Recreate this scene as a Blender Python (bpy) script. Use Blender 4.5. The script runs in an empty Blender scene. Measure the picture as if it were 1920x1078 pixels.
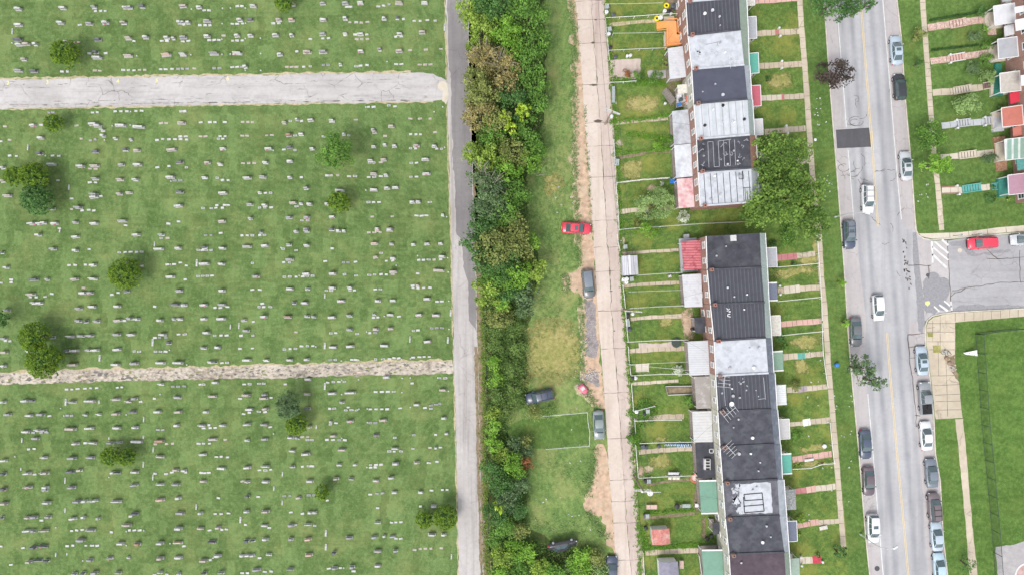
import bpy, math, random
import numpy as np
from mathutils import Vector, Matrix, noise as mnoise
R = math.radians
random.seed(7); rng = np.random.default_rng(11)
scene = bpy.context.scene
# ---------------------------------------------------------------- camera, sky, sun, exposure
CAM_H = 118.0; PPM = 11.5
cam_d = bpy.data.cameras.new("camera"); cam = bpy.data.objects.new("camera", cam_d)
scene.collection.objects.link(cam); scene.camera = cam
cam.location = (0, 0, CAM_H); cam_d.sensor_width = 36
cam_d.lens = 36*CAM_H/(1920/PPM); cam_d.clip_start = 1; cam_d.clip_end = 2000
SUN_EL, SUN_AZ = 58, 215
world = bpy.data.worlds.new("World"); scene.world = world; world.use_nodes = True
wn = world.node_tree.nodes; wl = world.node_tree.links; wn.clear()
sky = wn.new('ShaderNodeTexSky'); sky.sky_type = 'NISHITA'; sky.sun_disc = False
sky.sun_elevation = R(SUN_EL); sky.sun_rotation = R(SUN_AZ); sky.air_density = 1.0; sky.dust_density = 3.0
hs = wn.new('ShaderNodeHueSaturation'); hs.inputs['Saturation'].default_value = 0.28
bg = wn.new('ShaderNodeBackground'); bg.inputs['Strength'].default_value = 0.14
wo = wn.new('ShaderNodeOutputWorld')
wl.new(sky.outputs[0], hs.inputs['Color']); wl.new(hs.outputs[0], bg.inputs['Color']); wl.new(bg.outputs[0], wo.inputs['Surface'])
sd = bpy.data.lights.new("sun", 'SUN'); sd.energy = 0.95; sd.angle = R(20); sd.color = (1, .96, .9)
sun = bpy.data.objects.new("sun", sd); scene.collection.objects.link(sun)
sx, sy = math.sin(R(SUN_AZ)), math.cos(R(SUN_AZ))
sun.rotation_euler = Vector((-sx*math.cos(R(SUN_EL)), -sy*math.cos(R(SUN_EL)), -math.sin(R(SUN_EL)))).to_track_quat('-Z', 'Y').to_euler()
scene.view_settings.view_transform = 'Standard'; scene.view_settings.look = 'None'
scene.view_settings.gamma = 1.0; scene.view_settings.exposure = 0.76

# ---------------------------------------------------------------- helpers
def W(px, py, z=0.0):
    k = (CAM_H - z)/CAM_H/PPM
    return ((px-960)*k, (539-py)*k, z)
def link(o, parent=None):
    scene.collection.objects.link(o)
    if parent: o.parent = parent
    return o
def tag(o, label=None, cat=None, group=None, kind=None):
    if label: o['label'] = label
    if cat: o['category'] = cat
    if group: o['group'] = group
    if kind: o['kind'] = kind
    return o
def empty(name, loc, rz=0, **k):
    o = bpy.data.objects.new(name, None); o.empty_display_size = .3; o.location = loc; o.rotation_euler = (0, 0, rz)
    link(o); return tag(o, **k)
class MB:
    def __init__(s): s.v = []; s.f = []; s.m = []
    def add(s, vs, fs, mi=0):
        n = len(s.v); s.v += [tuple(x) for x in vs]; s.f += [tuple(n+i for i in f) for f in fs]; s.m += [mi]*len(fs); return s
    def box(s, c, d, rz=0, mi=0, taper=1.0, rot=None):
        hx, hy, hz = d[0]/2, d[1]/2, d[2]/2; vs = []
        for z, t in ((-hz, 1), (hz, taper)):
            for x, y in ((-hx, -hy), (hx, -hy), (hx, hy), (-hx, hy)): vs.append(Vector((x*t, y*t, z)))
        M = rot if rot is not None else Matrix.Rotation(rz, 3, 'Z')
        vs = [M @ v + Vector(c) for v in vs]
        return s.add(vs, [(0,3,2,1),(4,5,6,7),(0,1,5,4),(1,2,6,5),(2,3,7,6),(3,0,4,7)], mi)
    def beam(s, a, b, w, h=None, mi=0):
        a = Vector(a); b = Vector(b); d = b-a; L = d.length
        if L < 1e-5: return s
        h = h or w
        x = d/L; up = Vector((0,0,1)) if abs(x.z) < .9 else Vector((0,1,0))
        y = up.cross(x).normalized(); z = x.cross(y)
        M = Matrix((x, y, z)).transposed()
        return s.box((a+b)/2, (L, w, h), mi=mi, rot=M)
    def tube(s, pts, rads, n=6, mi=0, cap=True):
        pts = [Vector(p) for p in pts]; rings = []
        if not hasattr(rads, '__len__'): rads = [rads]*len(pts)
        base = len(s.v); fs = []
        for i, p in enumerate(pts):
            d = (pts[min(i+1, len(pts)-1)] - pts[max(i-1, 0)]).normalized()
            up = Vector((0,0,1)) if abs(d.z) < .9 else Vector((1,0,0))
            a = up.cross(d).normalized(); b = d.cross(a)
            for k in range(n):
                t = 2*math.pi*k/n; s.v.append(tuple(p + (a*math.cos(t)+b*math.sin(t))*rads[i]))
        for i in range(len(pts)-1):
            for k in range(n):
                fs.append((base+i*n+k, base+i*n+(k+1)%n, base+(i+1)*n+(k+1)%n, base+(i+1)*n+k))
        if cap:
            fs.append(tuple(base+k for k in reversed(range(n)))); fs.append(tuple(base+(len(pts)-1)*n+k for k in range(n)))
        s.f += fs; s.m += [mi]*len(fs); return s
    def prism(s, poly, z0, z1, mi=0):
        n = len(poly)
        a = sum(poly[i][0]*poly[(i+1)%n][1]-poly[(i+1)%n][0]*poly[i][1] for i in range(n))
        if a < 0: poly = list(reversed(poly))
        zf0 = z0 if callable(z0) else (lambda i: z0); zf1 = z1 if callable(z1) else (lambda i: z1)
        vs = [(p[0], p[1], zf0(i)) for i, p in enumerate(poly)] + [(p[0], p[1], zf1(i)) for i, p in enumerate(poly)]
        fs = [tuple(reversed(range(n))), tuple(range(n, 2*n))] + [(i, (i+1)%n, n+(i+1)%n, n+i) for i in range(n)]
        return s.add(vs, fs, mi)
    def lathe(s, prof, c=(0,0,0), n=12, mi=0):
        base = len(s.v)
        for r, z in prof:
            for k in range(n):
                t = 2*math.pi*k/n; s.v.append((c[0]+r*math.cos(t), c[1]+r*math.sin(t), c[2]+z))
        fs = []
        for i in range(len(prof)-1):
            for k in range(n): fs.append((base+i*n+k, base+i*n+(k+1)%n, base+(i+1)*n+(k+1)%n, base+(i+1)*n+k))
        fs.append(tuple(base+k for k in reversed(range(n)))); fs.append(tuple(base+(len(prof)-1)*n+k for k in range(n)))
        s.f += fs; s.m += [mi]*len(fs); return s
    def build(s, name, mats, parent=None, smooth=False, loc=None):
        me = bpy.data.meshes.new(name); me.from_pydata(s.v, [], s.f)
        for m in (mats if isinstance(mats, (list, tuple)) else [mats]): me.materials.append(m)
        if any(s.m): me.polygons.foreach_set('material_index', s.m)
        if smooth: me.polygons.foreach_set('use_smooth', [True]*len(s.f))
        me.update(); o = bpy.data.objects.new(name, me)
        if loc: o.location = loc
        return link(o, parent)
def npmesh(name, verts, faces4, mat, parent=None, smooth=False):
    me = bpy.data.meshes.new(name); nv = len(verts); nf = len(faces4)
    me.vertices.add(nv); me.vertices.foreach_set('co', np.asarray(verts, dtype=np.float32).ravel())
    me.loops.add(nf*4); me.loops.foreach_set('vertex_index', np.asarray(faces4, dtype=np.int32).ravel())
    me.polygons.add(nf); me.polygons.foreach_set('loop_start', np.arange(0, nf*4, 4, dtype=np.int32))
    me.update(calc_edges=True); me.materials.append(mat)
    o = bpy.data.objects.new(name, me); return link(o, parent)
def copy_tree(o, parent=None):
    c = o.copy(); scene.collection.objects.link(c); c.parent = parent
    for ch in [x for x in scene.collection.objects if x.parent == o]:
        copy_tree(ch, c)
    return c
def nth(n):
    W_ = ['zeroth','first','second','third','fourth','fifth','sixth','seventh','eighth','ninth','tenth','eleventh','twelfth']
    if n < len(W_): return W_[n]
    return f"{n}{'th' if 10 <= n%100 <= 20 else {1:'st',2:'nd',3:'rd'}.get(n%10,'th')}"

# ---------------------------------------------------------------- materials
MATS = {}
class NT:
    def __init__(s, name, rough=.85, spec=.25, metal=0):
        s.m = bpy.data.materials.new(name); s.m.use_nodes = True; s.t = s.m.node_tree; s.n = s.t.nodes; s.l = s.t.links
        s.b = s.n['Principled BSDF']; s.b.inputs['Roughness'].default_value = rough
        s.b.inputs['Specular IOR Level'].default_value = spec; s.b.inputs['Metallic'].default_value = metal
        s.tc = s.n.new('ShaderNodeTexCoord'); s.co = s.tc.outputs['Object']
    def mapping(s, scale=(1,1,1), rz=0, loc=(0,0,0)):
        m = s.n.new('ShaderNodeMapping'); m.inputs['Scale'].default_value = scale; m.inputs['Rotation'].default_value = (0,0,rz); m.inputs['Location'].default_value = loc
        s.l.new(s.co, m.inputs['Vector']); return m.outputs[0]
    def noise(s, scale, detail=4, vec=None, rough=.55, dist=0):
        x = s.n.new('ShaderNodeTexNoise'); x.inputs['Scale'].default_value = scale; x.inputs['Detail'].default_value = detail
        x.inputs['Roughness'].default_value = rough; x.inputs['Distortion'].default_value = dist
        s.l.new(vec or s.co, x.inputs['Vector']); return x.outputs['Fac']
    def ramp(s, fac, p0, p1, inv=False):
        x = s.n.new('ShaderNodeMapRange'); x.clamp = True
        for k, v in zip(('From Min','From Max','To Min','To Max'), (p0, p1, 1 if inv else 0, 0 if inv else 1)): x.inputs[k].default_value = v
        s.l.new(fac, x.inputs['Value']); return x.outputs[0]
    def mul(s, a, b, op='MULTIPLY'):
        x = s.n.new('ShaderNodeMath'); x.operation = op
        for i, v in enumerate((a, b)):
            if isinstance(v, (int, float)): x.inputs[i].default_value = v
            else: s.l.new(v, x.inputs[i])
        return x.outputs[0]
    def mix(s, fac, a, b, mode='MIX'):
        x = s.n.new('ShaderNodeMix'); x.data_type = 'RGBA'; x.blend_type = mode
        if isinstance(fac, (int, float)): x.inputs['Factor'].default_value = fac
        else: s.l.new(fac, x.inputs['Factor'])
        for nm, v in (('A', a), ('B', b)):
            i = [q for q in x.inputs if q.name == nm and q.type == 'RGBA'][0]
            if isinstance(v, (tuple, list)): i.default_value = (*v[:3], 1)
            else: s.l.new(v, i)
        return [q for q in x.outputs if q.type == 'RGBA'][0]
    def out(s, col, bump=None, bs=.3, bd=.05):
        if isinstance(col, (tuple, list)): s.b.inputs['Base Color'].default_value = (*col[:3], 1)
        else: s.l.new(col, s.b.inputs['Base Color'])
        if bump is not None:
            x = s.n.new('ShaderNodeBump'); x.inputs['Strength'].default_value = bs; x.inputs['Distance'].default_value = bd
            s.l.new(bump, x.inputs['Height']); s.l.new(x.outputs[0], s.b.inputs['Normal'])
        return s.m
def simple(name, col, rough=.8, spec=.25, var=.18, scale=3.0, metal=0, stain=None, ss=.6):
    """base colour with fine variation and optional second colour in blotches"""
    k = NT(name, rough, spec, metal)
    d = tuple(c*(1-var) for c in col); l = tuple(min(1, c*(1+var)) for c in col)
    c = k.mix(k.ramp(k.noise(scale, 6), .3, .7), d, l)
    if stain: c = k.mix(k.mul(k.ramp(k.noise(ss, 7, rough=.65), .48, .66), .8), c, stain)
    return k.out(c, k.noise(scale*4, 3), .2, .02)
def paint(name, col, rough=.35, coat=.5, var=.04):
    k = NT(name, rough, .5); k.b.inputs['Coat Weight'].default_value = coat; k.b.inputs['Coat Roughness'].default_value = .12
    d = tuple(c*(1-var*2) for c in col)
    return k.out(k.mix(k.ramp(k.noise(2.2, 5), .35, .7), d, col))
def grass(name, a, b, yel=(.16,.19,.045), ya=.35, big=.045, stripes=True, ylo=.52, yhi=.72, plots=0):
    k = NT(name, .95, .08)
    n1 = k.noise(big, 5, rough=.6); n2 = k.noise(.42, 8, rough=.72); n3 = k.noise(1.7, 7, rough=.75); n4 = k.noise(6.5, 4, rough=.8)
    lo = tuple(x*.62 for x in a); hi = tuple(min(.6, x*1.42) for x in b)
    c = k.mix(k.ramp(n2, .40, .60), a, b)
    c = k.mix(k.mul(k.ramp(n1, .42, .62), .40), c, tuple(x*.78 for x in a))
    c = k.mix(k.mul(k.ramp(n3, .50, .66), .60), c, hi)
    c = k.mix(k.mul(k.ramp(n3, .50, .36), .55), c, lo)
    c = k.mix(k.mul(k.ramp(n4, .52, .70), .50), c, lo)
    c = k.mix(k.mul(k.ramp(n4, .48, .34), .40), c, hi)
    yn = k.mul(k.ramp(k.noise(.16, 8, rough=.75), ylo, yhi), ya)
    c = k.mix(yn, c, yel)
    if stripes:
        v = k.mapping((.035, .6, 1), rz=R(1)); c = k.mix(k.mul(k.ramp(k.noise(1, 5, vec=v, rough=.65), .52, .68), .35), c, lo)
    if plots:   # old burial plots: turf of slightly different age, in rows
        br = k.n.new('ShaderNodeTexBrick'); br.inputs['Scale'].default_value = .44; br.inputs['Mortar Size'].default_value = .0; br.inputs['Brick Width'].default_value = .55; br.inputs['Row Height'].default_value = 1.0
        br.inputs['Color1'].default_value = (0,0,0,1); br.inputs['Color2'].default_value = (1,1,1,1); br.offset = .3
        wv = k.n.new('ShaderNodeTexNoise'); wv.inputs['Scale'].default_value = .9; wv.inputs['Detail'].default_value = 5; k.l.new(k.co, wv.inputs['Vector'])
        va = k.n.new('ShaderNodeVectorMath'); va.operation = 'MULTIPLY_ADD'; va.inputs[1].default_value = (1.3,1.3,0); k.l.new(wv.outputs['Color'], va.inputs[0]); k.l.new(k.mapping(rz=R(-1)), va.inputs[2]); k.l.new(va.outputs[0], br.inputs['Vector'])
        bw = k.n.new('ShaderNodeRGBToBW'); k.l.new(br.outputs['Color'], bw.inputs[0])
        c = k.mix(k.mul(k.ramp(bw.outputs[0], .6, 1), plots), c, tuple(min(.6, x*1.35) for x in b)); c = k.mix(k.mul(k.ramp(bw.outputs[0], .35, 0), plots), c, tuple(x*.75 for x in a))
    return k.out(c, n4, .7, .06)
def leafmat(name, a, b, c3, rough=.6):
    k = NT(name, rough, .25)
    g = k.n.new('ShaderNodeNewGeometry'); rnd = g.outputs['Random Per Island']
    c = k.mix(rnd, a, b)
    at = k.n.new('ShaderNodeAttribute'); at.attribute_name = 'clump'
    c = k.mix(k.mul(k.ramp(at.outputs['Fac'], .45, 1.0), .75), c, tuple(min(.85, x*1.25) for x in b))
    c = k.mix(k.mul(k.ramp(at.outputs['Fac'], .45, .0), .6), c, tuple(x*.8 for x in a))
    c = k.mix(k.mul(k.ramp(k.noise(.55, 3), .45, .65), .35), c, c3)
    k.b.inputs['Subsurface Weight'].default_value = 0
    m = k.out(c)
    # thin leaves let some light through
    tr = k.n.new('ShaderNodeBsdfTranslucent'); k.l.new(c, tr.inputs['Color'])
    ms = k.n.new('ShaderNodeMixShader'); ms.inputs[0].default_value = .3
    o = k.n['Material Output']; k.l.new(k.b.outputs[0], ms.inputs[1]); k.l.new(tr.outputs[0], ms.inputs[2]); k.l.new(ms.outputs[0], o.inputs['Surface'])
    return m
def road_mat(name, base, dark, light, crack=.5, streak=(.05,.9), ss=1.0, rz=0, sa=.35):
    k = NT(name, .9, .2)
    n1 = k.noise(.12, 6, rough=.6); n2 = k.noise(1.6, 6, rough=.7); n3 = k.noise(14, 3)
    c = k.mix(k.ramp(n1, .38, .64), base, light)
    c = k.mix(k.mul(k.ramp(n2, .44, .7), .28), c, dark)
    v = k.mapping((streak[0], streak[1], 1), rz=rz)
    c = k.mix(k.mul(k.ramp(k.noise(ss, 6, vec=v, rough=.62), .5, .68), sa), c, dark)
    c = k.mix(k.mul(k.ramp(k.noise(ss, 5, vec=v, rough=.6), .46, .34), sa*.8), c, light)
    c = k.mix(k.mul(k.ramp(n3, .5, .75), .22), c, dark)
    if crack:
        vo = k.n.new('ShaderNodeTexVoronoi'); vo.feature = 'DISTANCE_TO_EDGE'; vo.inputs['Scale'].default_value = .28
        w = k.n.new('ShaderNodeTexNoise'); w.inputs['Scale'].default_value = .7; w.inputs['Detail'].default_value = 6
        k.l.new(k.co, w.inputs['Vector'])
        va = k.n.new('ShaderNodeVectorMath'); va.operation = 'MULTIPLY_ADD'; va.inputs[1].default_value = (1.6,1.6,0)
        k.l.new(w.outputs['Color'], va.inputs[0]); k.l.new(k.co, va.inputs[2]); k.l.new(va.outputs[0], vo.inputs['Vector'])
        cr = k.mul(k.ramp(vo.outputs['Distance'], .0, .018, inv=True), k.ramp(k.noise(.3, 3), .45, .6))
        c = k.mix(k.mul(cr, crack), c, tuple(x*.35 for x in dark))
    return k.out(c, n3, .3, .02)
def brick_mat(name, a, b, mortar, sc=1.0):
    k = NT(name, .9, .15)
    vm = k.n.new('ShaderNodeTexBrick'); vm.inputs['Scale'].default_value = 4.5*sc; vm.inputs['Mortar Size'].default_value = .03
    vm.inputs['Color1'].default_value = (*a, 1); vm.inputs['Color2'].default_value = (*b, 1); vm.inputs['Mortar'].default_value = (*mortar, 1)
    # bricks run along the wall: use (x+y, z)
    sp = k.n.new('ShaderNodeSeparateXYZ'); k.l.new(k.co, sp.inputs[0]); cb = k.n.new('ShaderNodeCombineXYZ')
    k.l.new(k.mul(sp.outputs[0], sp.outputs[1], 'ADD'), cb.inputs[0]); k.l.new(sp.outputs[2], cb.inputs[1]); k.l.new(cb.outputs[0], vm.inputs['Vector'])
    c = k.mix(k.mul(k.ramp(k.noise(.8, 6), .4, .7), .35), vm.outputs['Color'], tuple(x*.6 for x in a))
    return k.out(c, vm.outputs['Fac'], .2, .01)
def stripe_mat(name, a, b, scale, ax=0, rough=.5, thr=(.4,.6), stain=None, metal=0, ang=0.0):
    k = NT(name, rough, .4, metal)
    w = k.n.new('ShaderNodeTexWave'); w.wave_type = 'BANDS'; w.bands_direction = 'X' if ax == 0 else 'Y'
    w.inputs['Scale'].default_value = scale; w.inputs['Distortion'].default_value = .15
    k.l.new(k.mapping(rz=ang), w.inputs['Vector'])
    c = k.mix(k.ramp(w.outputs['Fac'], *thr), a, b)
    c = k.mix(k.mul(k.ramp(k.noise(1.1, 6, rough=.65), .45, .7), .45), c, tuple(x*.7 for x in a))
    if stain: c = k.mix(k.ramp(k.noise(.9, 8, rough=.7), .52, .62), c, stain)
    return k.out(c, w.outputs['Fac'], .5, .03)
def noise1(t): return sum(mnoise.noise(Vector((t*f, f*3.1, 1.7)))/f**.6*2.2 for f in (.55, 1.3, 2.9, 6.1))
def jag(pts, amp=.12, step=.6, z=0, closed=True):
    """pixel polygon -> world polygon with uneven edges"""
    w = [Vector(W(*p, 0)[:2]) for p in pts]; out = []; n = len(w)
    for i in range(n if closed else n-1):
        a, b = w[i], w[(i+1)%n]; d = b-a; L = d.length; k = max(1, int(L/step)); nn = Vector((-d.y, d.x))/max(L, 1e-6)
        for j in range(k):
            p = a + d*(j/k); q = amp*(noise1(p.x*.9+p.y*1.3)*.4 + random.uniform(-.5,.5)) if j else 0
            out.append(tuple(p + nn*q))
    if not closed: out.append(tuple(w[-1]))
    return out
def sheet(name, pts, z, mat, amp=.0, step=.6, label=None, kind='structure', thick=0, parent=None):
    poly = jag(pts, amp, step) if amp else [W(*p)[:2] for p in pts]
    m = MB()
    if thick: m.prism(poly, z-thick, z)
    else:
        n = len(poly); a = sum(poly[i][0]*poly[(i+1)%n][1]-poly[(i+1)%n][0]*poly[i][1] for i in range(n))
        if a < 0: poly = list(reversed(poly))
        m.add([(x, y, z) for x, y in poly], [tuple(range(n))])
    o = m.build(name, mat, parent)
    if not parent: tag(o, label, kind=kind)
    return o
def strip(name, line, w, z, mat, amp=0, kind='structure', label=None, thick=0, parent=None, mb=None, wob=0):
    """band of width w metres along a pixel polyline"""
    P = [Vector(W(*p)[:2]) for p in line]
    if amp or wob:
        Q = []
        for a, b in zip(P, P[1:]):
            L = (b-a).length; k = max(1, int(L/.7)); nn = Vector((-(b-a).y, (b-a).x))/max(L, 1e-6)
            for j in range(k):
                p = a+(b-a)*(j/k); Q.append(p + nn*(wob*noise1(p.x*.8+p.y)*.5 if j else 0))
        Q.append(P[-1]); P = Q
    L_, R_ = [], []
    for i, p in enumerate(P):
        d = (P[min(i+1, len(P)-1)]-P[max(i-1, 0)]).normalized(); n = Vector((-d.y, d.x)); h = w/2
        L_.append(p+n*(h+random.uniform(-amp, amp))); R_.append(p-n*(h+random.uniform(-amp, amp)))
    m = mb or MB()
    k = len(P); top = [(q.x, q.y, z) for q in L_] + [(q.x, q.y, z) for q in R_]
    fs = [(i, k+i, k+i+1, i+1) for i in range(k-1)]
    if thick:
        bot = [(x, y, z-thick) for x, y, _ in top]; N = 2*k
        fs2 = [(N+i, N+i+1, i+1, i) for i in range(k-1)] + [(k+i, k+i+1, N+k+i+1, N+k+i) for i in range(k-1)]
        fs2 += [(0, N, N+k, k), (k-1, 2*k-1, N+2*k-1, N+k-1)]
        m.add(top+bot, fs+fs2)
    else: m.add(top, fs)
    if mb: return mb
    o = m.build(name, mat, parent)
    if not parent: tag(o, label, kind=kind)
    return o
# ---------------------------------------------------------------- ground sheets
G_cem = grass('cemetery_grass', (.092,.158,.047), (.150,.222,.08), ya=.6, yel=(.26,.285,.11), ylo=.48, yhi=.7, plots=.35)
G_mead = grass('meadow_grass', (.112,.195,.058), (.20,.28,.09), yel=(.35,.34,.14), ya=.7, big=.09, stripes=False, ylo=.48, yhi=.68)
G_yard = grass('yard_grass', (.075,.142,.034), (.15,.225,.055), yel=(.30,.28,.07), ya=.65, big=.12, stripes=False, ylo=.48, yhi=.66)
G_verge = grass('verge_grass', (.08,.148,.036), (.125,.205,.056), ya=.4, yel=(.24,.25,.07), stripes=False)
G_field = grass('field_grass', (.078,.150,.034), (.12,.205,.05), ya=.4, yel=(.22,.25,.07))
G_dry = grass('dry_grass', (.27,.28,.09), (.38,.34,.14), yel=(.5,.40,.2), ya=.8, stripes=False)
G_under = simple('woodland_floor', (.06,.10,.03), .95, .05, .4, 1.5, stain=(.09,.07,.035))
M_lane = road_mat('pale_lane', (.43,.41,.405), (.24,.22,.2), (.54,.52,.515), .8, (.10,1.0), 1.3)
M_rubble = road_mat('rubble_lane', (.36,.31,.25), (.10,.09,.08), (.60,.54,.46), .6, (.9,1.2), 1.6, 0, .85)
M_asph_d = road_mat('dark_asphalt', (.215,.20,.205), (.15,.14,.145), (.28,.265,.265), .3, (.9,.04), 1.0, R(-2))
M_asph_l = road_mat('worn_asphalt', (.40,.375,.365), (.24,.215,.20), (.52,.495,.485), .3, (1.5,.05), 1.0, R(-2), .5)
M_road = road_mat('street_asphalt', (.39,.39,.405), (.285,.28,.295), (.47,.47,.485), .15, (.55,.015), 1.0, R(-4.6), .6)
M_gutter = road_mat('gutter_concrete', (.42,.39,.395), (.30,.275,.27), (.48,.455,.455), .35, (.9,.05), 1.0, R(-4.6))
M_side = road_mat('side_street', (.34,.335,.35), (.2,.195,.2), (.42,.415,.43), .35, (.05,.7), 1.0, R(-4))
M_patch = road_mat('fresh_patch', (.085,.085,.095), (.065,.065,.07), (.11,.11,.12), 0, (.9,.1))
M_alley = road_mat('alley_concrete', (.55,.46,.40), (.38,.30,.25), (.63,.55,.49), .2, (.8,.04), 1.0, R(-4))
M_alley2 = road_mat('alley_concrete_worn', (.49,.40,.36), (.33,.25,.22), (.57,.49,.44), .3, (.9,.05), 1.0, R(-4), .5)
M_walk = road_mat('walk_concrete', (.47,.41,.32), (.36,.29,.22), (.58,.51,.40), .5, (.5,.5))
M_walk2 = road_mat('pale_walk', (.56,.5,.41), (.4,.34,.27), (.62,.57,.48), .4, (.5,.5))
M_tan = road_mat('garden_path_concrete', (.47,.39,.29), (.33,.26,.19), (.56,.48,.38), .6, (.6,.6))
M_pinkp = road_mat('pink_path', (.56,.34,.29), (.42,.24,.2), (.63,.42,.37), .4, (.6,.6))
M_redp = road_mat('red_path', (.45,.16,.17), (.33,.11,.12), (.5,.22,.23), .3, (.6,.6))
M_dirt = simple('bare_dirt', (.50,.36,.26), .95, .05, .28, 1.3, stain=(.52,.43,.31), ss=.35)
M_dirt2 = simple('pale_dirt_edge', (.46,.39,.26), .95, .05, .25, 2.5, stain=(.22,.25,.10), ss=.8)
M_gravel = simple('grey_gravel', (.30,.27,.27), .95, .05, .35, 5, stain=(.17,.15,.15), ss=.9)
M_mud = simple('brown_verge', (.26,.20,.14), .95, .05, .3, 2.5, stain=(.12,.15,.05), ss=.7)
M_joint = simple('joint_line', (.12,.10,.085), .95, .05)
M_kerb = simple('kerb_concrete', (.58,.53,.47), .9, .1, .12, 2, stain=(.36,.32,.27))
M_white = simple('white_road_paint', (.66,.66,.65), .7, .2, .08, 6, stain=(.5,.5,.5), ss=1.5)
M_yel = simple('yellow_road_paint', (.72,.55,.26), .7, .2, .12, 4, stain=(.6,.5,.34), ss=1.2)
M_yel2 = simple('pale_yellow_paint', (.72,.66,.3), .7)

def soft(mat, name, fade=.5):
    """same material, thinning out in an uneven edge (worn spots in grass)"""
    m = mat.copy(); m.name = name; t = m.node_tree; n = t.nodes; l = t.links; out = n['Material Output']; src = out.inputs['Surface'].links[0].from_socket
    tc = n.new('ShaderNodeTexCoord'); mp = n.new('ShaderNodeVectorMath'); mp.operation = 'DISTANCE'; sep = n.new('ShaderNodeSeparateXYZ'); cb = n.new('ShaderNodeCombineXYZ')
    l.new(tc.outputs['Generated'], sep.inputs[0]); l.new(sep.outputs[0], cb.inputs[0]); l.new(sep.outputs[1], cb.inputs[1]); l.new(cb.outputs[0], mp.inputs[0]); mp.inputs[1].default_value = (.5,.5,0)
    nz = n.new('ShaderNodeTexNoise'); nz.inputs['Scale'].default_value = 1.1; nz.inputs['Detail'].default_value = 8; nz.inputs['Roughness'].default_value = .72; l.new(tc.outputs['Object'], nz.inputs['Vector'])
    ad = n.new('ShaderNodeMath'); ad.operation = 'MULTIPLY_ADD'; ad.inputs[1].default_value = 1.5; l.new(nz.outputs['Fac'], ad.inputs[0]); l.new(mp.outputs['Value'], ad.inputs[2])
    mr = n.new('ShaderNodeMapRange'); mr.inputs['From Min'].default_value = 1.0; mr.inputs['From Max'].default_value = 1.32; mr.inputs['To Min'].default_value = fade; mr.inputs['To Max'].default_value = 0; l.new(ad.outputs[0], mr.inputs['Value'])
    tr = n.new('ShaderNodeBsdfTransparent'); ms = n.new('ShaderNodeMixShader'); l.new(mr.outputs[0], ms.inputs[0]); l.new(tr.outputs[0], ms.inputs[1]); l.new(src, ms.inputs[2]); l.new(ms.outputs[0], out.inputs['Surface'])
    return m
G_drys = soft(G_dry, 'dry_grass_soft', .95); M_dirts = soft(M_dirt, 'bare_dirt_soft', .95); M_dirt2s = soft(M_dirt2, 'pale_dirt_soft', .95); M_muds = soft(M_mud, 'mud_soft', .9)
gm = MB(); gm.add([(-500,-500,-.02),(500,-500,-.02),(500,500,-.02),(-500,500,-.02)], [(0,1,2,3)])
tag(gm.build('ground', G_cem), kind='structure')
# cemetery lanes
sheet('cemetery_lane', [(-700,160),(-40,150),(0,149.5),(215,146),(430,142.5),(640,139),(770,137),(812,139),(828,146),(838,152),(838,182),(833,188),(812,190),(640,193),(430,196),(215,200.5),(0,204.5),(-40,205),(-700,215)], 0, M_lane, .12, .5)
strip('lane_edge', [(-300,206.5),(0,205.5),(215,201.5),(430,197),(640,194),(812,191)], .28, -.008, M_dirt2, .14)
strip('lane_edge', [(-300,149),(0,148),(215,145),(430,141.5),(640,138),(770,136)], .4, -.008, M_dirt2, .2)
sheet('cemetery_lane', [(-700,712),(0,700),(115,694),(215,692),(430,688),(640,681),(848,676),(851,688),(851,700),(640,705),(430,710),(215,714),(0,720.5),(-700,735)], 0, M_rubble, .2, .4)
strip('lane_edge', [(-300,705),(0,699),(215,692),(430,687.5),(640,681),(848,675.5)], .5, -.008, M_dirt2, .25)
# long dark worn streaks and weedy cracks in the two cemetery lanes
sm = MB(); g1 = random.Random(12)
for k in range(150):
    x = g1.uniform(0,830); t = g1.choice([.2,.3,.78,.86,.9,.94,g1.random()]); y0 = 149.5-.0115*x*1.25; y1 = 204.5-.0155*x*1.15; y = y0+(y1-y0)*t; L = g1.uniform(3,22); h = g1.uniform(.3,1.3)
    n = max(4,int(L/1.6)); top = [(x+L*i/n, y-h*g1.uniform(.1,1)*math.sin(math.pi*(i+.4)/(n+.8))) for i in range(n+1)]; bot = [(x+L*i/n, y+h*g1.uniform(.1,1)*math.sin(math.pi*(i+.4)/(n+.8))) for i in range(n,-1,-1)]
    sm.add([(*W(*p)[:2], .006) for p in reversed(top+bot)], [tuple(range(2*n+2))])
for a,b in (((0,196),(830,186)),):
    for k in range(60):
        x = g1.uniform(0,800); y = 197.5-.0127*x*.9; strip('', [(x,y),(x+g1.uniform(4,14),y+g1.uniform(-.6,.4))], .09, .008, None, .04, mb=sm)
tag(sm.build('lane_streaks', simple('worn_streak', (.25,.235,.225), .95, .05, .3, 3)), kind='structure')
sm = MB()
for k in range(420):
    x = g1.uniform(-5,846); y = 700-.0275*x*1+ (20-.0*x)*g1.random(); y = 701-.0285*x + g1.uniform(1,19); r = g1.uniform(.5,3.2)*(1.2 if x < 260 else .8); n = 9
    sm.add([(*W(x+r*1.8*g1.uniform(.4,1.2)*math.cos(2*math.pi*i/n), y+r*.8*g1.uniform(.4,1.2)*math.sin(2*math.pi*i/n))[:2], .005+.00001*k) for i in range(n)], [tuple(range(n))], g1.choice([0,0,1,1,2]))
tag(sm.build('lane_rubble_patches', [simple('dark_gravel_patch', (.17,.16,.155), .95, .05, .4, 4), simple('pale_gravel_patch', (.55,.48,.40), .95, .05, .25, 4), simple('weedy_patch', (.20,.22,.09), .95, .05, .4, 4)]), kind='structure')
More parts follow.
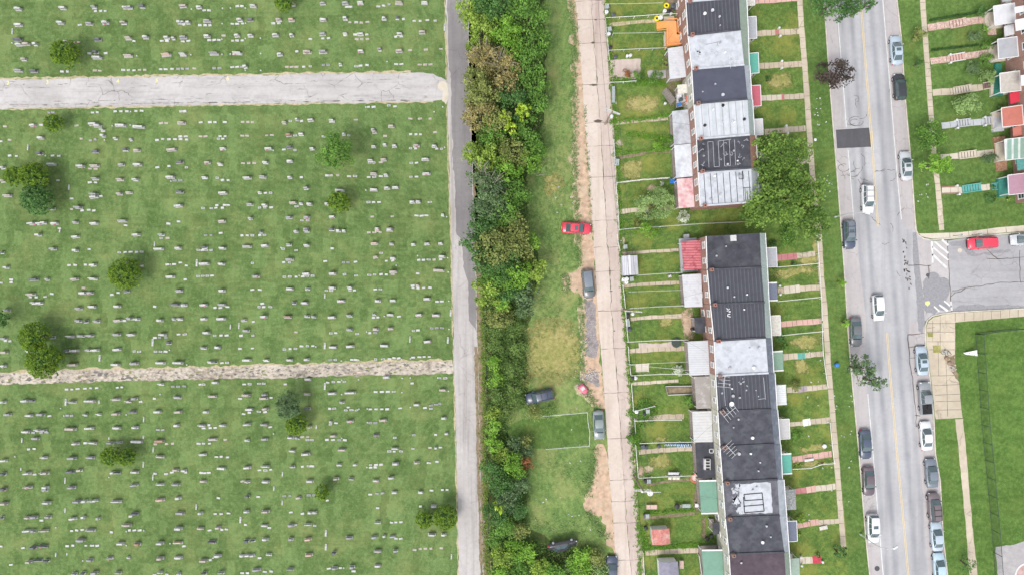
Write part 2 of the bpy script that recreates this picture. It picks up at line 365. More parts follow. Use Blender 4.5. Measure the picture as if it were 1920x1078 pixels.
# service lane beside the wood
VL = [(833,-300),(836,0),(838,100),(839,190),(842,300),(845,400),(848,500),(850,600),(852,700),(855,800),(857,900),(859,1000),(861,1078),(868,1400)]
VR = [(872,-300),(879,0),(879,100),(881,190),(886,300),(889,400),(893,500),(894,600),(897,700),(899,800),(901,900),(904,1000),(907,1078),(915,1400)]
sheet('brown_verge', [(866,-300),(866,0),(872,300),(880,500),(890,700),(896,900),(900,1400),(930,1400),(921,1078),(915,900),(911,700),(906,600),(906,500),(900,300),(893,0),(890,-300)], -.008, M_mud, .25)
sheet('service_lane', VL+VR[::-1], 0, M_asph_l, .07, .8)
def lerp_line(L, y):
    for a, b in zip(L, L[1:]):
        if a[1] <= y <= b[1]: t = (y-a[1])/(b[1]-a[1]); return a[0]+(b[0]-a[0])*t
    return L[-1][0]
def between(f, ys): return [(lerp_line(VL,y)*(1-f)+lerp_line(VR,y)*f, y) for y in ys]
dk = between(.06, [-280,0,60,130]) + between(.16, [138,185]) + between(.16, [195,260]) + between(.2,[266,275]) + between(.14,[285,318]) + between(.2,[322,336]) + between(.22, [342,400,440]) + between(.45, [450,500]) + between(.66, [530,600])
sheet('dark_lane_surface', dk + between(.97, [620,560,500,400,300,200,100,0,-280]), .005, M_asph_d, .08, .5)
sheet('dark_lane_surface', between(.86,[650,700,800,900,1000,1078])+between(.99,[1078,1000,900,800,700,650]), .005, M_mud, .12, .5)
strip('lane_edge', [(x-1.5,y) for x,y in VL], .2, -.004, M_dirt2, .12)
sheet('lane_corner', [(823,155),(833,152),(839,157),(840,186),(836,197),(829,190),(831,172),(821,166)], .009, M_walk2, .15, .4)
# wood floor, meadow, dirt and alley
sheet('meadow_ground', [(893,-300),(893,0),(900,300),(906,600),(911,700),(921,1078),(930,1400),(1190,1400),(1160,1078),(1128,680),(1095,200),(1080,0),(1065,-300)], -.014, G_mead)
sheet('woodland_floor', [(870,-300),(874,0),(880,200),(888,400),(905,570),(912,700),(914,880),(922,1078),(930,1400),(1150,1400),(1140,1078),(1120,1050),(1040,1020),(975,985),(985,920),(980,860),(945,800),(950,770),(990,730),(985,640),(1000,560),(1012,500),(985,420),(975,350),(1010,290),(1020,200),(1025,130),(1020,0),(1010,-300)], -.008, G_under, .5, 1)
sheet('dry_grass_patch', [(982,600),(1030,592),(1070,598),(1094,640),(1094,705),(1060,722),(990,722),(972,680),(974,630)], -.006, G_drys, .5, .7)
sheet('dry_grass_patch', [(1020,330),(1050,322),(1060,350),(1035,372),(1018,355)], -.006, G_drys, .6, .7)
sheet('mown_enclosure', [(952,800),(980,785),(1030,780),(1100,774),(1106,800),(1104,836),(1025,842),(960,832)], -.006, G_verge, .3)
DL = [(1060,-300),(1066,0),(1070,25),(1069,35),(1076,44),(1082,62),(1070,68),(1068,80),(1082,88),(1084,100),(1078,112),(1072,128),(1074,145),(1082,165),(1078,180),(1074,190),(1077,215),(1078,250),(1073,275),(1068,300),(1078,318),(1076,345),(1078,400),(1084,430),(1080,455),(1088,480),(1086,505),(1062,516),(1056,530),(1060,546),(1090,548),(1095,565),(1085,580),(1088,600),(1090,640),(1094,680),(1090,705),(1100,716),(1080,724),(1084,738),(1104,752),(1112,762),(1128,766)]
sheet('pale_dirt_edge', [(x-3,y) for x,y in DL]+[(1130,766),(1128,720),(1112,440),(1095,200),(1079,0),(1070,-300)], -.004, M_dirt2, .3, .4)
sheet('bare_dirt', [(x+2,y) for x,y in DL]+[(1134,766),(1130,720),(1114,440),(1097,200),(1082,0),(1075,-300)], 0, M_dirt, .3, .4)
sheet('bare_dirt', [(1120,832),(1116,850),(1117,880),(1112,905),(1098,925),(1094,948),(1108,962),(1128,966),(1136,990),(1136,1015),(1150,1030),(1156,1078),(1175,1400),(1195,1400),(1160,1078),(1140,860),(1134,838)], 0, M_dirt, .35, .4)
sheet('grey_gravel', [(1096,560),(1114,556),(1122,640),(1120,665),(1103,668),(1098,610)], .004, M_gravel, .35, .4)
sheet('grey_gravel', [(1098,700),(1120,695),(1126,722),(1102,722)], .004, M_gravel, .5, .4)
AL = [(1060,-300),(1080,0),(1084,60),(1090,130),(1095,200),(1102,300),(1107,370),(1112,440),(1117,520),(1125,640),(1130,700),(1137,800),(1142,882),(1150,980),(1157,1078),(1175,1400)]
AR = [(1115,-300),(1132,0),(1136,60),(1141,130),(1147,220),(1152,300),(1157,380),(1159,450),(1165,520),(1169,600),(1172,650),(1178,710),(1181,760),(1186,820),(1190,880),(1193,940),(1198,1000),(1206,1078),(1225,1400)]
ys = [-300,0,60,130,200,300,370,440,520,640,700,800,882,980,1078,1400]
AM = [(lerp_line(AL,y)*.45+lerp_line(AR,y)*.55, y) for y in ys]
sheet('alley', AL+AM[::-1], .014, M_alley, .05, .6)
sheet('alley', AM+AR[::-1], .010, M_alley2, .12, .5)
sheet('alley_verge', [(x-1,y) for x,y in AR]+[(x+9,y) for x,y in AR][::-1], -.004, M_dirt2, .25, .5)
jm = MB()
strip('', AM, .05, .019, None, .025, mb=jm, wob=.12)
for y in [3,38,82,160,232,275,333,415,465,510,583,654,737,822,900,940,980,1050]:
    a, b = lerp_line(AL,y), lerp_line(AR,y); strip('', [(a,y),(b-1,y-2)], .055, .021, None, .03, mb=jm, wob=.06)
tag(jm.build('alley_joints', M_joint), kind='structure')
pm = MB()
for x,y,rx,ry in [(1113,160,8,2.2),(1121,228,9,3),(1112,81,4,2),(1117,38,3,1),(1146,546,3,1),(1152,620,2,1)]:
    n=14; pm.add([(*W(x+rx*math.cos(2*math.pi*i/n)*random.uniform(.6,1.2), y+ry*math.sin(2*math.pi*i/n)*random.uniform(.6,1.2))[:2], .026) for i in reversed(range(n))],[tuple(range(n))])
tag(pm.build('alley_potholes', M_joint), kind='structure')
# rear yards, front yards and verge: one raised lawn block left of the street kerb
KL = [(1520,-300),(1543,0),(1547,40),(1556,170),(1569,330),(1582,500),(1588,600),(1594,680),(1609,840),(1622,1000),(1630,1078),(1660,1400)]
KR = [(1660,-300),(1681,0),(1689,70),(1697,190),(1707,300),(1715,410),(1717,432),(1722,442),(1732,448),(1745,450)]
sheet('rear_yard_ground', [(x+3,y) for x,y in AR]+[(1330,1400),(1330,1078),(1290,500),(1260,0),(1250,-300)], .03, G_yard, .06, .6, thick=.06)
sheet('front_yard_ground', [(1240,-300),(1262,0),(1300,600),(1328,1078),(1340,1400)]+[(x-1,y) for x,y in KL][::-1], .12, G_yard, 0, thick=.16)
sheet('verge_ground', [(1490,-300),(1506,0),(1512,100),(1530,300),(1545,500),(1558,680),(1573,860),(1588,1020),(1592,1078),(1610,1400)]+[(x-1,y) for x,y in KL][::-1], .126, G_verge)
# street
sheet('street', [(x-2,y) for x,y in KL]+[(1810,1400),(1776,1078),(1762,900),(1750,780),(1742,700),(1736,650),(1733,602),(1790,580),(1780,455),(1745,451)]+KR[::-1], .0, M_road, 0)
sheet('gutter_lane', KL+[(x+d,y) for (x,y),d in zip(KL,[22,22,22,22,22,30,36,27,24,24,24,24])][::-1], .005, M_gutter, .03)
GR2 = [(1625,-300),(1655,0),(1670,180),(1683,340),(1690,410),(1700,430)]
sheet('gutter_lane', GR2+KR[:7][::-1], .005, M_gutter, .03)
sheet('gutter_lane', [(1706,602),(1704,625),(1710,700),(1715,740),(1718,782),(1728,900),(1740,1078),(1765,1400),(1810,1400),(1776,1078),(1762,900),(1750,780),(1742,700),(1736,650),(1733,602)], .005, M_gutter, .03)
sheet('street_patch', [(1567,244),(1629.5,240),(1634,276),(1569.5,279)], .010, M_patch, .02)
sheet('side_street', [(1777,452),(1800,448),(1870,441),(1920,437.5),(2300,408),(2300,546),(1920,577),(1850,580),(1784,584)], .006, M_side, .04)
sheet('junction_surface', [(1719,450),(1745,452),(1778,451),(1784,584),(1745,588),(1735,596),(1722,600),(1722,540),(1716,490)], .004, M_gutter, .05)
sheet('tar_band', [(1711,436),(1718,436),(1722,470),(1724,500),(1729,540),(1732,560),(1734,600),(1730,625),(1722,620),(1719,560),(1713,500),(1711,470)], .012, M_patch_ := simple('old_tar', (.27,.27,.285), .9, .2, .15, 3), .1, .5)
sheet('tar_band', [(1740,512),(1752,510),(1762,520),(1778,524),(1780,550),(1774,562),(1782,580),(1745,586),(1735,592),(1731,560),(1730,530)], .009, M_patch_, .3, .5)
sheet('tar_band', [(1784,580),(1800,572),(1835,570),(1850,574),(1890,570),(1920,573),(1920,577),(1850,580),(1786,583.5)], .011, M_patch_, .15, .5)
sheet('tar_band', [(1780,455),(1810,450),(1815,458),(1830,476),(1860,470),(1895,468),(1890,474),(1850,478),(1820,480),(1800,462),(1784,462)], .011, M_patch_, .3, .5)
# parking bay slab
lm = MB()
for l in ([(1702,627),(1733,624)],[(1703,651),(1736,646)],[(1705,671),(1720,670)],[(1702,627),(1705,671),(1709,700),(1716,760),(1718,800)],[(1776,450),(1784,584)],[(1741,498),(1741,523)],[(1703,498),(1745,498)],[(1716,778),(1725,779)]):
    strip('', l, .12, .016, None, .04, mb=lm, wob=.08)
for l in ([(1840,455),(1870,485),(1920,482)],[(1785,545),(1820,538),(1850,533),(1920,529)],[(1783,556),(1810,540)],[(1850,485),(1890,484)],[(1912,470),(1914,530)]):
    strip('', l, .09, .017, None, .03, mb=lm, wob=.2)
# wandering cracks in the asphalt near the patch
for k in range(26):
    x = random.uniform(1572,1628) if k < 15 else random.uniform(1650,1690); y = random.choice([random.uniform(160,240), random.uniform(282,350), random.uniform(285,345)])
    if k > 20: x, y = random.uniform(1640,1700), random.uniform(380,560)
    l = [(x,y)]; a = random.uniform(0,6.28)
    for j in range(random.randint(4,9)): a += random.uniform(-.8,.8); l.append((l[-1][0]+3*math.cos(a), l[-1][1]+3*math.sin(a)))
    strip('', l, .06, .018, None, .02, mb=lm)
for k in range(30):
    t = random.random(); x = 1694+random.uniform(-4,5)+t*8; y = 440+t*100
    strip('', [(x,y),(x+random.uniform(-2,4),y+random.uniform(1,6))], .16, .018, None, .05, mb=lm)
for cx, cy, r in ((1605,228,9),(1603,230,6),(1600,327,5),(1582,315,7)):
    strip('', [(cx+r*1.5*math.cos(t), cy+r*math.sin(t)) for t in np.linspace(0, 5.2, 14)], .07, .018, None, .02, mb=lm)
tag(lm.build('street_cracks', M_joint), kind='structure')
# tyre-darkened lanes in the asphalt itself
def tracks(mat, bands):
    t = mat.node_tree; n = t.nodes; l = t.links; b = n['Principled BSDF']; src = b.inputs['Base Color'].links[0].from_socket
    tc = n.new('ShaderNodeTexCoord'); dt = n.new('ShaderNodeVectorMath'); dt.operation = 'DOT_PRODUCT'; dt.inputs[1].default_value = (1, .0803, 0); l.new(tc.outputs['Object'], dt.inputs[0])
    nz = n.new('ShaderNodeTexNoise'); nz.inputs['Scale'].default_value = .25; nz.inputs['Detail'].default_value = 5; l.new(tc.outputs['Object'], nz.inputs['Vector'])
    for u0, w, f in bands:
        s = n.new('ShaderNodeMath'); s.operation = 'SUBTRACT'; s.inputs[1].default_value = 60.59+u0; l.new(dt.outputs['Value'], s.inputs[0]); a = n.new('ShaderNodeMath'); a.operation = 'ABSOLUTE'; l.new(s.outputs[0], a.inputs[0])
        m = n.new('ShaderNodeMapRange'); m.interpolation_type = 'SMOOTHSTEP'; m.inputs['From Min'].default_value = 0; m.inputs['From Max'].default_value = w; m.inputs['To Min'].default_value = f; m.inputs['To Max'].default_value = 0; l.new(a.outputs[0], m.inputs['Value'])
        q = n.new('ShaderNodeMath'); q.operation = 'MULTIPLY'; l.new(m.outputs[0], q.inputs[0]); l.new(nz.outputs['Fac'], q.inputs[1])
        x = n.new('ShaderNodeMix'); x.data_type = 'RGBA'; l.new(q.outputs[0], [i for i in x.inputs if i.name == 'Factor'][0]); A = [i for i in x.inputs if i.name == 'A' and i.type == 'RGBA'][0]; B = [i for i in x.inputs if i.name == 'B' and i.type == 'RGBA'][0]
        l.new(src, A); B.default_value = (.19,.20,.225,1); src = [o for o in x.outputs if o.type == 'RGBA'][0]
    l.new(src, b.inputs['Base Color'])
tracks(M_road, [(-1.7,.75,.85),(-3.3,.6,.5),(1.65,.8,.85),(3.2,.6,.45)])
mm = MB(); disc_px_ = [(1644.5,1065,.42,0),(1739.5,516,.3,0),(1799.5,470,.36,1),(1609,866,.25,0)]
for cx,cy,r,mi in disc_px_:
    c = W(cx,cy); mm.add([(c[0]+r*math.cos(2*math.pi*i/20), c[1]+r*math.sin(2*math.pi*i/20), .019) for i in range(20)], [tuple(range(20))], mi)
tag(mm.build('manhole_covers', [M_patch, M_walk2]), kind='structure')
tag(MB().add([(*W(1734,569)[:2],.02),(*W(1739,574)[:2],.02),(*W(1744,569)[:2],.02),(*W(1742,564)[:2],.02),(*W(1735,565)[:2],.02)],[(0,1,2,3,4)]).build('yellow_paint_mark', M_yel2), kind='structure')
# painted lines
wm = MB()
strip('', [(1560,-80),(1571,40),(1581,160),(1587,239)], .13, .021, None, .01, mb=wm)
strip('', [(1590,282),(1595,340),(1601,416)], .13, .021, None, .01, mb=wm)
strip('', [(1627,738),(1636,840),(1645,950),(1656,1078),(1690,1400)], .15, .021, None, .01, mb=wm)
strip('', [(1630,-200),(1655,0),(1670,180),(1683,340),(1690,412)], .13, .021, None, .01, mb=wm)
for l in ([(1747,453),(1749,493)],[(1752,453),(1778,475)],[(1766,450),(1778,460)],[(1748,463),(1778,488)],[(1748,477),(1775,502)],[(1751,574),(1761,584)],[(1761,571),(1777,583)],[(1770,564),(1784,575)],[(1783,565),(1785,582)]):
    strip('', l, .30, .021, None, .05, mb=wm)
tag(wm.build('white_road_lines', M_white), kind='structure')
ym = MB()
YL = [(1580,-300),(1612,0),(1616,30),(1621,100),(1628,180),(1632,236)]
for dx in (-1.25, 1.25):
    strip('', [(x+dx,y) for x,y in YL], .09, .021, None, .01, mb=ym)
    strip('', [(x+dx*1.4,y) for x,y in [(1632,236),(1636,282)]], .12, .026, None, .01, mb=ym)
    strip('', [(x+dx,y) for x,y in [(1636,282),(1640,340),(1646,424)]], .09, .021, None, .01, mb=ym)
    strip('', [(x+dx,y) for x,y in [(1663,624),(1667,680),(1681,840),(1696,1000),(1703,1078),(1735,1400)]], .09, .021, None, .01, mb=ym)
tag(ym.build('yellow_centre_lines', M_yel), kind='structure')
# kerbs
strip('kerb', KL, .18, .15, M_kerb, .0, thick=.17)
strip('kerb', KR+[(1776,448),(1830,443),(1870,440),(1920,436),(2300,406)], .18, .14, M_kerb, 0, thick=.16)
LKR = [(2300,548),(1920,578.5),(1850,582),(1790,585),(1765,588),(1748,592),(1738,600),(1734,612),(1735,650),(1742,700),(1750,780),(1753,850),(1762,900),(1768,1010),(1776,1078),(1810,1400)]
strip('kerb', LKR, .18, .14, M_kerb, 0, thick=.16)
# right-hand lawns (upper) : flat by the street, banked up to the houses
sheet('upper_right_yard_ground', KR[:8]+[(1745,449),(1776,447),(1830,442),(1920,435),(2300,405),(2300,-300)], .12, G_verge, 0, thick=.16)
sheet('field_ground', LKR[::-1]+[(2400,540),(2400,1400)], .12, G_field, 0, thick=.16)
sheet('corner_pavement', [(1722,438),(1745,438),(1775,437),(1800,436),(1850,430),(1870,427),(1920,423),(2300,394),(2300,405),(1920,434),(1870,438),(1776,446.5),(1748,448),(1735,446),(1726,443)], .128, M_walk2, .04)
sheet('corner_pavement', [(2300,550),(1920,579.5),(1850,583.5),(1790,586.5),(1766,590),(1750,594),(1740,602),(1736,613),(1737,650),(1744,700),(1752,778),(1754,785),(1804,783),(1801,760),(1797,715),(1789,705),(1790,650),(1790,604),(1850,599),(1920,593),(2300,563)], .128, M_walk, .04)
for l in ([(1790,785),(1797,850),(1802,900),(1811,1000),(1817,1078),(1835,1400)],):
    sheet('pavement', l+[(1850,1400),(1832,1078),(1824,1000),(1815,900),(1811,850),(1805,784)], .13, M_walk, .05)
def walk(name, L, w, z, mat, every, amp=.03):
    strip(name, L, w, z, mat, amp)
    m = MB(); acc = 0
    for a, b in zip(L, L[1:]):
        d = math.dist(a, b); t = every-acc
        while t < d:
            x = a[0]+(b[0]-a[0])*t/d; y = a[1]+(b[1]-a[1])*t/d; nx, ny = -(b[1]-a[1])/d, (b[0]-a[0])/d; h = w*PPM/2*.95
            strip('', [(x-nx*h, y-ny*h), (x+nx*h, y+ny*h)], .05, z+.004, None, .012, mb=m); t += every*random.uniform(.8,1.2)
        acc = (d-(t-every)) if t-every < d else 0
    if m.v: tag(m.build(name+'_joints', M_joint), kind='structure')
walk('pavement', [(1475,-300),(1499,0),(1502,50),(1508,120),(1513,190),(1516,235),(1522,320),(1530,400),(1536,450),(1539,520),(1545,570),(1550,645),(1553,690),(1558,745),(1566,840),(1574,940),(1579,1000),(1581,1024)], .88, .134, M_walk, 22)
walk('pavement', [(1700,-300),(1729,0),(1733,60),(1737,110),(1741,165),(1746,230),(1751,300),(1757,345),(1765,432)], .86, .134, M_walk, 15)
jm = MB()
for l in ([(1752,613),(1738,615)],[(1738,606),(1790,606)],[(1737,622),(1788,622)],[(1738,640),(1789,640)],[(1748,600),(1748,640)],[(1762,590),(1762,660)],[(1741,655),(1789,655)],[(1744,704),(1795,703)],[(1750,722),(1798,720)],[(1752,740),(1799,738)],[(1753,752),(1800,751)],[(1755,768),(1802,767)],[(1772,660),(1774,704),(1776,780)],[(1758,640),(1759,704)],[(1790,586),(1790,602)],[(1808,585),(1808,601)],[(1825,584),(1825,600)],[(1842,583),(1842,599)],[(1858,582),(1858,598)],[(1875,581),(1875,596)],[(1892,580),(1892,595)],[(1908,579),(1908,594)],[(1850,431),(1851,440)],[(1780,437),(1780,446)],[(1815,434),(1816,443)],[(1885,427),(1886,436)]):
    strip('', l, .06, .134, None, .015, mb=jm)
tag(jm.build('pavement_joints', M_joint), kind='structure')
sheet('grass_square', [(1748,647),(1763,647),(1763,661),(1749,661)], .136, G_dry)
sheet('grass_square', [(1738,623),(1748,623),(1749,631),(1739,631)], .136, G_dry)
sheet('bare_dirt', [(1776,668),(1790,664),(1792,690),(1796,712),(1790,708),(1782,690)], .136, M_mud, .3, .4)
# court at the lower right
M_court = simple('court_asphalt', (.36,.345,.35), .9, .2, .1, 2, stain=(.45,.43,.43))
sheet('playground_surface', [(1866,1024),(1878,1023),(1900,1020),(1920,1013),(2300,980),(2400,1400),(1890,1400)], .13, M_court, .1)
rm = MB(); 
def disc_px(m, cx, cy, r0, r1, z, mi=0, n=40):
    c = W(cx,cy); pts = []
    for rr in (r1, r0):
        for i in range(n): t=2*math.pi*i/n; pts.append((c[0]+rr*math.cos(t), c[1]+rr*math.sin(t), z))
    if r0 < .01: m.add(pts[:n], [tuple(range(n))], mi)
    else: m.add(pts, [(i,(i+1)%n,n+(i+1)%n,n+i) for i in range(n)], mi)
disc_px(rm, 1927,1079, 0, 1.95, .135); disc_px(rm, 1927,1079, 1.95, 2.2, .14, 1)
tag(rm.build('court_circle_marking', [simple('faded_red_paint',(.45,.27,.25),.8,stain=(.5,.45,.44)), M_white]), kind='structure')
# soft worn patches in yards
for pts, mat in [([(1143,113),(1201,111),(1200,148),(1146,152)], M_alley2), ([(1197,643),(1262,641),(1265,652),(1198,655)], M_alley2), ([(1275,577),(1300,577),(1303,638),(1284,640)], M_dirts), ([(1214,134),(1250,131),(1252,147),(1217,148)], M_gutter),
        ([(1235,385),(1270,388),(1268,394),(1240,396)], M_dirts), ([(1290,400),(1400,394),(1402,410),(1292,418)], simple('reddish_soil',(.34,.2,.13),.95,.05,.35,2,stain=(.14,.16,.06),ss=.9)), ([(1205,873),(1226,871),(1226,886),(1206,885)], M_dirt2s), ([(1195,873),(1206,872),(1208,894),(1197,894)], M_dirts), ([(1212,346),(1233,345),(1233,358),(1213,359)], M_dirts),
        ([(1151,263),(1167,261),(1169,278),(1153,279)], M_dirt2s), ([(1312,968),(1334,966),(1336,990),(1330,1010),(1315,1012)], M_muds), ([(1191,682),(1217,680),(1217,697),(1192,697)], M_walk2), ([(1244,32),(1270,30),(1270,40),(1244,42)], M_walk2), ([(1243,-20),(1268,-22),(1270,24),(1244,30)], M_muds),
        ([(1244,60),(1250,60),(1250,88),(1244,88)], M_walk), ([(1165,445),(1172,443),(1172,472),(1166,472)], M_dirt2s), ([(1252,150),(1270,150),(1268,205),(1250,205)], M_muds), ([(1300,930),(1310,905),(1312,965),(1302,965)], M_muds), ([(1165,515),(1172,514),(1172,532),(1168,534)], M_walk2)]:
    sheet('yard_patch', pts, .036, mat, .12, .4)
for pts in ([(1175,180),(1240,178),(1243,208),(1170,212)], [(1165,300),(1210,296),(1200,335),(1168,338)], [(1215,860),(1255,850),(1260,872),(1225,880)],[(1232,598),(1262,595),(1262,608),(1236,610)],[(1228,820),(1250,815),(1252,826),(1225,828)]):
    sheet('dry_grass_patch', pts, .034, G_drys, .5, .6)
for pts in ([(1495,478),(1535,474),(1536,500),(1497,494)],[(1450,505),(1530,497),(1531,510),(1452,525)],[(1432,75+60),(1480,138),(1490,165),(1440,170)],[(1478,640),(1540,628),(1540,652),(1482,655)],[(1490,675),(1520,672),(1515,700),(1488,705)],[(1498,835),(1545,830),(1545,845),(1500,850)],[(1487,870),(1558,862),(1558,868),(1488,877)],[(1523,446),(1529,446),(1533,478),(1526,478)]):
    sheet('dry_grass_patch', pts, .132, G_drys, .5, .6)
# garden paths
for a, b, w, mat in [((1136,48),(1232,40),.55,M_dirt2),((1150,232),(1252,223),.6,M_tan),((1156,296),(1260,283),.5,M_mud),((1158,343),(1256,334),.25,M_walk2),((1160,398),(1216,393),.75,M_tan),((1150,165),(1152,196),.6,M_gutter),
        ((1165,476),(1272,469),.5,M_tan),((1168,536),(1277,530),.6,M_tan),((1182,598),(1278,592),.6,M_tan),((1180,658),(1288,653),.7,M_tan),((1183,720),(1272,714),.5,M_walk),((1190,785),(1282,780),.8,M_tan),((1198,847),(1298,841),.7,M_tan),((1212,908),(1300,897),.4,M_mud),((1205,972),(1302,962),.5,M_mud),((1210,1036),(1316,1031),.8,M_tan)]:
    walk('garden_path', [a, ((a[0]+b[0])/2,(a[1]+b[1])/2-1), b], w, .042, mat, 12, .06)
for segs in [[(1412,4,1495,-2,.9,M_pinkp)],[(1418,64,1453,62,.95,M_tan),(1453,62,1460,61.5,.7,M_redp),(1460,61.5,1498,60,.95,M_tan)],[(1423,125,1503,121,.95,M_tan)],[(1426,185,1465,183,.9,M_walk2),(1465,183,1470,183,1,M_redp),(1470,183,1507,181,.85,M_walk)],[(1433,248,1471,245,.9,M_tan),(1471,245,1478,244,1.1,M_walk2),(1478,244,1510,242,.9,M_walk)],
        [(1440,306,1518,302,.8,M_walk)],[(1455,484,1494,480,.95,M_redp),(1494,480,1528,476,.85,M_walk)],[(1458,545,1470,544,.9,M_tan),(1470,544,1499,541,1.25,M_walk2),(1499,541,1536,539,.9,M_tan)],[(1464,608,1540,601,.9,M_pinkp)],[(1468,669,1495,667,1,M_walk),(1495,667,1509,666,1,simple('teal_mat',(.12,.36,.31))),(1509,666,1544,662,.85,M_walk)],
        [(1475,731,1496,730,.9,M_walk),(1496,730,1513,728,.95,simple('lilac_step',(.36,.3,.33))),(1513,728,1551,724,.85,M_walk)],[(1480,795,1505,793,.7,M_walk),(1505,792,1519,790,1.1,simple('white_step',(.75,.74,.72))),(1519,790,1556,787,.9,M_walk)],[(1485,861,1559,850,1.0,M_pinkp)],[(1491,921,1511,918,.9,M_redp),(1511,918,1529,915,1.1,M_pinkp),(1529,915,1566,911,.95,M_walk2)],
        [(1495,985,1518,981,.85,M_pinkp),(1519,980,1534,978,1.0,M_pinkp),(1534,979,1572,976,.85,M_walk)],[(1499,1050,1523,1049,1.1,M_walk2),(1523,1049,1539,1047,1.2,simple('red_step',(.5,.06,.09)))]]:
    for x0,y0,x1,y1,w,mat in segs: walk('garden_path', [(x0,y0),(x1,y1)], w, .139, mat, 10, .05)
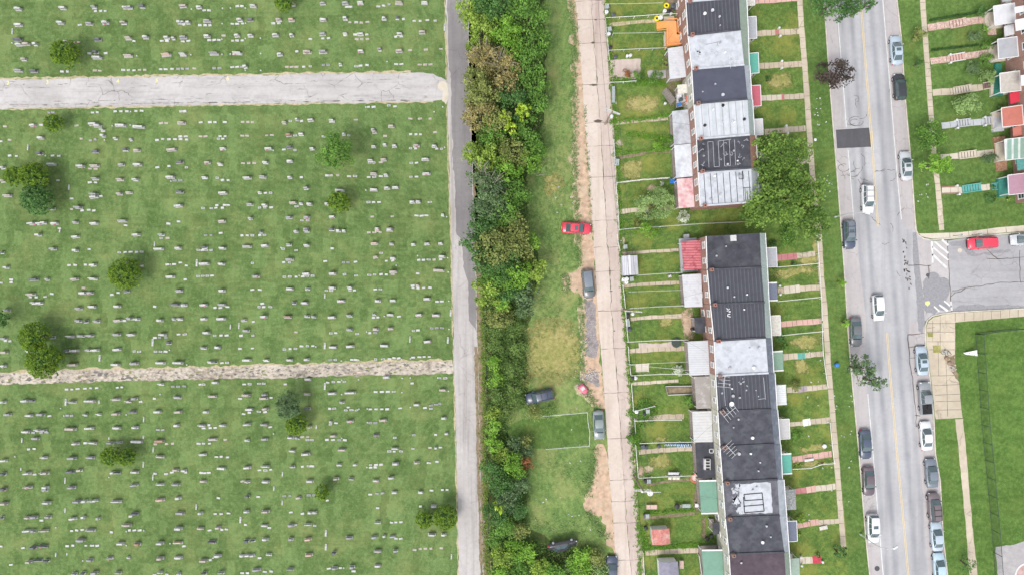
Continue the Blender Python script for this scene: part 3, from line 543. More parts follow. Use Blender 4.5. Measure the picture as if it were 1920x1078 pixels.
# ---------------------------------------------------------------- cemetery stones (positions noted tile by tile: ox, oy, pixels per source pixel)
TILES = {
'A': (0,0,4.465, "150,78,60,w;523,70,60,w;782,62,42,g;1045,65,46,w;1083,65,46,g;1185,55,52,d;1530,53,70,t;1662,62,52,w;150,210,78,w;503,193,62,w;743,200,72,g;880,193,66,w;1030,193,52,t;1500,190,40,w;1530,190,36,w;1570,190,40,w;1728,175,75,g;145,335,80,d;155,375,60,w;212,370,76,t;293,372,36,w;540,358,72,w;815,333,68,d;1070,323,58,t;1218,316,56,w;1393,318,52,w;1447,322,34,w;1530,315,70,g;1730,305,62,w;195,498,50,t;800,440,50,d;810,485,90,w;1070,470,86,t;1388,462,92,p;1530,460,62,w;1790,452,88,g;148,592,80,g;278,597,72,d",
 "800,97;843,95;882,95;1710,90;1750,90;668,212;1674,213;1718,214;1757,214;1540,208;1122,347;1355,345;1398,345;1530,350;1577,345;1753,340;1793,338;1832,338;1870,300t;610,357p;657,355p;885,448;748,450;520,602;565,602;793,592t;832,594t;1032,588;1075,590;1122,592;1165,587t;1210,587t;1345,583;1387,583;1440,580;1492,580g;1528,578g;1568,578g;1625,575t;1793,574g;1838,573g",
 "1602,78;1863,72;1860,200;1858,330;1858,458;1598,460;1145,470;100,362", "103,265,50"),
'B': (430,0,4.465, "197,53,62,w;780,30,56,g;968,28,62,g;1095,28,58,w;1418,27,74,t;1633,26,62,w;535,40,36,t;85,170,50,w;172,168,60,d;412,168,54,t;518,170,58,p;783,168,62,w;968,157,44,w;1293,157,44,w;1405,153,34,d;62,300,50,w;175,300,50,w;383,297,60,w;520,298,40,w;778,287,62,g;968,287,42,w;1097,288,58,w;1425,288,52,w;1613,273,62,t;62,448,95,w;420,458,52,w;650,438,86,t;783,438,80,g;1098,430,56,w;1257,417,36,g;1420,428,66,t;928,540,30,w;132,562,36,w",
 "67,54;105,54;985,60;1015,60;1247,57;1292,50;1337,38g;25,203;65,203;112,200;368,198;414,196;1008,188t;1063,190;1103,192t;1155,186t;1458,162;1547,178;1597,178;1658,172;1723,176;28,344;65,342;108,341;678,330;783,325;830,323;1055,292;1150,292;1065,330t;1108,330t;1155,328t;1393,310;1440,308;565,433;1513,422t;1645,417t;1770,412t;25,565;65,563;103,563g;480,562t;520,562t;560,562t;623,562;677,558;787,547g;827,547g;1063,558;1098,553;1152,547;1397,540;1440,540;1593,543t;1638,543t;1683,541t",
 "10,70;133,70;135,197;133,325;260,322;262,450;8,455;262,592;133,590;1320,518", "1803,230,58"),
'C': (0,190,4.465, "270,202,56,w;778,193,84,w;812,207,78,w;1005,203,105,w;1155,215,115,w;855,243,42,w;860,290,38,w;335,307,60,w;1515,182,82,t;963,312,36,w;1092,322,28,w;795,422,62,d;1045,407,52,d;1140,412,66,t;1433,407,90,t;1862,398,60,w;330,438,52,d;427,528,76,w;675,545,70,w;787,540,88,t;1012,532,60,g;1150,532,78,w;1500,512,72,d;1733,515,58,t;1840,528,50,w;20,557,42,w;795,650,64,g;1000,657,70,t;1130,657,50,w;1425,638,78,w;1710,640,52,w;25,668,55,t;58,790,80,t;785,780,72,g;782,802,80,w;998,776,56,t;1075,765,64,t;1502,760,72,d;1867,770,76,w;655,890,72,g;435,900,50,d;1495,878,70,w;1855,1005,72,t;265,1024,62,w;325,1024,50,w;365,1018,44,w;450,1023,70,w;625,1013,56,g;783,1023,74,w;1020,1002,90,g",
 "410,97g;442,95g;775,97;815,95;965,86;1013,86;1062,86;1138,84;1187,82;1515,86;1545,86;343,200;638,205t;1345,185t;1388,184t;1680,178;1757,177;1800,177;1882,177;38,212t;78,325t;8,337;677,315t;757,330g;797,322g;1510,297;1555,296;1315,327;1362,319;1415,320;1465,320;1512,319;1563,323;1677,295t;1718,295t;1843,295;1885,295;1828,316;1865,316;82,457;138,460;440,457;493,460;750,566t;798,568t;1317,555;1415,545;1560,555;485,664;752,680;800,682;1462,664g;1510,662g;1818,643;1863,661;1910,663;845,796;600,815;597,905t;687,916;743,910;787,916;1700,895;1768,897;1808,893;1862,893;1815,872;1880,870;1908,870;1052,1040;1410,1026;1495,1008;497,1064",
 "380,457;1093,88;875,326;1430,670;940,208;1090,200", "233,388,50;228,748,38;577,722,44"),
'D': (430,190,4.465, "458,180,40,t;563,153,28,w;680,160,56,w;855,165,54,w;497,285,58,r;600,278,46,w;955,275,34,w;1200,238,36,w;1212,258,42,t;1353,210,60,t;325,398,68,w;500,385,56,d;690,398,42,w;1207,380,44,w;1300,365,34,w;1380,376,44,w;1565,374,66,t;1715,377,50,w;300,514,52,w;503,503,60,w;1178,496,50,w;1290,490,54,t;1640,487,76,w;148,643,78,w;275,634,68,g;503,637,42,w;1207,607,66,t;1310,620,40,w;1648,607,78,w;640,728,44,g;252,765,34,w;925,748,92,w;1207,742,76,w;1318,728,58,w;1388,722,60,w;170,864,64,g;530,850,66,t;597,857,34,w;670,862,50,w;813,858,34,w;295,870,46,w;1530,845,50,w;1580,843,44,w;175,982,36,w;498,975,60,g;645,972,62,g;858,968,56,w;1785,953,30,w;640,1070,50,g;1235,1068,44,w;1340,1070,60,g",
 "1165,50;1207,50;1335,37;1387,45;110,175t;153,175t;192,176t;510,168;605,168;1058,157t;1515,147t;1595,147t;1680,147t;107,290t;147,290t;312,287t;355,285t;551,289;790,297;858,294;1000,288;1303,292t;1722,260t;1518,278;1563,279;1600,279;456,406;550,410;1517,395;1560,397;1737,400;1777,400;113,520t;160,519t;207,518t;1175,515;1210,515;1267,512t;1523,518;1567,517;603,638;817,623;850,622t;907,620t;1003,630;1052,628;1167,637;1213,635;1268,629;1520,634;1567,633;303,769;345,768;253,892;297,892;350,890;563,880;835,874;1165,846;1208,846;1253,846;1678,845;608,998;657,998;1195,967t;1363,965t;1567,958;1610,960;1650,957",
 "1143,50;1715,90;1787,48;367,412;1820,968;1143,745;1803,388", ""),
'E': (0,430,3.993, "287,43,42,w;562,57,62,w;1018,42,62,w;1205,40,48,g;395,147,54,g;563,158,40,w;1185,147,85,w;1333,142,50,w;1527,137,48,d;1663,142,58,w;10,175,30,d;945,252,72,g;695,268,50,w;1528,258,86,w;1657,260,56,w;45,285,40,w;250,376,76,d;350,374,32,g;557,373,62,t;693,370,76,w;1273,355,78,w;228,486,74,t;615,477,56,w;670,476,56,g;943,464,52,d;1338,460,60,g;1660,459,56,w;295,551,48,w;250,551,44,w;48,605,60,g;587,592,58,g;685,579,64,w;873,576,64,w;1310,563,80,d;1375,567,50,w;1523,566,60,w;1658,563,64,g;583,685,50,g;640,690,40,d;720,687,50,g;877,682,72,t;970,666,50,g;1023,672,44,w;1195,681,54,w;1298,671,30,g;1343,671,46,w;1522,670,58,w;1653,669,80,w;520,802,64,w;600,797,68,g;672,794,54,g;870,786,68,g;978,788,66,w;1217,787,60,w;1258,850,44,d;1545,773,56,w;25,817,50,g;385,808,50,d;498,908,42,d;560,907,66,w;660,903,46,g;712,903,62,w;873,899,68,w;1520,887,50,g;1625,883,48,w;203,911,32,w;30,920,54,t;540,1013,78,t;863,1012,70,w;1000,1003,72,g;1198,998,84,w;1333,997,84,w;1570,993,44,w;1605,992,44,d;20,1022,46,w",
 "1540,46g;1580,46g;1652,29;1207,67;1253,67t;668,150;893,174;938,172;978,170;1022,171;1060,169;1485,156;1517,157;1548,157;1580,157;518,269;563,268;640,266;1253,264;1303,262;1350,250;1395,272;1483,351;1518,349;1553,349;1588,347;1387,375;85,377;85,397;8,400;227,507;272,507;338,504;388,482;838,488;885,474;623,438t;1158,577;1610,585;1650,586;1703,580;217,727;932,683;1160,810;1195,808g;1243,808g;1337,784;1383,784;1607,793;1655,792;1697,792;40,832;75,835;1005,911;1042,913;1165,913;1202,913;1240,913;1662,998;1700,996;1060,275t",
 "1275,263;1268,902;1398,1012", "447,12,28;1157,112,36;1473,252,55;1143,845,55;746,962,50"),
'F': (430,430,3.993, "497,16,34,w;577,14,44,g;765,3,44,d;815,12,38,w;855,12,30,w;1107,8,38,p;1198,7,56,w;232,22,30,d;130,128,80,g;262,123,60,w;445,117,44,g;577,120,44,w;1085,107,62,p;1213,110,36,g;1377,114,38,w;1479,109,44,w;1580,107,38,w;450,225,68,g;1093,208,42,t;1223,217,46,w;1592,205,60,w;197,352,64,g;573,334,62,w;772,332,60,w;1225,318,66,t;1568,307,96,t;450,446,62,w;583,446,40,g;770,438,58,w;900,436,40,w;1408,420,30,t;483,551,36,d;563,551,56,w;835,537,70,w;1110,535,50,w;1223,532,48,w;1478,520,60,w;258,653,54,w;435,655,64,r;580,650,44,g;630,652,36,g;768,658,62,w;897,645,50,g;1083,636,32,g;1203,638,58,w;1418,640,56,w;1547,643,68,w;107,680,46,g;123,757,60,g;898,749,48,g;1093,747,48,t;1205,741,46,t;1482,839,64,w;1160,870,68,w;773,881,64,w;902,875,72,w;130,978,76,w;275,980,48,w;449,977,54,w;578,973,42,w",
 "95,47;135,47;173,47;228,45;263,43;1043,25t;1085,24t;1128,24t;402,147;500,158;770,144;1137,178;173,253;407,247;450,249;718,239;855,248g;888,248g;945,244;1175,237;1223,236;1418,230;1453,230;1492,228;1533,228t;1582,226;412,356;453,354;500,356;550,353;583,349;623,348;862,337;948,346;1048,342;1088,339;1136,337;1175,339;1222,337t;1410,331;172,452;228,452;727,457;763,457;903,455;937,456;1093,449;1131,448;1373,422;1375,438;1413,440;1455,438;1502,436;247,555;223,580;257,580;307,580;1555,540;1590,538;180,690;1080,660;1112,657;1270,651;498,768t;760,776;797,774;957,780;1052,774;1093,773g;1378,756;1412,754;1515,738g;1552,736g;1592,737g;88,794;177,793;80,892;173,889;413,897;455,893;495,891;540,873;585,871;625,871;757,974g;793,974;917,974;947,975;1095,971;1150,969;1200,967;1233,961;1267,963;1375,957;1423,954;1458,952;1497,952",
 "387,138;523,346;1640,320;1643,535;1645,745;1290,970;838,982;1635,214;1250,270;1410,198;1160,648;1028,764;647,877;1355,966;968,975", "715,498,36;715,870,50;72,720,48;1352,822,48;1636,828,50;1658,625,50;8,728,36"),
'G': (0,680,4.465, "20,328,50,w;205,318,62,w;260,317,58,d;600,328,76,g;752,318,100,w;965,305,82,t;1122,300,58,g;1070,323,50,t;1480,290,76,g;1778,280,76,t;60,433,66,g;242,440,62,w;340,432,70,g;710,435,34,w;823,431,40,w;968,427,70,t;1107,410,66,d;1317,410,66,w;1490,411,66,t;1717,411,54,w;212,577,72,w;310,565,50,w;360,567,60,g;587,553,106,t;745,547,82,w;975,544,74,w;1130,540,52,w;1475,524,48,w;1687,525,66,w;1862,523,56,w;295,633,68,g;630,676,68,w;770,671,80,w;925,668,60,g;995,666,60,g;1140,660,108,w;1333,655,84,r;1778,640,88,t;1693,768,72,w;1335,785,80,t;365,793,60,w;600,798,74,g;755,793,72,g;30,818,64,w;1852,883,80,w;580,913,74,d;663,900,48,t;940,920,44,w;980,920,60,d;1125,914,70,w;1467,897,60,t;1535,903,50,w;228,925,66,w;345,925,40,t;385,922,44,t;25,930,46,d;1800,165,56,w;1345,178,48,w",
 "558,221;603,221;651,216;711,213;760,210;810,209;982,206;1020,202;1447,197g;1492,197g;1543,194g;1705,179;1675,180;1293,298;1178,323;415,443;563,439g;600,440g;1322,558g;1363,560g;278,583g;345,584g;390,580g;1750,520;1705,546;1760,544;1802,542;240,722;287,718;713,670;1297,680t;1393,677t;1443,675t;1663,674;1705,673;1755,673;1812,785;1852,783;1905,788;1885,643t;1298,925;1392,928;1685,918;1715,920;1748,918;290,932;1440,915;1555,915",
 "507,380;1057,433;1340,262;125,783;535,442", "550,327,60;1203,472,45;1200,620,30;1283,725,45;1200,850,50;183,648,40;912,630,20;830,327,30;175,888,24"),
'H': (430,680,4.465, "655,138,62,w;1315,120,64,w;140,270,74,t;292,268,50,g;285,297,84,t;647,262,60,t;858,255,80,w;1010,250,108,w;1785,227,68,t;940,328,46,g;165,390,70,w;300,385,60,t;652,383,52,d;1565,350,58,w;1010,488,66,t;1285,480,72,t;145,515,64,w;290,517,66,g;845,495,28,w;668,535,46,t;867,612,56,t;1227,604,56,d;510,626,60,w;560,626,30,g;145,648,44,w;293,638,60,g;525,737,56,w;638,763,82,w;940,729,72,t;1383,718,66,w;1727,713,28,w;1795,463,48,w;147,876,72,w;300,868,74,w;527,869,44,g;917,854,48,w;1050,852,38,w;1390,843,60,w;1568,834,54,t;1817,593,34,w",
 "125,178;170,176;248,172;287,172;468,178;823,163;870,158;918,157;963,156;1757,125;1808,127;1530,170;1225,242;1277,241;1327,240;1377,239;90,299;350,290;247,406;300,410;168,415;120,427;840,382;878,380;995,371;975,395;1023,393;1065,395;1180,387;1228,386;1277,386;1322,386;1430,378;1638,375;1687,355g;1730,347g;1762,340g;1687,382;845,514;893,503;1180,501g;1223,501g;342,536;655,643;692,643;608,620t;655,620t;817,642;868,643;921,644g;967,645;1385,624;1545,602g;1727,600;1340,738;1380,740;1437,738;1537,716;1680,710t;1767,706;252,897;302,898;347,892;612,867;663,863;693,863;1183,853;1228,852;1270,850;1670,836;1737,825;1183,875;1222,872",
 "1515,124;1082,140;940,142;1447,127;1445,247;940,262;1835,235;1516,370;1155,383;1155,498;492,506;583,637;940,628;1152,872;370,592;1085,385", "800,195,60;728,535,35"),
'I': (0,868,4.465, "25,217,60,d;232,202,78,t;378,203,52,w;370,225,50,g;598,202,72,g;1120,184,70,g;1337,178,74,w;1470,178,74,g;1697,152,58,t;30,338,66,t;390,331,72,w;645,320,66,g;708,317,44,w;765,318,44,w;798,312,40,w;972,322,96,w;1340,306,80,p;1487,293,58,w;10,457,30,d;228,457,54,t;283,452,60,g;400,450,54,g;608,465,72,w;697,452,30,w;817,464,32,w;1125,425,66,d;1507,418,74,g;1677,418,40,w;223,567,76,w;277,567,40,g;365,566,78,t;755,562,90,g;1060,517,82,t;1495,545,70,w;1675,547,60,t;1823,540,50,t;675,645,74,g;275,707,60,d;355,698,86,d;1008,672,64,w;1147,678,62,r;1340,668,62,w;1485,668,95,p;1773,660,72,d;243,825,40,t;310,817,86,d;385,818,46,d;752,812,50,g;915,797,62,g;1070,793,24,w;1340,795,66,t;1490,790,74,w;1703,815,66,t;1820,774,68,w;620,928,46,g;693,920,40,d;790,918,56,g;987,918,58,g;1338,915,36,w;1495,928,32,w;1707,922,46,d;1850,918,54,g",
 "1092,444;347,478;1802,423;1852,423;1910,418;1828,290;600,565;643,560;690,556;932,576;1085,560;1125,560;1170,560;1755,560;1858,555;1895,552;563,692;610,688;720,688;772,688;815,688;193,708;1540,693;5,695;1760,808;92,848;1295,935;1397,930",
 "912,117;1057,570;1203,563;1057,688;693,815;1783,793;468,537;1423,672", "545,145,52;1280,118,50;545,395,40;1643,365,48;467,765,35;560,760,20"),
'J': (430,868,4.465, "145,155,54,t;302,155,70,w;673,150,68,w;893,130,52,t;1018,132,44,g;1225,148,60,w;1352,124,58,w;150,278,36,d;577,290,44,t;1380,245,52,w;1600,245,46,w;142,404,44,w;302,404,74,t;672,415,40,w;712,413,40,w;1710,360,54,w;290,525,62,w;515,520,54,g;658,515,66,w;1240,498,56,w;142,650,46,d;193,650,46,d;297,636,58,w;512,637,48,g;657,637,66,p;1000,625,66,g;1213,618,60,g;1295,612,26,w;1365,615,58,g;1695,597,76,w;1793,598,48,w;102,775,44,w;150,772,44,w;193,772,44,w;327,767,54,w;665,767,74,p;875,750,36,d;1240,737,70,w;1390,733,44,g;225,892,76,g;510,888,60,g;880,878,48,g;1027,868,52,g;1240,860,58,w",
 "105,152t;242,280;460,273g;508,271g;665,267g;707,267g;1180,260;1235,253g;1283,250g;1693,227;1783,222;1823,222;1242,373;515,410;612,421;135,513;335,540;555,516g;715,522;1357,495;1393,493;1437,491;1395,630;1435,630;1550,725t;1597,718t;1640,715t;1687,715t;1773,711t;253,792;297,907;350,903;108,918;152,918;833,880;930,876;1040,902;1600,360;820,310",
 "957,876;5,420", "445,90,40;443,330,40;93,473,55;808,585,55;808,700,55;1860,780,45;373,210,36"),
}
def stone(nm, c, st): return simple(nm, c, .75, .3, .16, 5, stain=st, ss=2.2)
S_MAT = {'w': stone('pale_stone', (.53,.53,.52), (.30,.30,.29)), 'g': stone('grey_granite', (.33,.33,.34), (.2,.2,.2)), 'd': stone('dark_granite', (.15,.155,.17), (.09,.09,.1)),
         't': stone('brownish_stone', (.44,.39,.35), (.27,.23,.2)), 'p': stone('pink_granite', (.56,.41,.35), (.38,.27,.22)), 'r': stone('red_granite', (.38,.24,.18), (.22,.13,.1))}
S_INS = simple('inscription_panel', (.2,.2,.21), .6, .3, .2, 14); S_FLOW = simple('grave_flowers', (.5,.2,.25), .9, .1, .5, 14)
S_PLN = simple('base_stone', (.43,.425,.41), .85, .2, .2, 4, stain=(.3,.3,.27), ss=2)
CN = {'w':'pale','g':'grey','d':'dark','t':'brownish','p':'pink','r':'reddish'}
def tablet(m, w, h, t, kind, z0, y0):
    """upright tablet in the x-z plane with a shaped top"""
    if kind == 'round': prof = [(-w/2,0),(w/2,0),(w/2,h*.72)] + [(w/2*math.cos(a), h*.72+h*.28*math.sin(a)) for a in np.linspace(.35,2.8,7)] + [(-w/2,h*.72)]
    elif kind == 'serp': prof = [(-w/2,0),(w/2,0),(w/2,h*.8),(w*.38,h*.86),(w*.2,h*.98),(0,h),(-w*.2,h*.98),(-w*.38,h*.86),(-w/2,h*.8)]
    else: prof = [(-w/2,0),(w/2,0),(w/2,h*.93),(w*.47,h),(-w*.47,h),(-w/2,h*.93)]
    n = len(prof); back = .7 if kind == 'slant' else 1
    vs = [(x, y0-t/2, z0+z) for x, z in prof] + [(x, y0+t/2 if kind != 'slant' else y0+t/2, z0+z) for x, z in prof]
    if kind == 'slant': vs = [(x, y0-t/2 + (z-z0)/h*t*.6, z) for x, y, z in vs[:n]] + vs[n:]
    m.add(vs, [tuple(range(n)), tuple(reversed(range(n, 2*n)))] + [(i, n+i, n+(i+1)%n, (i+1)%n) for i in range(n)])
def section(px, py):
    if py < 172-.02*px: return 0
    if py < 705-.015*px*.9: return 1
    return 2
ROW0 = {0: 17, 1: 211, 2: 727}; PITCH = {0: 28.6, 1: 26.3, 2: 26.2}
SECN = {0: 'above the wide lane', 1: 'between the two lanes', 2: 'below the narrow lane'}
heads, marks, pegs, slabs = [], [], [], []
for key, (ox, oy, sc, U, M_, S_, V_) in TILES.items():
    for e in U.split(';'):
        x, y, w, c = e.split(','); heads.append((ox+float(x)/sc, oy+float(y)/sc, float(w)/sc/PPM, c))
    for e in M_.split(';'):
        c = 'w'
        if e[-1].isalpha(): c = e[-1]; e = e[:-1]
        x, y = e.split(','); marks.append((ox+float(x)/sc, oy+float(y)/sc, .62, c))
    for e in S_.split(';'):
        x, y = e.split(','); pegs.append((ox+float(x)/sc, oy+float(y)/sc, .2, 'w'))
    for e in V_.split(';'):
        if e: x, y, h = e.split(','); slabs.append((ox+float(x)/sc, oy+float(y)/sc, float(h)/sc/PPM, 'w'))
# widest headstones stay individuals (limit of one kind), in rows read from left to right
def rows(items, desc):
    """label each stone by its section, its row (row lines follow the lanes' slope) and its place in the row"""
    out = {}
    for s in (0,1,2):
        I = [i for i, q in enumerate(items) if section(q[0], q[1]) == s]
        yy = {i: items[i][1] + (.012 if s else .018)*(items[i][0]-430) for i in I}
        srt = sorted(I, key=lambda i: yy[i]); rws = []
        for i in srt:
            k = round((yy[i]-ROW0[s])/PITCH[s])
            out[i] = (s, k)
        ks = sorted({out[i][1] for i in I})
        for kk, k in enumerate(ks):
            mem = sorted([i for i in I if out[i][1] == k], key=lambda i: (items[i][0], items[i][1]))
            for n_, i in enumerate(mem): out[i] = (s, kk+1, n_+1, len(mem))
    return out
def mk_label(nm, s, r, n):
    return f"{nm}, {nth(n)} from left in {nth(r)} row {SECN[s]}"
heads_sorted = sorted(range(len(heads)), key=lambda i: -heads[i][2]*(1 if heads[i][3] != 'x' else 1))
ind = set(heads_sorted[:300]); lab = rows(heads, 0); used_l = set()
rest = MB(); HC = ['w','g','d','t','p','r']
sh = random.Random(5)
def head_geo(m, w, c, mi0, mi1, mi2, off=(0,0,0), idx=0):
    h = sh.uniform(.5,.82) if w > .7 else sh.uniform(.35,.6); kind = sh.choice(['rect','rect','serp','round','slant'])
    t = sh.uniform(.22,.32); w = w*.9; bw = w; tw = w*sh.uniform(.72,.9)
    n0 = len(m.v); hb = sh.uniform(.12,.22)
    m.box((0,0,hb/2-.02), (bw, .44, hb+.04), mi=mi1, taper=.96)
    f0 = len(m.f); tablet(m, tw, h, t, kind, hb, .04)
    for q in range(f0, len(m.f)): m.m[q] = mi0
    if kind != 'slant': m.box((0, .04-t/2-.008, hb+h*.5), (tw*.62, .012, h*.45), mi=mi2)
    if sh.random() < .16: m.box((sh.uniform(-.3,.3)*w, -.2, hb+.07), (.14,.12,.14), mi=3, taper=1.5)
    a = R(1.0 + sh.uniform(-5,5)); ca, sa = math.cos(a), math.sin(a)
    for q in range(n0, len(m.v)):
        x, y, z = m.v[q]; m.v[q] = (x*ca-y*sa+off[0], x*sa+y*ca+off[1], z+off[2])
for i, (px, py, w, c) in enumerate(heads):
    loc = W(px, py+.3, .38)
    if i in ind:
        m = MB(); head_geo(m, w, c, 0, 1, 2)
        o = m.build('headstone', [S_MAT[c], S_PLN if c != 'd' else S_MAT['g'], S_INS, S_FLOW], loc=(loc[0], loc[1], -.02))
        s, r, n, _ = lab[i]; sz = 'wide ' if w > 1.5 else ('small ' if w < .9 else '')
        tag(o, mk_label(f"{sz}{CN[c]} upright headstone", s, r, n), 'headstone', 'headstones standing in rows in the cemetery')
    else:
        m0 = len(rest.m); head_geo(rest, w, c, HC.index(c), HC.index('w'), HC.index('d'), (loc[0], loc[1], -.02))
        for q in range(m0, len(rest.m)): rest.m[q] = min(rest.m[q], 5)
if rest.v: tag(rest.build('small_headstones', [S_MAT[x] for x in HC]), 'small low headstones scattered between the rows of larger ones on the cemetery grass', 'headstones', kind='stuff')
lab = rows(marks, 0); rest = MB(); ms = set(sorted(range(len(marks)), key=lambda i: (marks[i][3] == 't', abs(marks[i][0]-600)+abs(marks[i][1]-539)))[:298])
for i, (px, py, w, c) in enumerate(marks):
    loc = W(px, py, .06); w2 = sh.uniform(.46,.70); d2 = sh.uniform(.26,.36); hh = .14 if c != 't' else .05; rz = R(1+sh.uniform(-9,9))
    if i in ms:
        m = MB(); m.box((0,0,hh/2-.02), (w2, d2, hh), rz, taper=.94)
        if c == 'g' or sh.random() < .4: m.box((0,0,hh-.018), (w2*.6, d2*.5, .012), rz, 1)
        o = m.build('flat_grave_marker', [S_MAT[c], S_INS], loc=(loc[0], loc[1], -.02)); s, r, n, _ = lab[i]
        tag(o, mk_label(f"{CN[c]} flat grave marker", s, r, n), 'grave marker', 'flat grave markers set in the cemetery grass')
    else: rest.box((loc[0],loc[1],hh/2-.04), (w2, d2, hh), rz, HC.index(c), .94)
tag(rest.build('small_grave_markers', [S_MAT[x] for x in HC]), 'low flat grave markers nearly flush with the grass, in short runs of two to five', 'grave markers', kind='stuff')
lab = rows(pegs, 0)
for i, (px, py, w, c) in enumerate(pegs):
    loc = W(px, py, .1); m = MB(); m.lathe([(.13,-.03),(.13,.1),(.10,.16),(.03,.18)], n=8)
    s, r, n, _ = lab[i]; tag(m.build('plot_corner_stone', S_MAT['w'], loc=(loc[0],loc[1],-.02)), mk_label('tiny white round plot stone', s, r, n), 'plot stone', 'small white plot corner stones')
lab = rows(slabs, 0)
for i, (px, py, h, c) in enumerate(slabs):
    loc = W(px, py, .05); m = MB(); wv = .3 if h > 1.05 else .2
    m.box((0,0,.03), (wv, h, .16), R(-3), taper=.95); m.box((0,h*.2,.12), (wv*.5,h*.25,.02), R(-3), 1)
    s, r, n, _ = lab[i]; tag(m.build('narrow_grave_slab', [S_MAT['w'], S_MAT['g']], loc=(loc[0],loc[1],-.02)), mk_label('long thin white slab lying lengthwise', s, r, n), 'grave slab', 'thin white slabs lying lengthwise in the grass')
# painted plot numbers on the edge of the wide lane
for t, x, y in (('2',15,156),('3',89,155),('4',221,153),('5',294,152),('6',427,148)):
    cu = bpy.data.curves.new('n', 'FONT'); cu.body = t; cu.size = .9; cu.align_x = 'CENTER'; cu.offset = .02
    o = bpy.data.objects.new('n', cu); scene.collection.objects.link(o); dg = bpy.context.evaluated_depsgraph_get(); me = bpy.data.meshes.new_from_object(o.evaluated_get(dg))
    bpy.data.objects.remove(o); me.materials.clear(); me.materials.append(M_yel2); o = bpy.data.objects.new('painted_number', me); wx = W(x, y); o.location = (wx[0], wx[1]-.3, .012)
    link(o); tag(o, kind='structure')
# ---------------------------------------------------------------- trees and shrubs
LM = {
 'green':  leafmat('leaf_green', (.090,.200,.036), (.200,.379,.071), (.120,.260,.044)),
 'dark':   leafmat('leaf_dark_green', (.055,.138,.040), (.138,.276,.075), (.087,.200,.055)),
 'deep':   leafmat('leaf_grey_green', (.075,.137,.062), (.191,.285,.127), (.105,.191,.085)),
 'bright': leafmat('leaf_bright_green', (.135,.301,.034), (.301,.523,.079), (.191,.397,.047)),
 'yg':     leafmat('leaf_yellow_green', (.167,.273,.045), (.364,.501,.091), (.243,.364,.061)),
 'olive':  leafmat('leaf_olive', (.147,.196,.052), (.333,.372,.118), (.235,.295,.088)),
 'brown':  leafmat('leaf_brownish', (.200,.184,.075), (.434,.367,.151), (.217,.233,.075)),
 'lime':   leafmat('leaf_lime', (.300,.450,.030), (.500,.660,.080), (.360,.520,.050)),
 'purple': leafmat('leaf_purple', (.05,.038,.035), (.13,.095,.085), (.06,.075,.04)),
 'pale':   leafmat('leaf_pale_green', (.179,.304,.097), (.386,.524,.207), (.235,.386,.124)),
 'scrub':  leafmat('leaf_scrub', (.10,.19,.045), (.23,.34,.09), (.15,.26,.06)),
 'moss':   leafmat('leaf_topiary', (.069,.144,.014), (.218,.345,.032), (.138,.230,.021)),
 'mix':    leafmat('leaf_street_tree', (.055,.13,.024), (.26,.40,.08), (.12,.23,.04)),
 'rust':   leafmat('leaf_rusty', (.221,.083,.041), (.442,.207,.083), (.248,.166,.055)),
 'white':  leafmat('blossom_white', (.550,.620,.450), (.800,.820,.680), (.200,.350,.120)),
}
M_bark = simple('bark', (.14,.11,.085), .95, .05, .3, 4)
M_bare = simple('bare_branch', (.36,.32,.27), .95, .05, .2, 6)
def leaves(name, mat, parent, R3, n, size, K, cr, c0=(0,0,0), shell=.62, seed=0, flat=0.0, down=-.35):
    """n leaf quads gathered in K clumps spread through an uneven ellipsoid"""
    g = np.random.default_rng(seed)
    d = g.normal(size=(K,3)); d[:,2] = np.where(d[:,2] < down, -d[:,2], d[:,2]); d /= np.linalg.norm(d, axis=1)[:,None]
    rad = g.uniform(shell, 1.0, K)*(1+.13*g.normal(size=K))
    C = d*rad[:,None]
    which = g.integers(0, K, n)
    sz = g.uniform(.65, 1.3, K)[which]
    P = C[which] + g.normal(size=(n,3))*(cr*sz)[:,None]*.55
    r = np.linalg.norm(P, axis=1); over = r > 1.12; P[over] *= (1.12/r[over])[:,None]*g.uniform(.85,1.,over.sum())[:,None]
    P *= np.array(R3)
    N = P/np.linalg.norm(P, axis=1)[:,None]/np.array(R3) ; N = N*.8 + g.normal(size=(n,3))*.55; N[:,2] += .55+flat
    N /= np.linalg.norm(N, axis=1)[:,None]
    t = np.cross(N, g.normal(size=(n,3))); t /= np.linalg.norm(t, axis=1)[:,None]; b = np.cross(N, t)
    s = size*g.uniform(.55, 1.35, n)[:,None]; asp = g.uniform(.5,.9,n)[:,None]
    P = P + np.array(c0)
    V = np.stack([P-t*s*.5, P+b*s*.5*asp-N*s*.08, P+t*s*.5, P-b*s*.5*asp-N*s*.08], 1).reshape(-1,3)
    F = np.arange(n*4).reshape(-1,4)
    o = npmesh(name, V, F, mat, parent); tone = g.uniform(0,1,K)[which]
    at = o.data.attributes.new('clump', 'FLOAT', 'POINT'); at.data.foreach_set('value', np.repeat(tone, 4).astype(np.float32)); return o
def limbs(parent, h, rx, ry, seed, mat=None, zc=.6, tr=.16, nb=7):
    g = random.Random(seed); m = MB()
    lean = (g.uniform(-.15,.15), g.uniform(-.15,.15))
    top = (lean[0]*2, lean[1]*2, h*.75)
    m.tube([(0,0,-.15),(lean[0],lean[1],h*.25),top], [tr*1.3, tr, tr*.45], 7)
    for i in range(nb):
        a = i*2*math.pi/nb+g.uniform(-.4,.4); f = g.uniform(.55,.9); z0 = h*g.uniform(.2,.5)
        m.tube([(lean[0],lean[1],z0), (rx*f*.5*math.cos(a), ry*f*.5*math.sin(a), z0+(h*.8-z0)*.5), (rx*f*math.cos(a), ry*f*math.sin(a), h*g.uniform(.6,.88))], [tr*.5, tr*.3, tr*.1], 5)
    return m.build('trunk', mat or M_bark, parent)
TN = {}
seedc = [100]
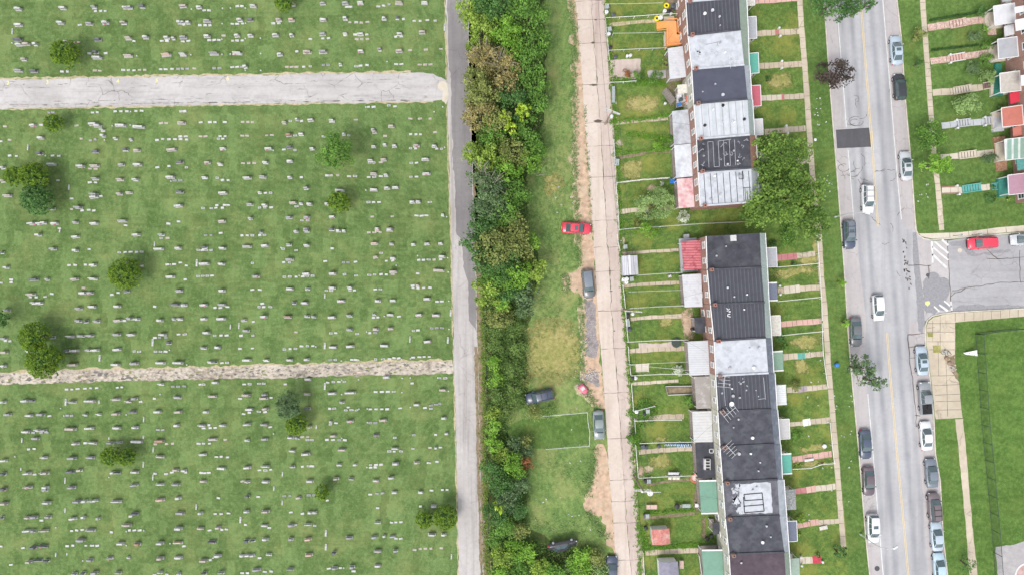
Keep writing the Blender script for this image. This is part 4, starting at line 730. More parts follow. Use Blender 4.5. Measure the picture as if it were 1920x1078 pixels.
def tree(px, py, rpx, h, kind, label, group=None, name='tree', ry=None, dens=1.0, size=.34, K=None, zflat=.5, cat='tree', cr=.24, bare=False, shell=.45):
    """px,py = centre of the crown in the photo; the trunk is set below it on the ground"""
    seedc[0] += 1; s = seedc[0]
    zc = h*.62; x, y, _ = W(px, py, zc); rx = rpx/PPM; ryy = (ry or rpx)/PPM; rz = max(.6, h*zflat*.8)
    rz = min(rz, h*.5)
    e = empty(name, (x, y, 0), label=label, cat=cat, group=group)
    limbs(e, h, rx, ryy, s, tr=.05+.018*h)
    n = int(rx*ryy*150*dens/(size/.34)**1.6); K = K or int(14+rx*ryy*2.2)
    leaves('crown', LM[kind], e, (rx*.92, ryy*.92, rz), n, size, K, cr, (0,0,zc), seed=s, shell=shell)
    if bare:
        g = random.Random(s); m = MB()
        for i in range(16):
            a = g.uniform(0,6.28); r1 = rx*g.uniform(.4,.9); q = (rx*.1*math.cos(a), ryy*.1*math.sin(a), h*.7)
            m.tube([q, (r1*.6*math.cos(a+.1), r1*.6*math.sin(a+.1), h*.95), (r1*math.cos(a+g.uniform(-.3,.3)), r1*math.sin(a), h*1.06)], [.06,.04,.02], 4)
        m.build('bare_branches', M_bare, e)
    return e
CTX = {'scrub':'pale mid green','mix':'green','green':'mid green','dark':'dark green','deep':'grey green','bright':'bright green','yg':'yellow green','olive':'olive green','brown':'brownish','lime':'lime green','rust':'rust coloured','purple':'purple leaved','pale':'pale green','moss':'green'}
strip_trees = [ (882,22,30,7,'yg'),(925,12,36,9,'dark'),(985,25,42,9,'green'),(900,62,30,8,'yg'),(950,62,32,8,'bright'),(1000,82,32,8,'green'),(880,98,14,6,'yg'),(965,100,28,7,'bright'),
 (905,110,32,8,'brown'),(940,128,34,8.5,'brown'),(990,125,34,8,'green'),(1004,165,26,7,'green'),(888,152,26,8,'olive'),(950,162,26,8,'brown'),(905,190,36,9,'olive'),(966,188,36,8,'dark'),(1003,195,24,6,'green'),
 (900,218,32,8.5,'brown'),(935,232,28,8,'olive'),(985,250,32,6,'green'),(925,255,26,7,'green'),(888,290,26,7,'yg'),(915,300,28,8,'yg'),(960,285,30,7,'olive'),(1000,275,26,5.5,'green'),(990,305,24,6,'bright'),(950,325,30,7,'bright'),(905,330,28,8,'deep'),
 (925,352,30,8,'deep'),(965,362,30,7.5,'green'),(915,385,34,9.5,'deep'),(950,395,34,8.5,'green'),(905,425,28,9,'dark'),(958,428,32,8,'olive'),(890,458,26,9,'dark'),(925,462,38,10,'olive'),(968,462,32,9,'olive'),(945,490,36,9,'dark'),(1000,452,16,5,'bright'),(905,495,22,8,'dark'),
 (930,520,34,7.5,'green'),(968,520,32,7.5,'bright'),(1002,505,24,7,'yg'),(915,548,30,7,'yg'),(955,552,24,6.5,'dark'),(985,550,24,6.5,'deep'),(1000,540,14,4,'yg'),(982,580,20,5.5,'deep'),(938,570,18,5.5,'bright'),(935,592,28,4.5,'olive')]
cnt = {}
for (x,y,r,h,k) in strip_trees:
    cnt[k] = cnt.get(k, 0)+1
    tree(x,y,r*1.08,h,k, f"{CTX[k]} tree, {nth(cnt[k])} of that colour from the top of the wooded strip", 'trees in the wooded strip beside the service lane', dens=1.0, bare=(k in('deep','brown') and cnt[k] in (1,2)))
for x,y,r,l in ((945,222,14,'lime green treetop standing out of the wooded strip, left of its pair'),(980,212,17,'bright lime treetop on the right edge of the wood beside the meadow'),(957,243,13,'yellowish lime treetop just below the lime pair in the wood'),(937,948,12,'small round lime green tree in the dark lower part of the wood')):
    tree(x,y,r,8.2 if y<900 else 6,'lime',l,'lime green trees in the wood',dens=1.3)
low = [(925,615,26,3,'green'),(965,612,24,3,'deep'),(930,645,24,3.2,'green'),(972,650,24,3,'green'),(925,680,22,3.5,'bright'),(958,690,24,3.2,'green'),(930,712,22,3.2,'bright'),(965,725,24,3.5,'green'),(985,715,14,2.5,'olive'),(930,745,24,3.6,'green'),(962,752,26,3.5,'green'),(925,778,22,3.5,'yg'),(948,775,24,3.4,'green'),
 (1002,772,20,2.4,'olive'),(1030,768,18,2,'deep'),(925,800,18,3,'bright'),(926,830,20,3,'bright'),(940,850,20,3.4,'yg'),(965,838,22,3,'deep'),(988,828,16,2.4,'olive'),(985,850,20,3,'deep'),(925,880,26,5,'dark'),(962,875,28,5,'green'),(985,868,16,3,'rust'),(940,905,28,5.5,'dark'),(972,905,24,5,'deep'),(950,935,28,5.5,'deep'),(975,950,24,4.6,'dark'),(930,965,26,5,'dark'),(945,985,26,4.5,'green'),(972,990,22,3.5,'olive'),
 (930,1010,22,3,'green'),(935,1045,26,4,'yg'),(965,1030,24,3.6,'green'),(990,1035,22,5,'bright'),(1008,1062,22,4,'yg'),(975,1065,28,4,'green'),(1040,1072,24,4,'green'),(1092,1040,22,4.0,'bright'),(1085,1062,26,4,'green'),(1118,1045,22,4,'olive'),(1125,1070,20,3,'pale'),(1030,1075,24,3.5,'bright'),(940,1075,24,3,'green'),(1066,1058,14,2.5,'deep')]
cnt = {}
for (x,y,r,h,k) in low:
    if y < 800 or y > 1000: h *= .62
    if 600 < y < 790 and x < 995: r *= .85
    if k == 'green' and (y < 790 or (x+y)%2): k = 'scrub' if y < 790 else 'bright'
    if k == 'deep' and y < 800: k = 'scrub'
    cnt[k] = cnt.get(k, 0)+1
    tree(x,y,r,h,k, f"{CTX[k]} shrub, {nth(cnt[k])} of that colour down the thicket", 'shrubs of the thicket between lane and meadow', dens=(.7 if y < 800 else 1), name='shrub', cat='shrub', zflat=.6, size=(.2 if y < 800 else .27), cr=.4 if y < 800 else .3, shell=.3)
# low undergrowth under and between the trees: nobody could count it
g = np.random.default_rng(3); pts = []
for _ in range(8200):
    y = g.uniform(-60,1120); xl = 876+.045*max(0,y) + (6 if y>560 else 0); xr = 1015 if y < 320 else (985 if y < 600 else (985 if y < 760 else (945 if y < 860 else 985)))
    if y > 1020: xr = 1125
    x = g.uniform(xl+10, xr); X,Y,_z = W(x,y); pts.append((X,Y,abs(g.normal(0,.35))))
pts = np.repeat(np.array(pts), 7, 0); n = len(pts); P = pts + g.normal(size=(n,3))*[.4,.4,.15]; P[:,2] = np.abs(P[:,2])+.05
N = g.normal(size=(n,3))*.5; N[:,2] += 1; N /= np.linalg.norm(N,axis=1)[:,None]; t = np.cross(N, g.normal(size=(n,3))); t /= np.linalg.norm(t,axis=1)[:,None]; b = np.cross(N,t); s = g.uniform(.12,.34,n)[:,None]
V = np.stack([P-t*s*.6, P+b*s*.4, P+t*s*.6, P-b*s*.4],1).reshape(-1,3)
o = npmesh('undergrowth', V, np.arange(n*4).reshape(-1,4), LM['scrub']); tag(o, 'tangled low green undergrowth filling the ground of the wooded strip', 'undergrowth', kind='stuff')
# weeds along edges and rough meadow
def weeds(name, label, areas, per, mat, seed, smin=.08, smax=.22):
    g = np.random.default_rng(seed); L = []
    for (x0,y0,x1,y1,w,n) in areas:
        t = g.uniform(0,1,n); X = x0+(x1-x0)*t+g.normal(0,w,n); Y = y0+(y1-y0)*t+g.normal(0,w*.6,n)
        k = 1/PPM; c = np.stack([(X-960)*k, (539-Y)*k, g.uniform(.03,.25,n)],1); L.append(c)
    c = np.repeat(np.concatenate(L), per, 0); n = len(c); P = c+g.normal(size=(n,3))*[.14,.14,.05]; P[:,2] = np.abs(P[:,2])+.03
    N = g.normal(size=(n,3))*.5; N[:,2] += 1; N /= np.linalg.norm(N,axis=1)[:,None]; t = np.cross(N, g.normal(size=(n,3))); t /= np.linalg.norm(t,axis=1)[:,None]; b = np.cross(N,t); s = g.uniform(smin,smax,n)[:,None]
    V = np.stack([P-t*s*.6, P+b*s*.4, P+t*s*.6, P-b*s*.4],1).reshape(-1,3)
    tag(npmesh(name, V, np.arange(n*4).reshape(-1,4), LM[mat]), label, 'weeds', kind='stuff')
weeds('lane_weeds', 'rough green weeds along the verge and fence of the service lane', [(905,560,914,1078,2.5,900),(902,560,910,1078,4,260),(896,0,900,400,4,300)], 5, 'yg', 21)
weeds('dirt_edge_weeds', 'ragged grass creeping over the dirt strip beside the alley', [(1070,0,1080,120,4,260),(1076,120,1078,330,4,380),(1078,330,1086,500,4,300),(1060,515,1062,548,5,80),(1090,560,1094,700,4,220),(1085,710,1120,765,5,140),(1116,840,1100,930,5,220),(1100,955,1136,1010,5,180),(1096,200,1110,440,1.2,90)], 5, 'pale', 24, .07, .2)
weeds('yard_weeds', 'weeds and long grass along the yard fences beside the alley', [(1136,0,1160,330,2,350),(1158,330,1172,640,2,300),(1176,640,1200,1078,2.5,420),(1145,230,1255,218,3,180),(1150,150,1245,160,5,260),(1190,830,1205,840,3,60),(1150,290,1255,280,3,120),(1175,775,1235,765,4,120),(1205,1025,1310,1020,4,260),(1200,985,1215,1030,4,160),(1210,960,1300,955,3,120),(1190,800,1195,830,4,130),(1165,420,1240,440,10,80),(1180,250,1250,262,5,150)], 6, 'bright', 22)
weeds('meadow_tussocks', 'tufts of longer grass scattered over the meadow', [(1040,150,1050,560,18,420),(1010,560,1050,600,14,130),(1010,700,1080,715,10,60),(1010,860,1100,900,22,150),(1000,980,1110,990,16,200),(1040,300,1060,380,12,120)], 5, 'pale', 23, .06, .16)
# cemetery trees
cem = [(534,6,17,'moss','small round evergreen at the top edge of the cemetery'),(125,102,25,'moss','round evergreen above the left end of the wide lane'),(102,232,16,'moss','small round evergreen just below the wide lane at left'),
 (29,332,18,'moss','left evergreen of the cluster near the left edge'),(66,333,26,'moss','top right evergreen of the cluster near the left edge'),(72,375,28,'dark','dark lower evergreen of the cluster near the left edge'),(637,380,20,'moss','round light green evergreen below the big leafy tree'),
 (237,513,28,'moss','round evergreen standing alone in the middle of the left plot'),(66,631,26,'moss','upper evergreen of the pair above the narrow lane'),(86,677,31,'moss','large lower evergreen of the pair touching the narrow lane'),(557,796,19,'moss','round bright evergreen under the grey green tree'),
 (210,854,18,'moss','left evergreen of the joined pair in the lower plot'),(240,856,16,'moss','right evergreen of the joined pair in the lower plot'),(605,922,14,'moss','smallest round evergreen alone in the lower plot'),(796,972,16,'moss','smaller left evergreen of the pair by the service lane'),(835,969,22,'moss','larger right evergreen of the pair by the service lane')]
for x,y,r,k,l in cem:
    seedc[0] += 1; h = 1.6*r/PPM+1.4; zc = h*.52; X,Y,_ = W(x,y,zc); e = empty('evergreen_tree', (X,Y,0), label=l, cat='tree', group='clipped round evergreens in the cemetery')
    m = MB(); m.tube([(0,0,-.1),(0,0,h*.7)], [.16,.08], 8); m.build('trunk', M_bark, e); rr = r/PPM
    leaves('crown', LM[k], e, (rr*.98, rr*.96, h*.45), int(rr*rr*620), .22, int(60+rr*rr*40), .10, (0,0,zc), shell=.90, seed=seedc[0], flat=.2)
    # inner foliage so that the crown is dense; darker green paints shade into its gaps
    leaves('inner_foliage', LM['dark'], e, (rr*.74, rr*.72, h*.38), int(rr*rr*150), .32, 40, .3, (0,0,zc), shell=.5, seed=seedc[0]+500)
seedc[0] += 50
tree(630, 288, 37, 7.5, 'green', 'large spreading leafy tree in the middle of the upper cemetery plot', 'broadleaf trees in the cemetery', dens=1.25, size=.3, ry=38)
tree(541, 758, 26, 5.0, 'deep', 'grey green rounded tree joined to a bright evergreen in the lower plot', 'broadleaf trees in the cemetery', dens=2.4, size=.26, K=70, shell=.72, cr=.18)
tree(-6, 598, 20, 4.5, 'dark', 'dark evergreen cut by the left edge of the picture', 'broadleaf trees in the cemetery', dens=1.4, size=.26)
# street and yard trees
tree(1567, 2, 52, 9, 'dark', 'wide dark green street tree overhanging the road at the top edge', 'street trees', ry=38, dens=1.25)
tree(1623, 8, 18, 8, 'dark', 'small side crown at the tip of the top edge street tree', 'street trees', ry=14, dens=1.0)
tree(1563, 143, 38, 6.5, 'purple', 'purple leaved street tree beside the left kerb', 'street trees', ry=30, dens=1.2)
tree(1470, 372, 78, 10.5, 'mix', 'biggest leafy green tree, covering the pavement between the two house rows', 'street trees', ry=68, dens=1.25, size=.40, K=75, cr=.17)
tree(1462, 290, 56, 10, 'mix', 'upper half of the leafy mass beside the house row', 'street trees', ry=42, dens=1.3, size=.34)
tree(1425, 395, 40, 9, 'mix', 'left crown of the leafy mass overhanging the house roof', 'street trees', ry=36, dens=1.3, size=.34)
tree(1437, 325, 36, 8.5, 'mix', 'crown of the leafy mass hiding the porch of the white seamed roof', 'street trees', ry=34, dens=1.2, size=.34)
tree(1520, 420, 34, 8, 'mix', 'lower right crown of the leafy mass by the kerb', 'street trees', ry=34, dens=1.2, size=.34)
tree(1613, 692, 26, 6, 'deep', 'thin grey green street tree by the left kerb', 'street trees', ry=30, dens=1.0)
tree(1640, 715, 20, 6, 'deep', 'narrow side branch crown over the road from the thin street tree', 'street trees', ry=16, dens=1.0)
tree(1577, 529, 10, 2.5, 'bright', 'sapling on the verge above the lower sapling', 'street trees', dens=1.2, size=.2, name='sapling'); tree(1586, 604, 10, 2.5, 'bright', 'sapling on the verge beside the parked grey saloon', 'street trees', dens=1.2, size=.2, name='sapling')
tree(1572, 1032, 16, 3, 'dark', 'dark bushy tree at the end of the lower left pavement', 'street trees', ry=14, dens=1.0, size=.22)
tree(1744, 254, 30, 5, 'green', 'green tree over the right pavement, the upper of two', 'trees of the right yards', ry=32, dens=1.4, size=.28)
tree(1755, 308, 33, 5, 'bright', 'bright green tree over the right pavement, the lower of two', 'trees of the right yards', ry=24, dens=1.4, size=.28)
tree(1814, 200, 32, 4, 'pale', 'pale green spreading tree in a right yard lawn', 'trees of the right yards', ry=24, dens=1.6, size=.26)
tree(1722, 66, 17, 3, 'olive', 'small brownish sapling on the right verge, upper of two', 'trees of the right yards', dens=1.0, size=.2)
tree(1722, 119, 9, 2.4, 'dark', 'small dark sapling on the right verge, lower of two', 'trees of the right yards', dens=1.0, size=.2)
tree(1814, 1058, 16, 3.2, 'dark', 'thin dark tree over the lower right pavement', 'trees of the right yards', ry=22, dens=.35, size=.26)
tree(1227, 382, 38, 4.2, 'pale', 'light green feathery tree in the rear yard of the last upper house', 'rear yard trees', ry=31, dens=1.5, size=.22)
tree(1213, 432, 20, 3.5, 'bright', 'small bright tree below the feathery rear yard tree', 'rear yard trees', ry=15, dens=1.2, size=.22)
tree(1215, 404, 24, 2.5, 'pale', 'thin low growth between the two rear yard trees', 'rear yard trees', ry=14, dens=.7, size=.2)
tree(1183, 820, 12, 2.5, 'green', 'green bush spilling from a rear fence over the alley', 'rear yard trees', ry=12, dens=1.6, size=.22)
for i,(x,y,r,h,k,l) in enumerate([(1196,142,14,1.5,'green','green bush beside the dead brush on the concrete yard'),(1228,146,16,1.6,'green','overgrown green bush at the foot of the white panelled roof'),(1176,138,10,1.0,'rust','heap of dead brown brush on the concrete yard'),(1250,120,12,1.6,'olive','straggly olive bush against the white panelled roof'),
   (1235,272,15,.9,'bright','low bright planting at the foot of the silver roofed porch'),(1262,262,10,1,'green','green bush beside the silver roofed porch wall'),(1242,345,6,1,'white','small white flowering bush near the blue tarpaulin'),(1282,408,14,1.4,'white','white flowering bush beside the gap between the rows'),
   (1271,693,14,1.4,'white','round white hydrangea bush below the white corrugated porch'),(1293,752,12,1.6,'green','bushy green shrub at the grey weathered porch'),(1210,772,30,.5,'green','low ground cover along a rear fence'),(1463,632,12,1.4,'dark','dark conifer bush beside a cream porch roof'),(1472,650,10,1,'green','green bush below the dark conifer bush'),
   (1490,722,13,1.5,'olive','brownish round bush beside the pale striped porch'),(1440,120+30,7,1,'dark','small dark bush by the teal porch roof'),(1448,455,8,.8,'dark','dark shadowy bush by the first house of the lower row'),(1487,495,6,.8,'dark','small dark bush beside the maroon path'),(1455,500,8,1,'dark','dark bush at the end of the maroon path'),
   (1502,972,10,1,'yg','yellow green bush beside the slate blue porch roof'),(1497,1000,6,.7,'yg','small yellow plant by the slate blue porch'),(1534,1040,6,.9,'dark','dark shrub next to the bright red step'),(1495,875,10,.6,'yg','flowering border beside the pink path'),(1490,815,14,.5,'green','low green planting beside the grey porch roof'),
   (1827,68,15,1.6,'deep','large dark round bush, third yard on the right'),(1848,55,9,1.1,'bright','small bright round bush beside the pink brick path'),(1838,22,13,1.6,'dark','dark bush in the top right yard'),(1848,113,15,1.7,'green','clipped round green bush beside the brick path steps'),(1825,128,16,1.5,'deep','dull green bush left of the clipped round one'),(1850,86,13,1.4,'green','leafy bush above the clipped round one'),
   (1853,145,17,1.9,'pale','feathery pale green bush at the teal porch'),(1855,298,15,1.8,'deep','grey green round bush beside the lower house path'),(1890,372,6,.7,'yg','yellow shrub below the purple porch roof'),(1862,352,6,.7,'dark','small dark bush by the teal stairs'),(1857,372,12,.8,'dark','faint low bush on the corner lawn'),(1877,206,8,.8,'dark','dark planting beside the red porch roof'),(1477,440,22,1.6,'green','low green growth under the big tree'),(1198,420,12,.6,'olive','brown dried growth in the rear yard')]):
    tree(x,y,r,h,k,l,'garden bushes',name='bush',cat='bush',zflat=.9,size=.2,dens=1.1,cr=.3,shell=.4)
for a,b,l in (((1741,40),(1832,25),'upper thin dark hedge across the right lawns'),((1744,96),(1832,86),'lower thin dark hedge across the right lawns')):
    e = empty('hedge', W(*a), label=l, cat='hedge'); A = Vector(W(*a)); B = Vector(W(*b)); d = B-A; n = 1500; g = np.random.default_rng(int(a[0]))
    t = g.uniform(0,1,n); P = np.outer(t, np.array(d)) + g.normal(size=(n,3))*[.08,.1,.12] + [0,0,.35]; N = g.normal(size=(n,3)); N /= np.linalg.norm(N,axis=1)[:,None]; tt = np.cross(N,g.normal(size=(n,3))); tt/=np.linalg.norm(tt,axis=1)[:,None]; bb=np.cross(N,tt)
    V = np.stack([P-tt*.08,P+bb*.06,P+tt*.08,P-bb*.06],1).reshape(-1,3); npmesh('foliage', V, np.arange(n*4).reshape(-1,4), LM['dark'], e)
    m = MB(); 
    for q in range(12): p = d*(q/11); m.tube([(p.x,p.y,0),(p.x,p.y,.4)], .02, 4)
    m.build('stem', M_bark, e)
# ---------------------------------------------------------------- vehicles
M_glass = simple('car_glass', (.075,.115,.125), .08, .7, .1); M_glass.node_tree.nodes['Principled BSDF'].inputs['Coat Weight'].default_value = .6  # blue-green base colour of the car glass stands in for reflected sky
M_tyre = simple('tyre_rubber', (.025,.025,.027), .8, .2); M_rim = simple('wheel_rim', (.55,.55,.57), .35, .5, metal=.7)
M_black = simple('black_trim', (.02,.02,.022), .5, .3); M_lampw = simple('headlight_lens', (.75,.77,.8), .15, .6); M_lampr = simple('tail_light_lens', (.5,.02,.03), .25, .5)
PC = {'silver blue': (.42,.50,.58),'light blue':(.42,.56,.64),'silver':(.52,.54,.57),'white':(.70,.71,.73),'black':(.035,.04,.045),'dark blue':(.07,.09,.14),'navy':(.05,.065,.11),'dark grey':(.14,.15,.16),'grey':(.27,.29,.31),'brownish grey':(.16,.13,.14),
      'dark maroon':(.13,.10,.12),'red':(.68,.05,.09),'slate':(.17,.2,.24),'grey green':(.22,.26,.26),'charcoal':(.06,.06,.07)}
PM = {k: paint('paint_'+k.replace(' ','_'), v) for k, v in PC.items()}
def loft(m, st, mi=0):
    """st: list of (x, half width, deck height, sill)"""
    base = len(m.v); n = 11
    for x, w, h, s in st:
        r = [(w*.90, s), (w, s+.18), (w*1.0, h*.78), (w*.97, h-.10), (w*.86, h-.015), (0, h+.025)]
        ring = r + [(-a, b) for a, b in reversed(r[:-1])]
        for y, z in ring: m.v.append((x, y, z))
    fs = []
    for i in range(len(st)-1):
        for k in range(n): a, b = base+i*n+k, base+i*n+(k+1)%n; fs.append((a, a+n, b+n, b))
    fs.append(tuple(base+k for k in range(n))); fs.append(tuple(base+(len(st)-1)*n+k for k in reversed(range(n))))
    m.f += fs; m.m += [mi]*len(fs)
SPEC = {  # L, W, deck profile, glass base x0,x1, roof x0,x1, roof z, belt z
 'saloon': dict(L=4.75, W=1.84, prof=[(-.5,.58,.58),(-.494,.75,.78),(-.475,.87,.88),(-.44,.94,.93),(-.30,1,.95),(0,1,.93),(.2,1,.92),(.34,.99,.87),(.43,.94,.79),(.47,.85,.72),(.49,.72,.64),(.5,.52,.5)], gb=(-.36,.22), rf=(-.20,.06), rz=1.43, bz=.93),
 'suv': dict(L=4.65, W=1.88, prof=[(-.5,.82,.7),(-.49,.92,1.0),(-.46,.97,1.08),(-.3,1,1.08),(0,1,1.06),(.2,1,1.05),(.36,.98,1.0),(.44,.92,.91),(.475,.84,.83),(.492,.74,.74),(.5,.58,.55)], gb=(-.475,.24), rf=(-.42,.10), rz=1.70, bz=1.05),
 'hatch': dict(L=4.25, W=1.8, prof=[(-.5,.68,.62),(-.49,.84,.92),(-.46,.96,1.0),(-.3,1,1.0),(0,1,.99),(.2,1,.98),(.36,.98,.92),(.43,.93,.84),(.47,.84,.76),(.49,.72,.68),(.5,.54,.5)], gb=(-.475,.25), rf=(-.40,.09), rz=1.55, bz=.98),
 'pickup': dict(L=5.3, W=1.9, prof=[(-.5,.95,.75),(-.495,.98,1.0),(-.3,1,1.0),(-.1,1,1.0),(0,1,1.03),(.2,1,1.05),(.36,.98,1.02),(.45,.95,.95),(.49,.88,.8),(.5,.74,.55)], gb=(-.17,.22), rf=(-.13,.10), rz=1.72, bz=1.03),
}
def car(px, py, hx, hy, spec, col, label, group='vehicles parked along the street', Lpx=None, z=0.0, roofcol=None, sunroof=False, name='parked_car', rails=False, roll=0, cat=None):
    S = SPEC[spec]; L = S['L']; Wd = S['W']; 
    x, y, _ = W(px, py, .9); e = empty(name, (x, y, z), math.atan2(-hy, hx), label=label, cat=cat or {'saloon':'car','suv':'car','hatch':'car','pickup':'pickup truck'}[spec], group=group)
    if roll: e.rotation_euler = (R(roll), 0, e.rotation_euler[2]); e.location.z += .75
    pm = PM[col]; w = Wd/2
    m = MB(); loft(m, [(a*L, b*w, h, .22 if abs(a) < .48 else .34) for a, b, h in S['prof']])
    if spec == 'pickup':  # open load bed
        m.box((-.335*L, 0, 1.035), (.30*L, Wd*.80, .05), mi=1)
        for s in (-1,1): m.box((-.335*L, s*w*.89, 1.06), (.32*L, .1, .1))
        m.box((-.49*L, 0, 1.06), (.08, Wd*.86, .1)); m.box((-.175*L, 0, 1.06), (.06, Wd*.86, .1)); 
        m.box((-.25*L, -.25, 1.15), (.5,.5,.2), .3, mi=1); m.box((-.42*L,.2,1.1),(.6,.25,.12),.8,mi=2)
    body = m.build('body', [pm, M_black, M_tyre], e, smooth=True)
    bo = body.modifiers.new('bv', 'EDGE_SPLIT'); bo.split_angle = R(50)
    gb0, gb1, r0, r1, rz, bz = S['gb'][0]*L, S['gb'][1]*L, S['rf'][0]*L, S['rf'][1]*L, S['rz'], S['bz']
    wb, wr = w*.87, w*.66
    g = MB().add([(gb1,wb*.93,bz),(gb1+.10,0,bz),(gb1,-wb*.93,bz),(r1,-wr,rz-.03),(r1+.07,0,rz-.02),(r1,wr,rz-.03)], [(0,1,4,5),(1,2,3,4)]); g.build('windscreen', M_glass, e)
    g = MB().add([(gb0,wb*.9,bz),(gb0-.06,0,bz),(gb0,-wb*.9,bz),(r0,-wr,rz-.04),(r0-.04,0,rz-.03),(r0,wr,rz-.04)], [(1,0,5,4),(2,1,4,3)]); g.build('rear_window', M_glass, e)
    for s in (-1,1):
        g = MB().add([(gb0,s*wb*.9,bz),((gb0+gb1)/2,s*wb,bz-.02),(gb1,s*wb*.93,bz),(r1,s*wr,rz-.03),((r0+r1)/2,s*(wr+.02),rz-.02),(r0,s*wr,rz-.04)], [(0,1,4,5),(1,2,3,4)]); g.build('side_window', M_glass, e)
    rm = PM[roofcol] if roofcol else pm
    m = MB(); n = 6; rings = [(r0-.05,.72,-.05),(r0+.12,.96,0),((r0+r1)/2,1.0,.03),(r1-.12,.97,.01),(r1+.07,.78,-.03)]
    for xx, f, dz in rings:
        for t in (-1,-.7,0,.7,1): m.v.append((xx, t*(wr+.05)*f, rz+dz+.03*(1-t*t)))
    for i in range(4):
        for k in range(4): m.f.append((i*5+k, (i+1)*5+k, (i+1)*5+k+1, i*5+k+1)); m.m.append(0)
    ro = m.build('roof', rm, e, smooth=True)
    if sunroof: MB().box(((r0+r1)/2+.25,0,rz+.065), (.5,.75,.02)).build('sunroof', M_glass, ro)
    if rails:
        for s in (-1,1): MB().beam((r0+.1,s*wr*.93,rz+.09),(r1-.1,s*wr*.93,rz+.09),.05).build('roof_rail', M_black, ro)
        for f in (.3,.7): MB().beam((r0+(r1-r0)*f,-wr*.93,rz+.1),(r0+(r1-r0)*f,wr*.93,rz+.1),.05).build('roof_bar', M_black, ro)
    m = MB()
    for s in (-1,1):
        m.beam((gb1,s*wb*.93,bz),(r1,s*wr,rz-.01),.07,.05); m.beam((gb0,s*wb*.9,bz),(r0,s*wr,rz-.01),.10,.06)
        for f in ((.48,) if spec != 'suv' else (.35,.62)):
            xa = gb0+(gb1-gb0)*f; xb = r0+(r1-r0)*(f+.03); m.beam((xa,s*(wb-.0),bz-.02),(xb,s*(wr+.02),rz-.02),.07,.04)
    m.build('pillars', rm, e)
    for s in (-1,1):
        mm = MB().box((gb1-.18, s*(w+.06), bz+.06), (.16,.22,.14), taper=.8); mm.build('mirror', pm, e)
        h = S['prof'][-3][2]; MB().box((.462*L, s*w*.66, h-.1), (.22,.36,.14), -s*.35, taper=.8).build('headlight', M_lampw, e)
        h = S['prof'][1][2]; MB().box((-.482*L, s*w*.72, h-.12), (.12,.34,.16), s*.15, taper=.9).build('tail_light', M_lampr, e)
        for fx in (.32,-.31):
            rr = .33 if spec != 'suv' and spec != 'pickup' else .37
            t = MB(); a = [(math.cos(2*math.pi*k/16)*rr, math.sin(2*math.pi*k/16)*rr) for k in range(16)]
            vs = [(fx*L+p, s*(w-.20), rr+q) for p,q in a] + [(fx*L+p, s*(w+.015), rr+q) for p,q in a]
            t.add(vs, [tuple(range(16)), tuple(reversed(range(16,32)))] + [(i,(i+1)%16,16+(i+1)%16,16+i) for i in range(16)])
            wh = t.build('wheel', M_tyre, e)
            t = MB(); vs = [(fx*L+p*.62, s*(w+.03), rr+q*.62) for p,q in a]; t.add(vs + [(fx*L, s*(w+.04), rr)], [(i,(i+1)%16,16) for i in range(16)]); t.build('rim', M_rim, wh)
    MB().beam((gb1+.14,-wb*.8,bz+.02),(gb1+.14,wb*.8,bz+.02),.09,.03).build('wiper_cowl', M_black, e)
    m = MB().box((.497*L,0,.42),(.08,w*1.25,.16)); m.box((-.50*L,0,.45),(.05,.5,.12), mi=1); m.build('grille', [M_black, M_lampw], e)
    return e
D = (.055, 1)      # road direction in the photo (down the picture)
U_ = (-.07, -1)
car(1682,94,*U_,'saloon','silver blue','silver blue saloon with sunroof parked at the top of the right kerb',sunroof=True)
car(1688,163,*U_,'hatch','black','black car parked at the right kerb just behind the top silver blue saloon')
car(1700,311,*U_,'saloon','silver','pale silver saloon with sunroof parked alone at the upper right kerb',sunroof=True)
car(1628,373,*(.03,1),'suv','white','white estate car driving down the street above the junction',group='vehicles driving on the street',rails=True,name='car')
car(1593,440,*(.04,1),'suv','dark blue','dark blue sport utility with roof bars parked opposite the side street',roofcol='slate',rails=True,sunroof=True)
car(1648,577,*(.07,1),'hatch','white','small white hatchback driving past the junction',group='vehicles driving on the street',name='car')
car(1606,622,*(.04,1),'saloon','dark grey','grey saloon parked at the left kerb near the thin street tree')
car(1730,676,*U_,'saloon','silver blue','silver blue saloon parked first below the corner pavement',sunroof=True)
car(1736,746,*U_,'pickup','grey','grey pickup truck with tools in its open bed')
car(1738,817,*U_,'saloon','white','white saloon parked at the right kerb below the pickup truck')
car(1748,887,*U_,'saloon','slate','dark slate saloon parked between the white saloon and the brownish car')
car(1753,950,*U_,'suv','brownish grey','brownish grey sport utility with roof bars at the lower right kerb',rails=True)
car(1758,1006,*U_,'saloon','silver blue','silver blue saloon parked second from the bottom of the right kerb')
car(1763,1064,*U_,'saloon','light blue','light blue saloon cut by the bottom edge at the right kerb')
car(1624,833,*(.04,1),'saloon','dark blue','dark blue saloon parked at the left kerb, upper of the two dark ones')
car(1630,902,*(.03,1),'saloon','dark maroon','dark maroon saloon parked at the left kerb below the dark blue one')
car(1638,991,*(.03,1),'suv','white','white car with sunroof parked beside the lower street lamp',sunroof=True)
car(1843,456,*(-1,.06),'suv','red','red minivan parked along the side street',group='vehicles parked on the side street')
car(1921,449,*(-1,.06),'hatch','silver','pale silver car cut by the right edge on the side street',group='vehicles parked on the side street')
car(1081,428,*(1,.05),'saloon','red','red saloon with sunroof parked across the dirt strip by the alley',group='vehicles left beside the alley',sunroof=True)
car(1103,532,*(.1,1),'suv','dark grey','dark grey estate car with black sides on the dirt beside the alley',group='vehicles left beside the alley',roofcol='slate')
car(1123,797,*(.05,1),'saloon','grey green','grey green saloon parked beside the small fenced lawn',group='vehicles left beside the alley')
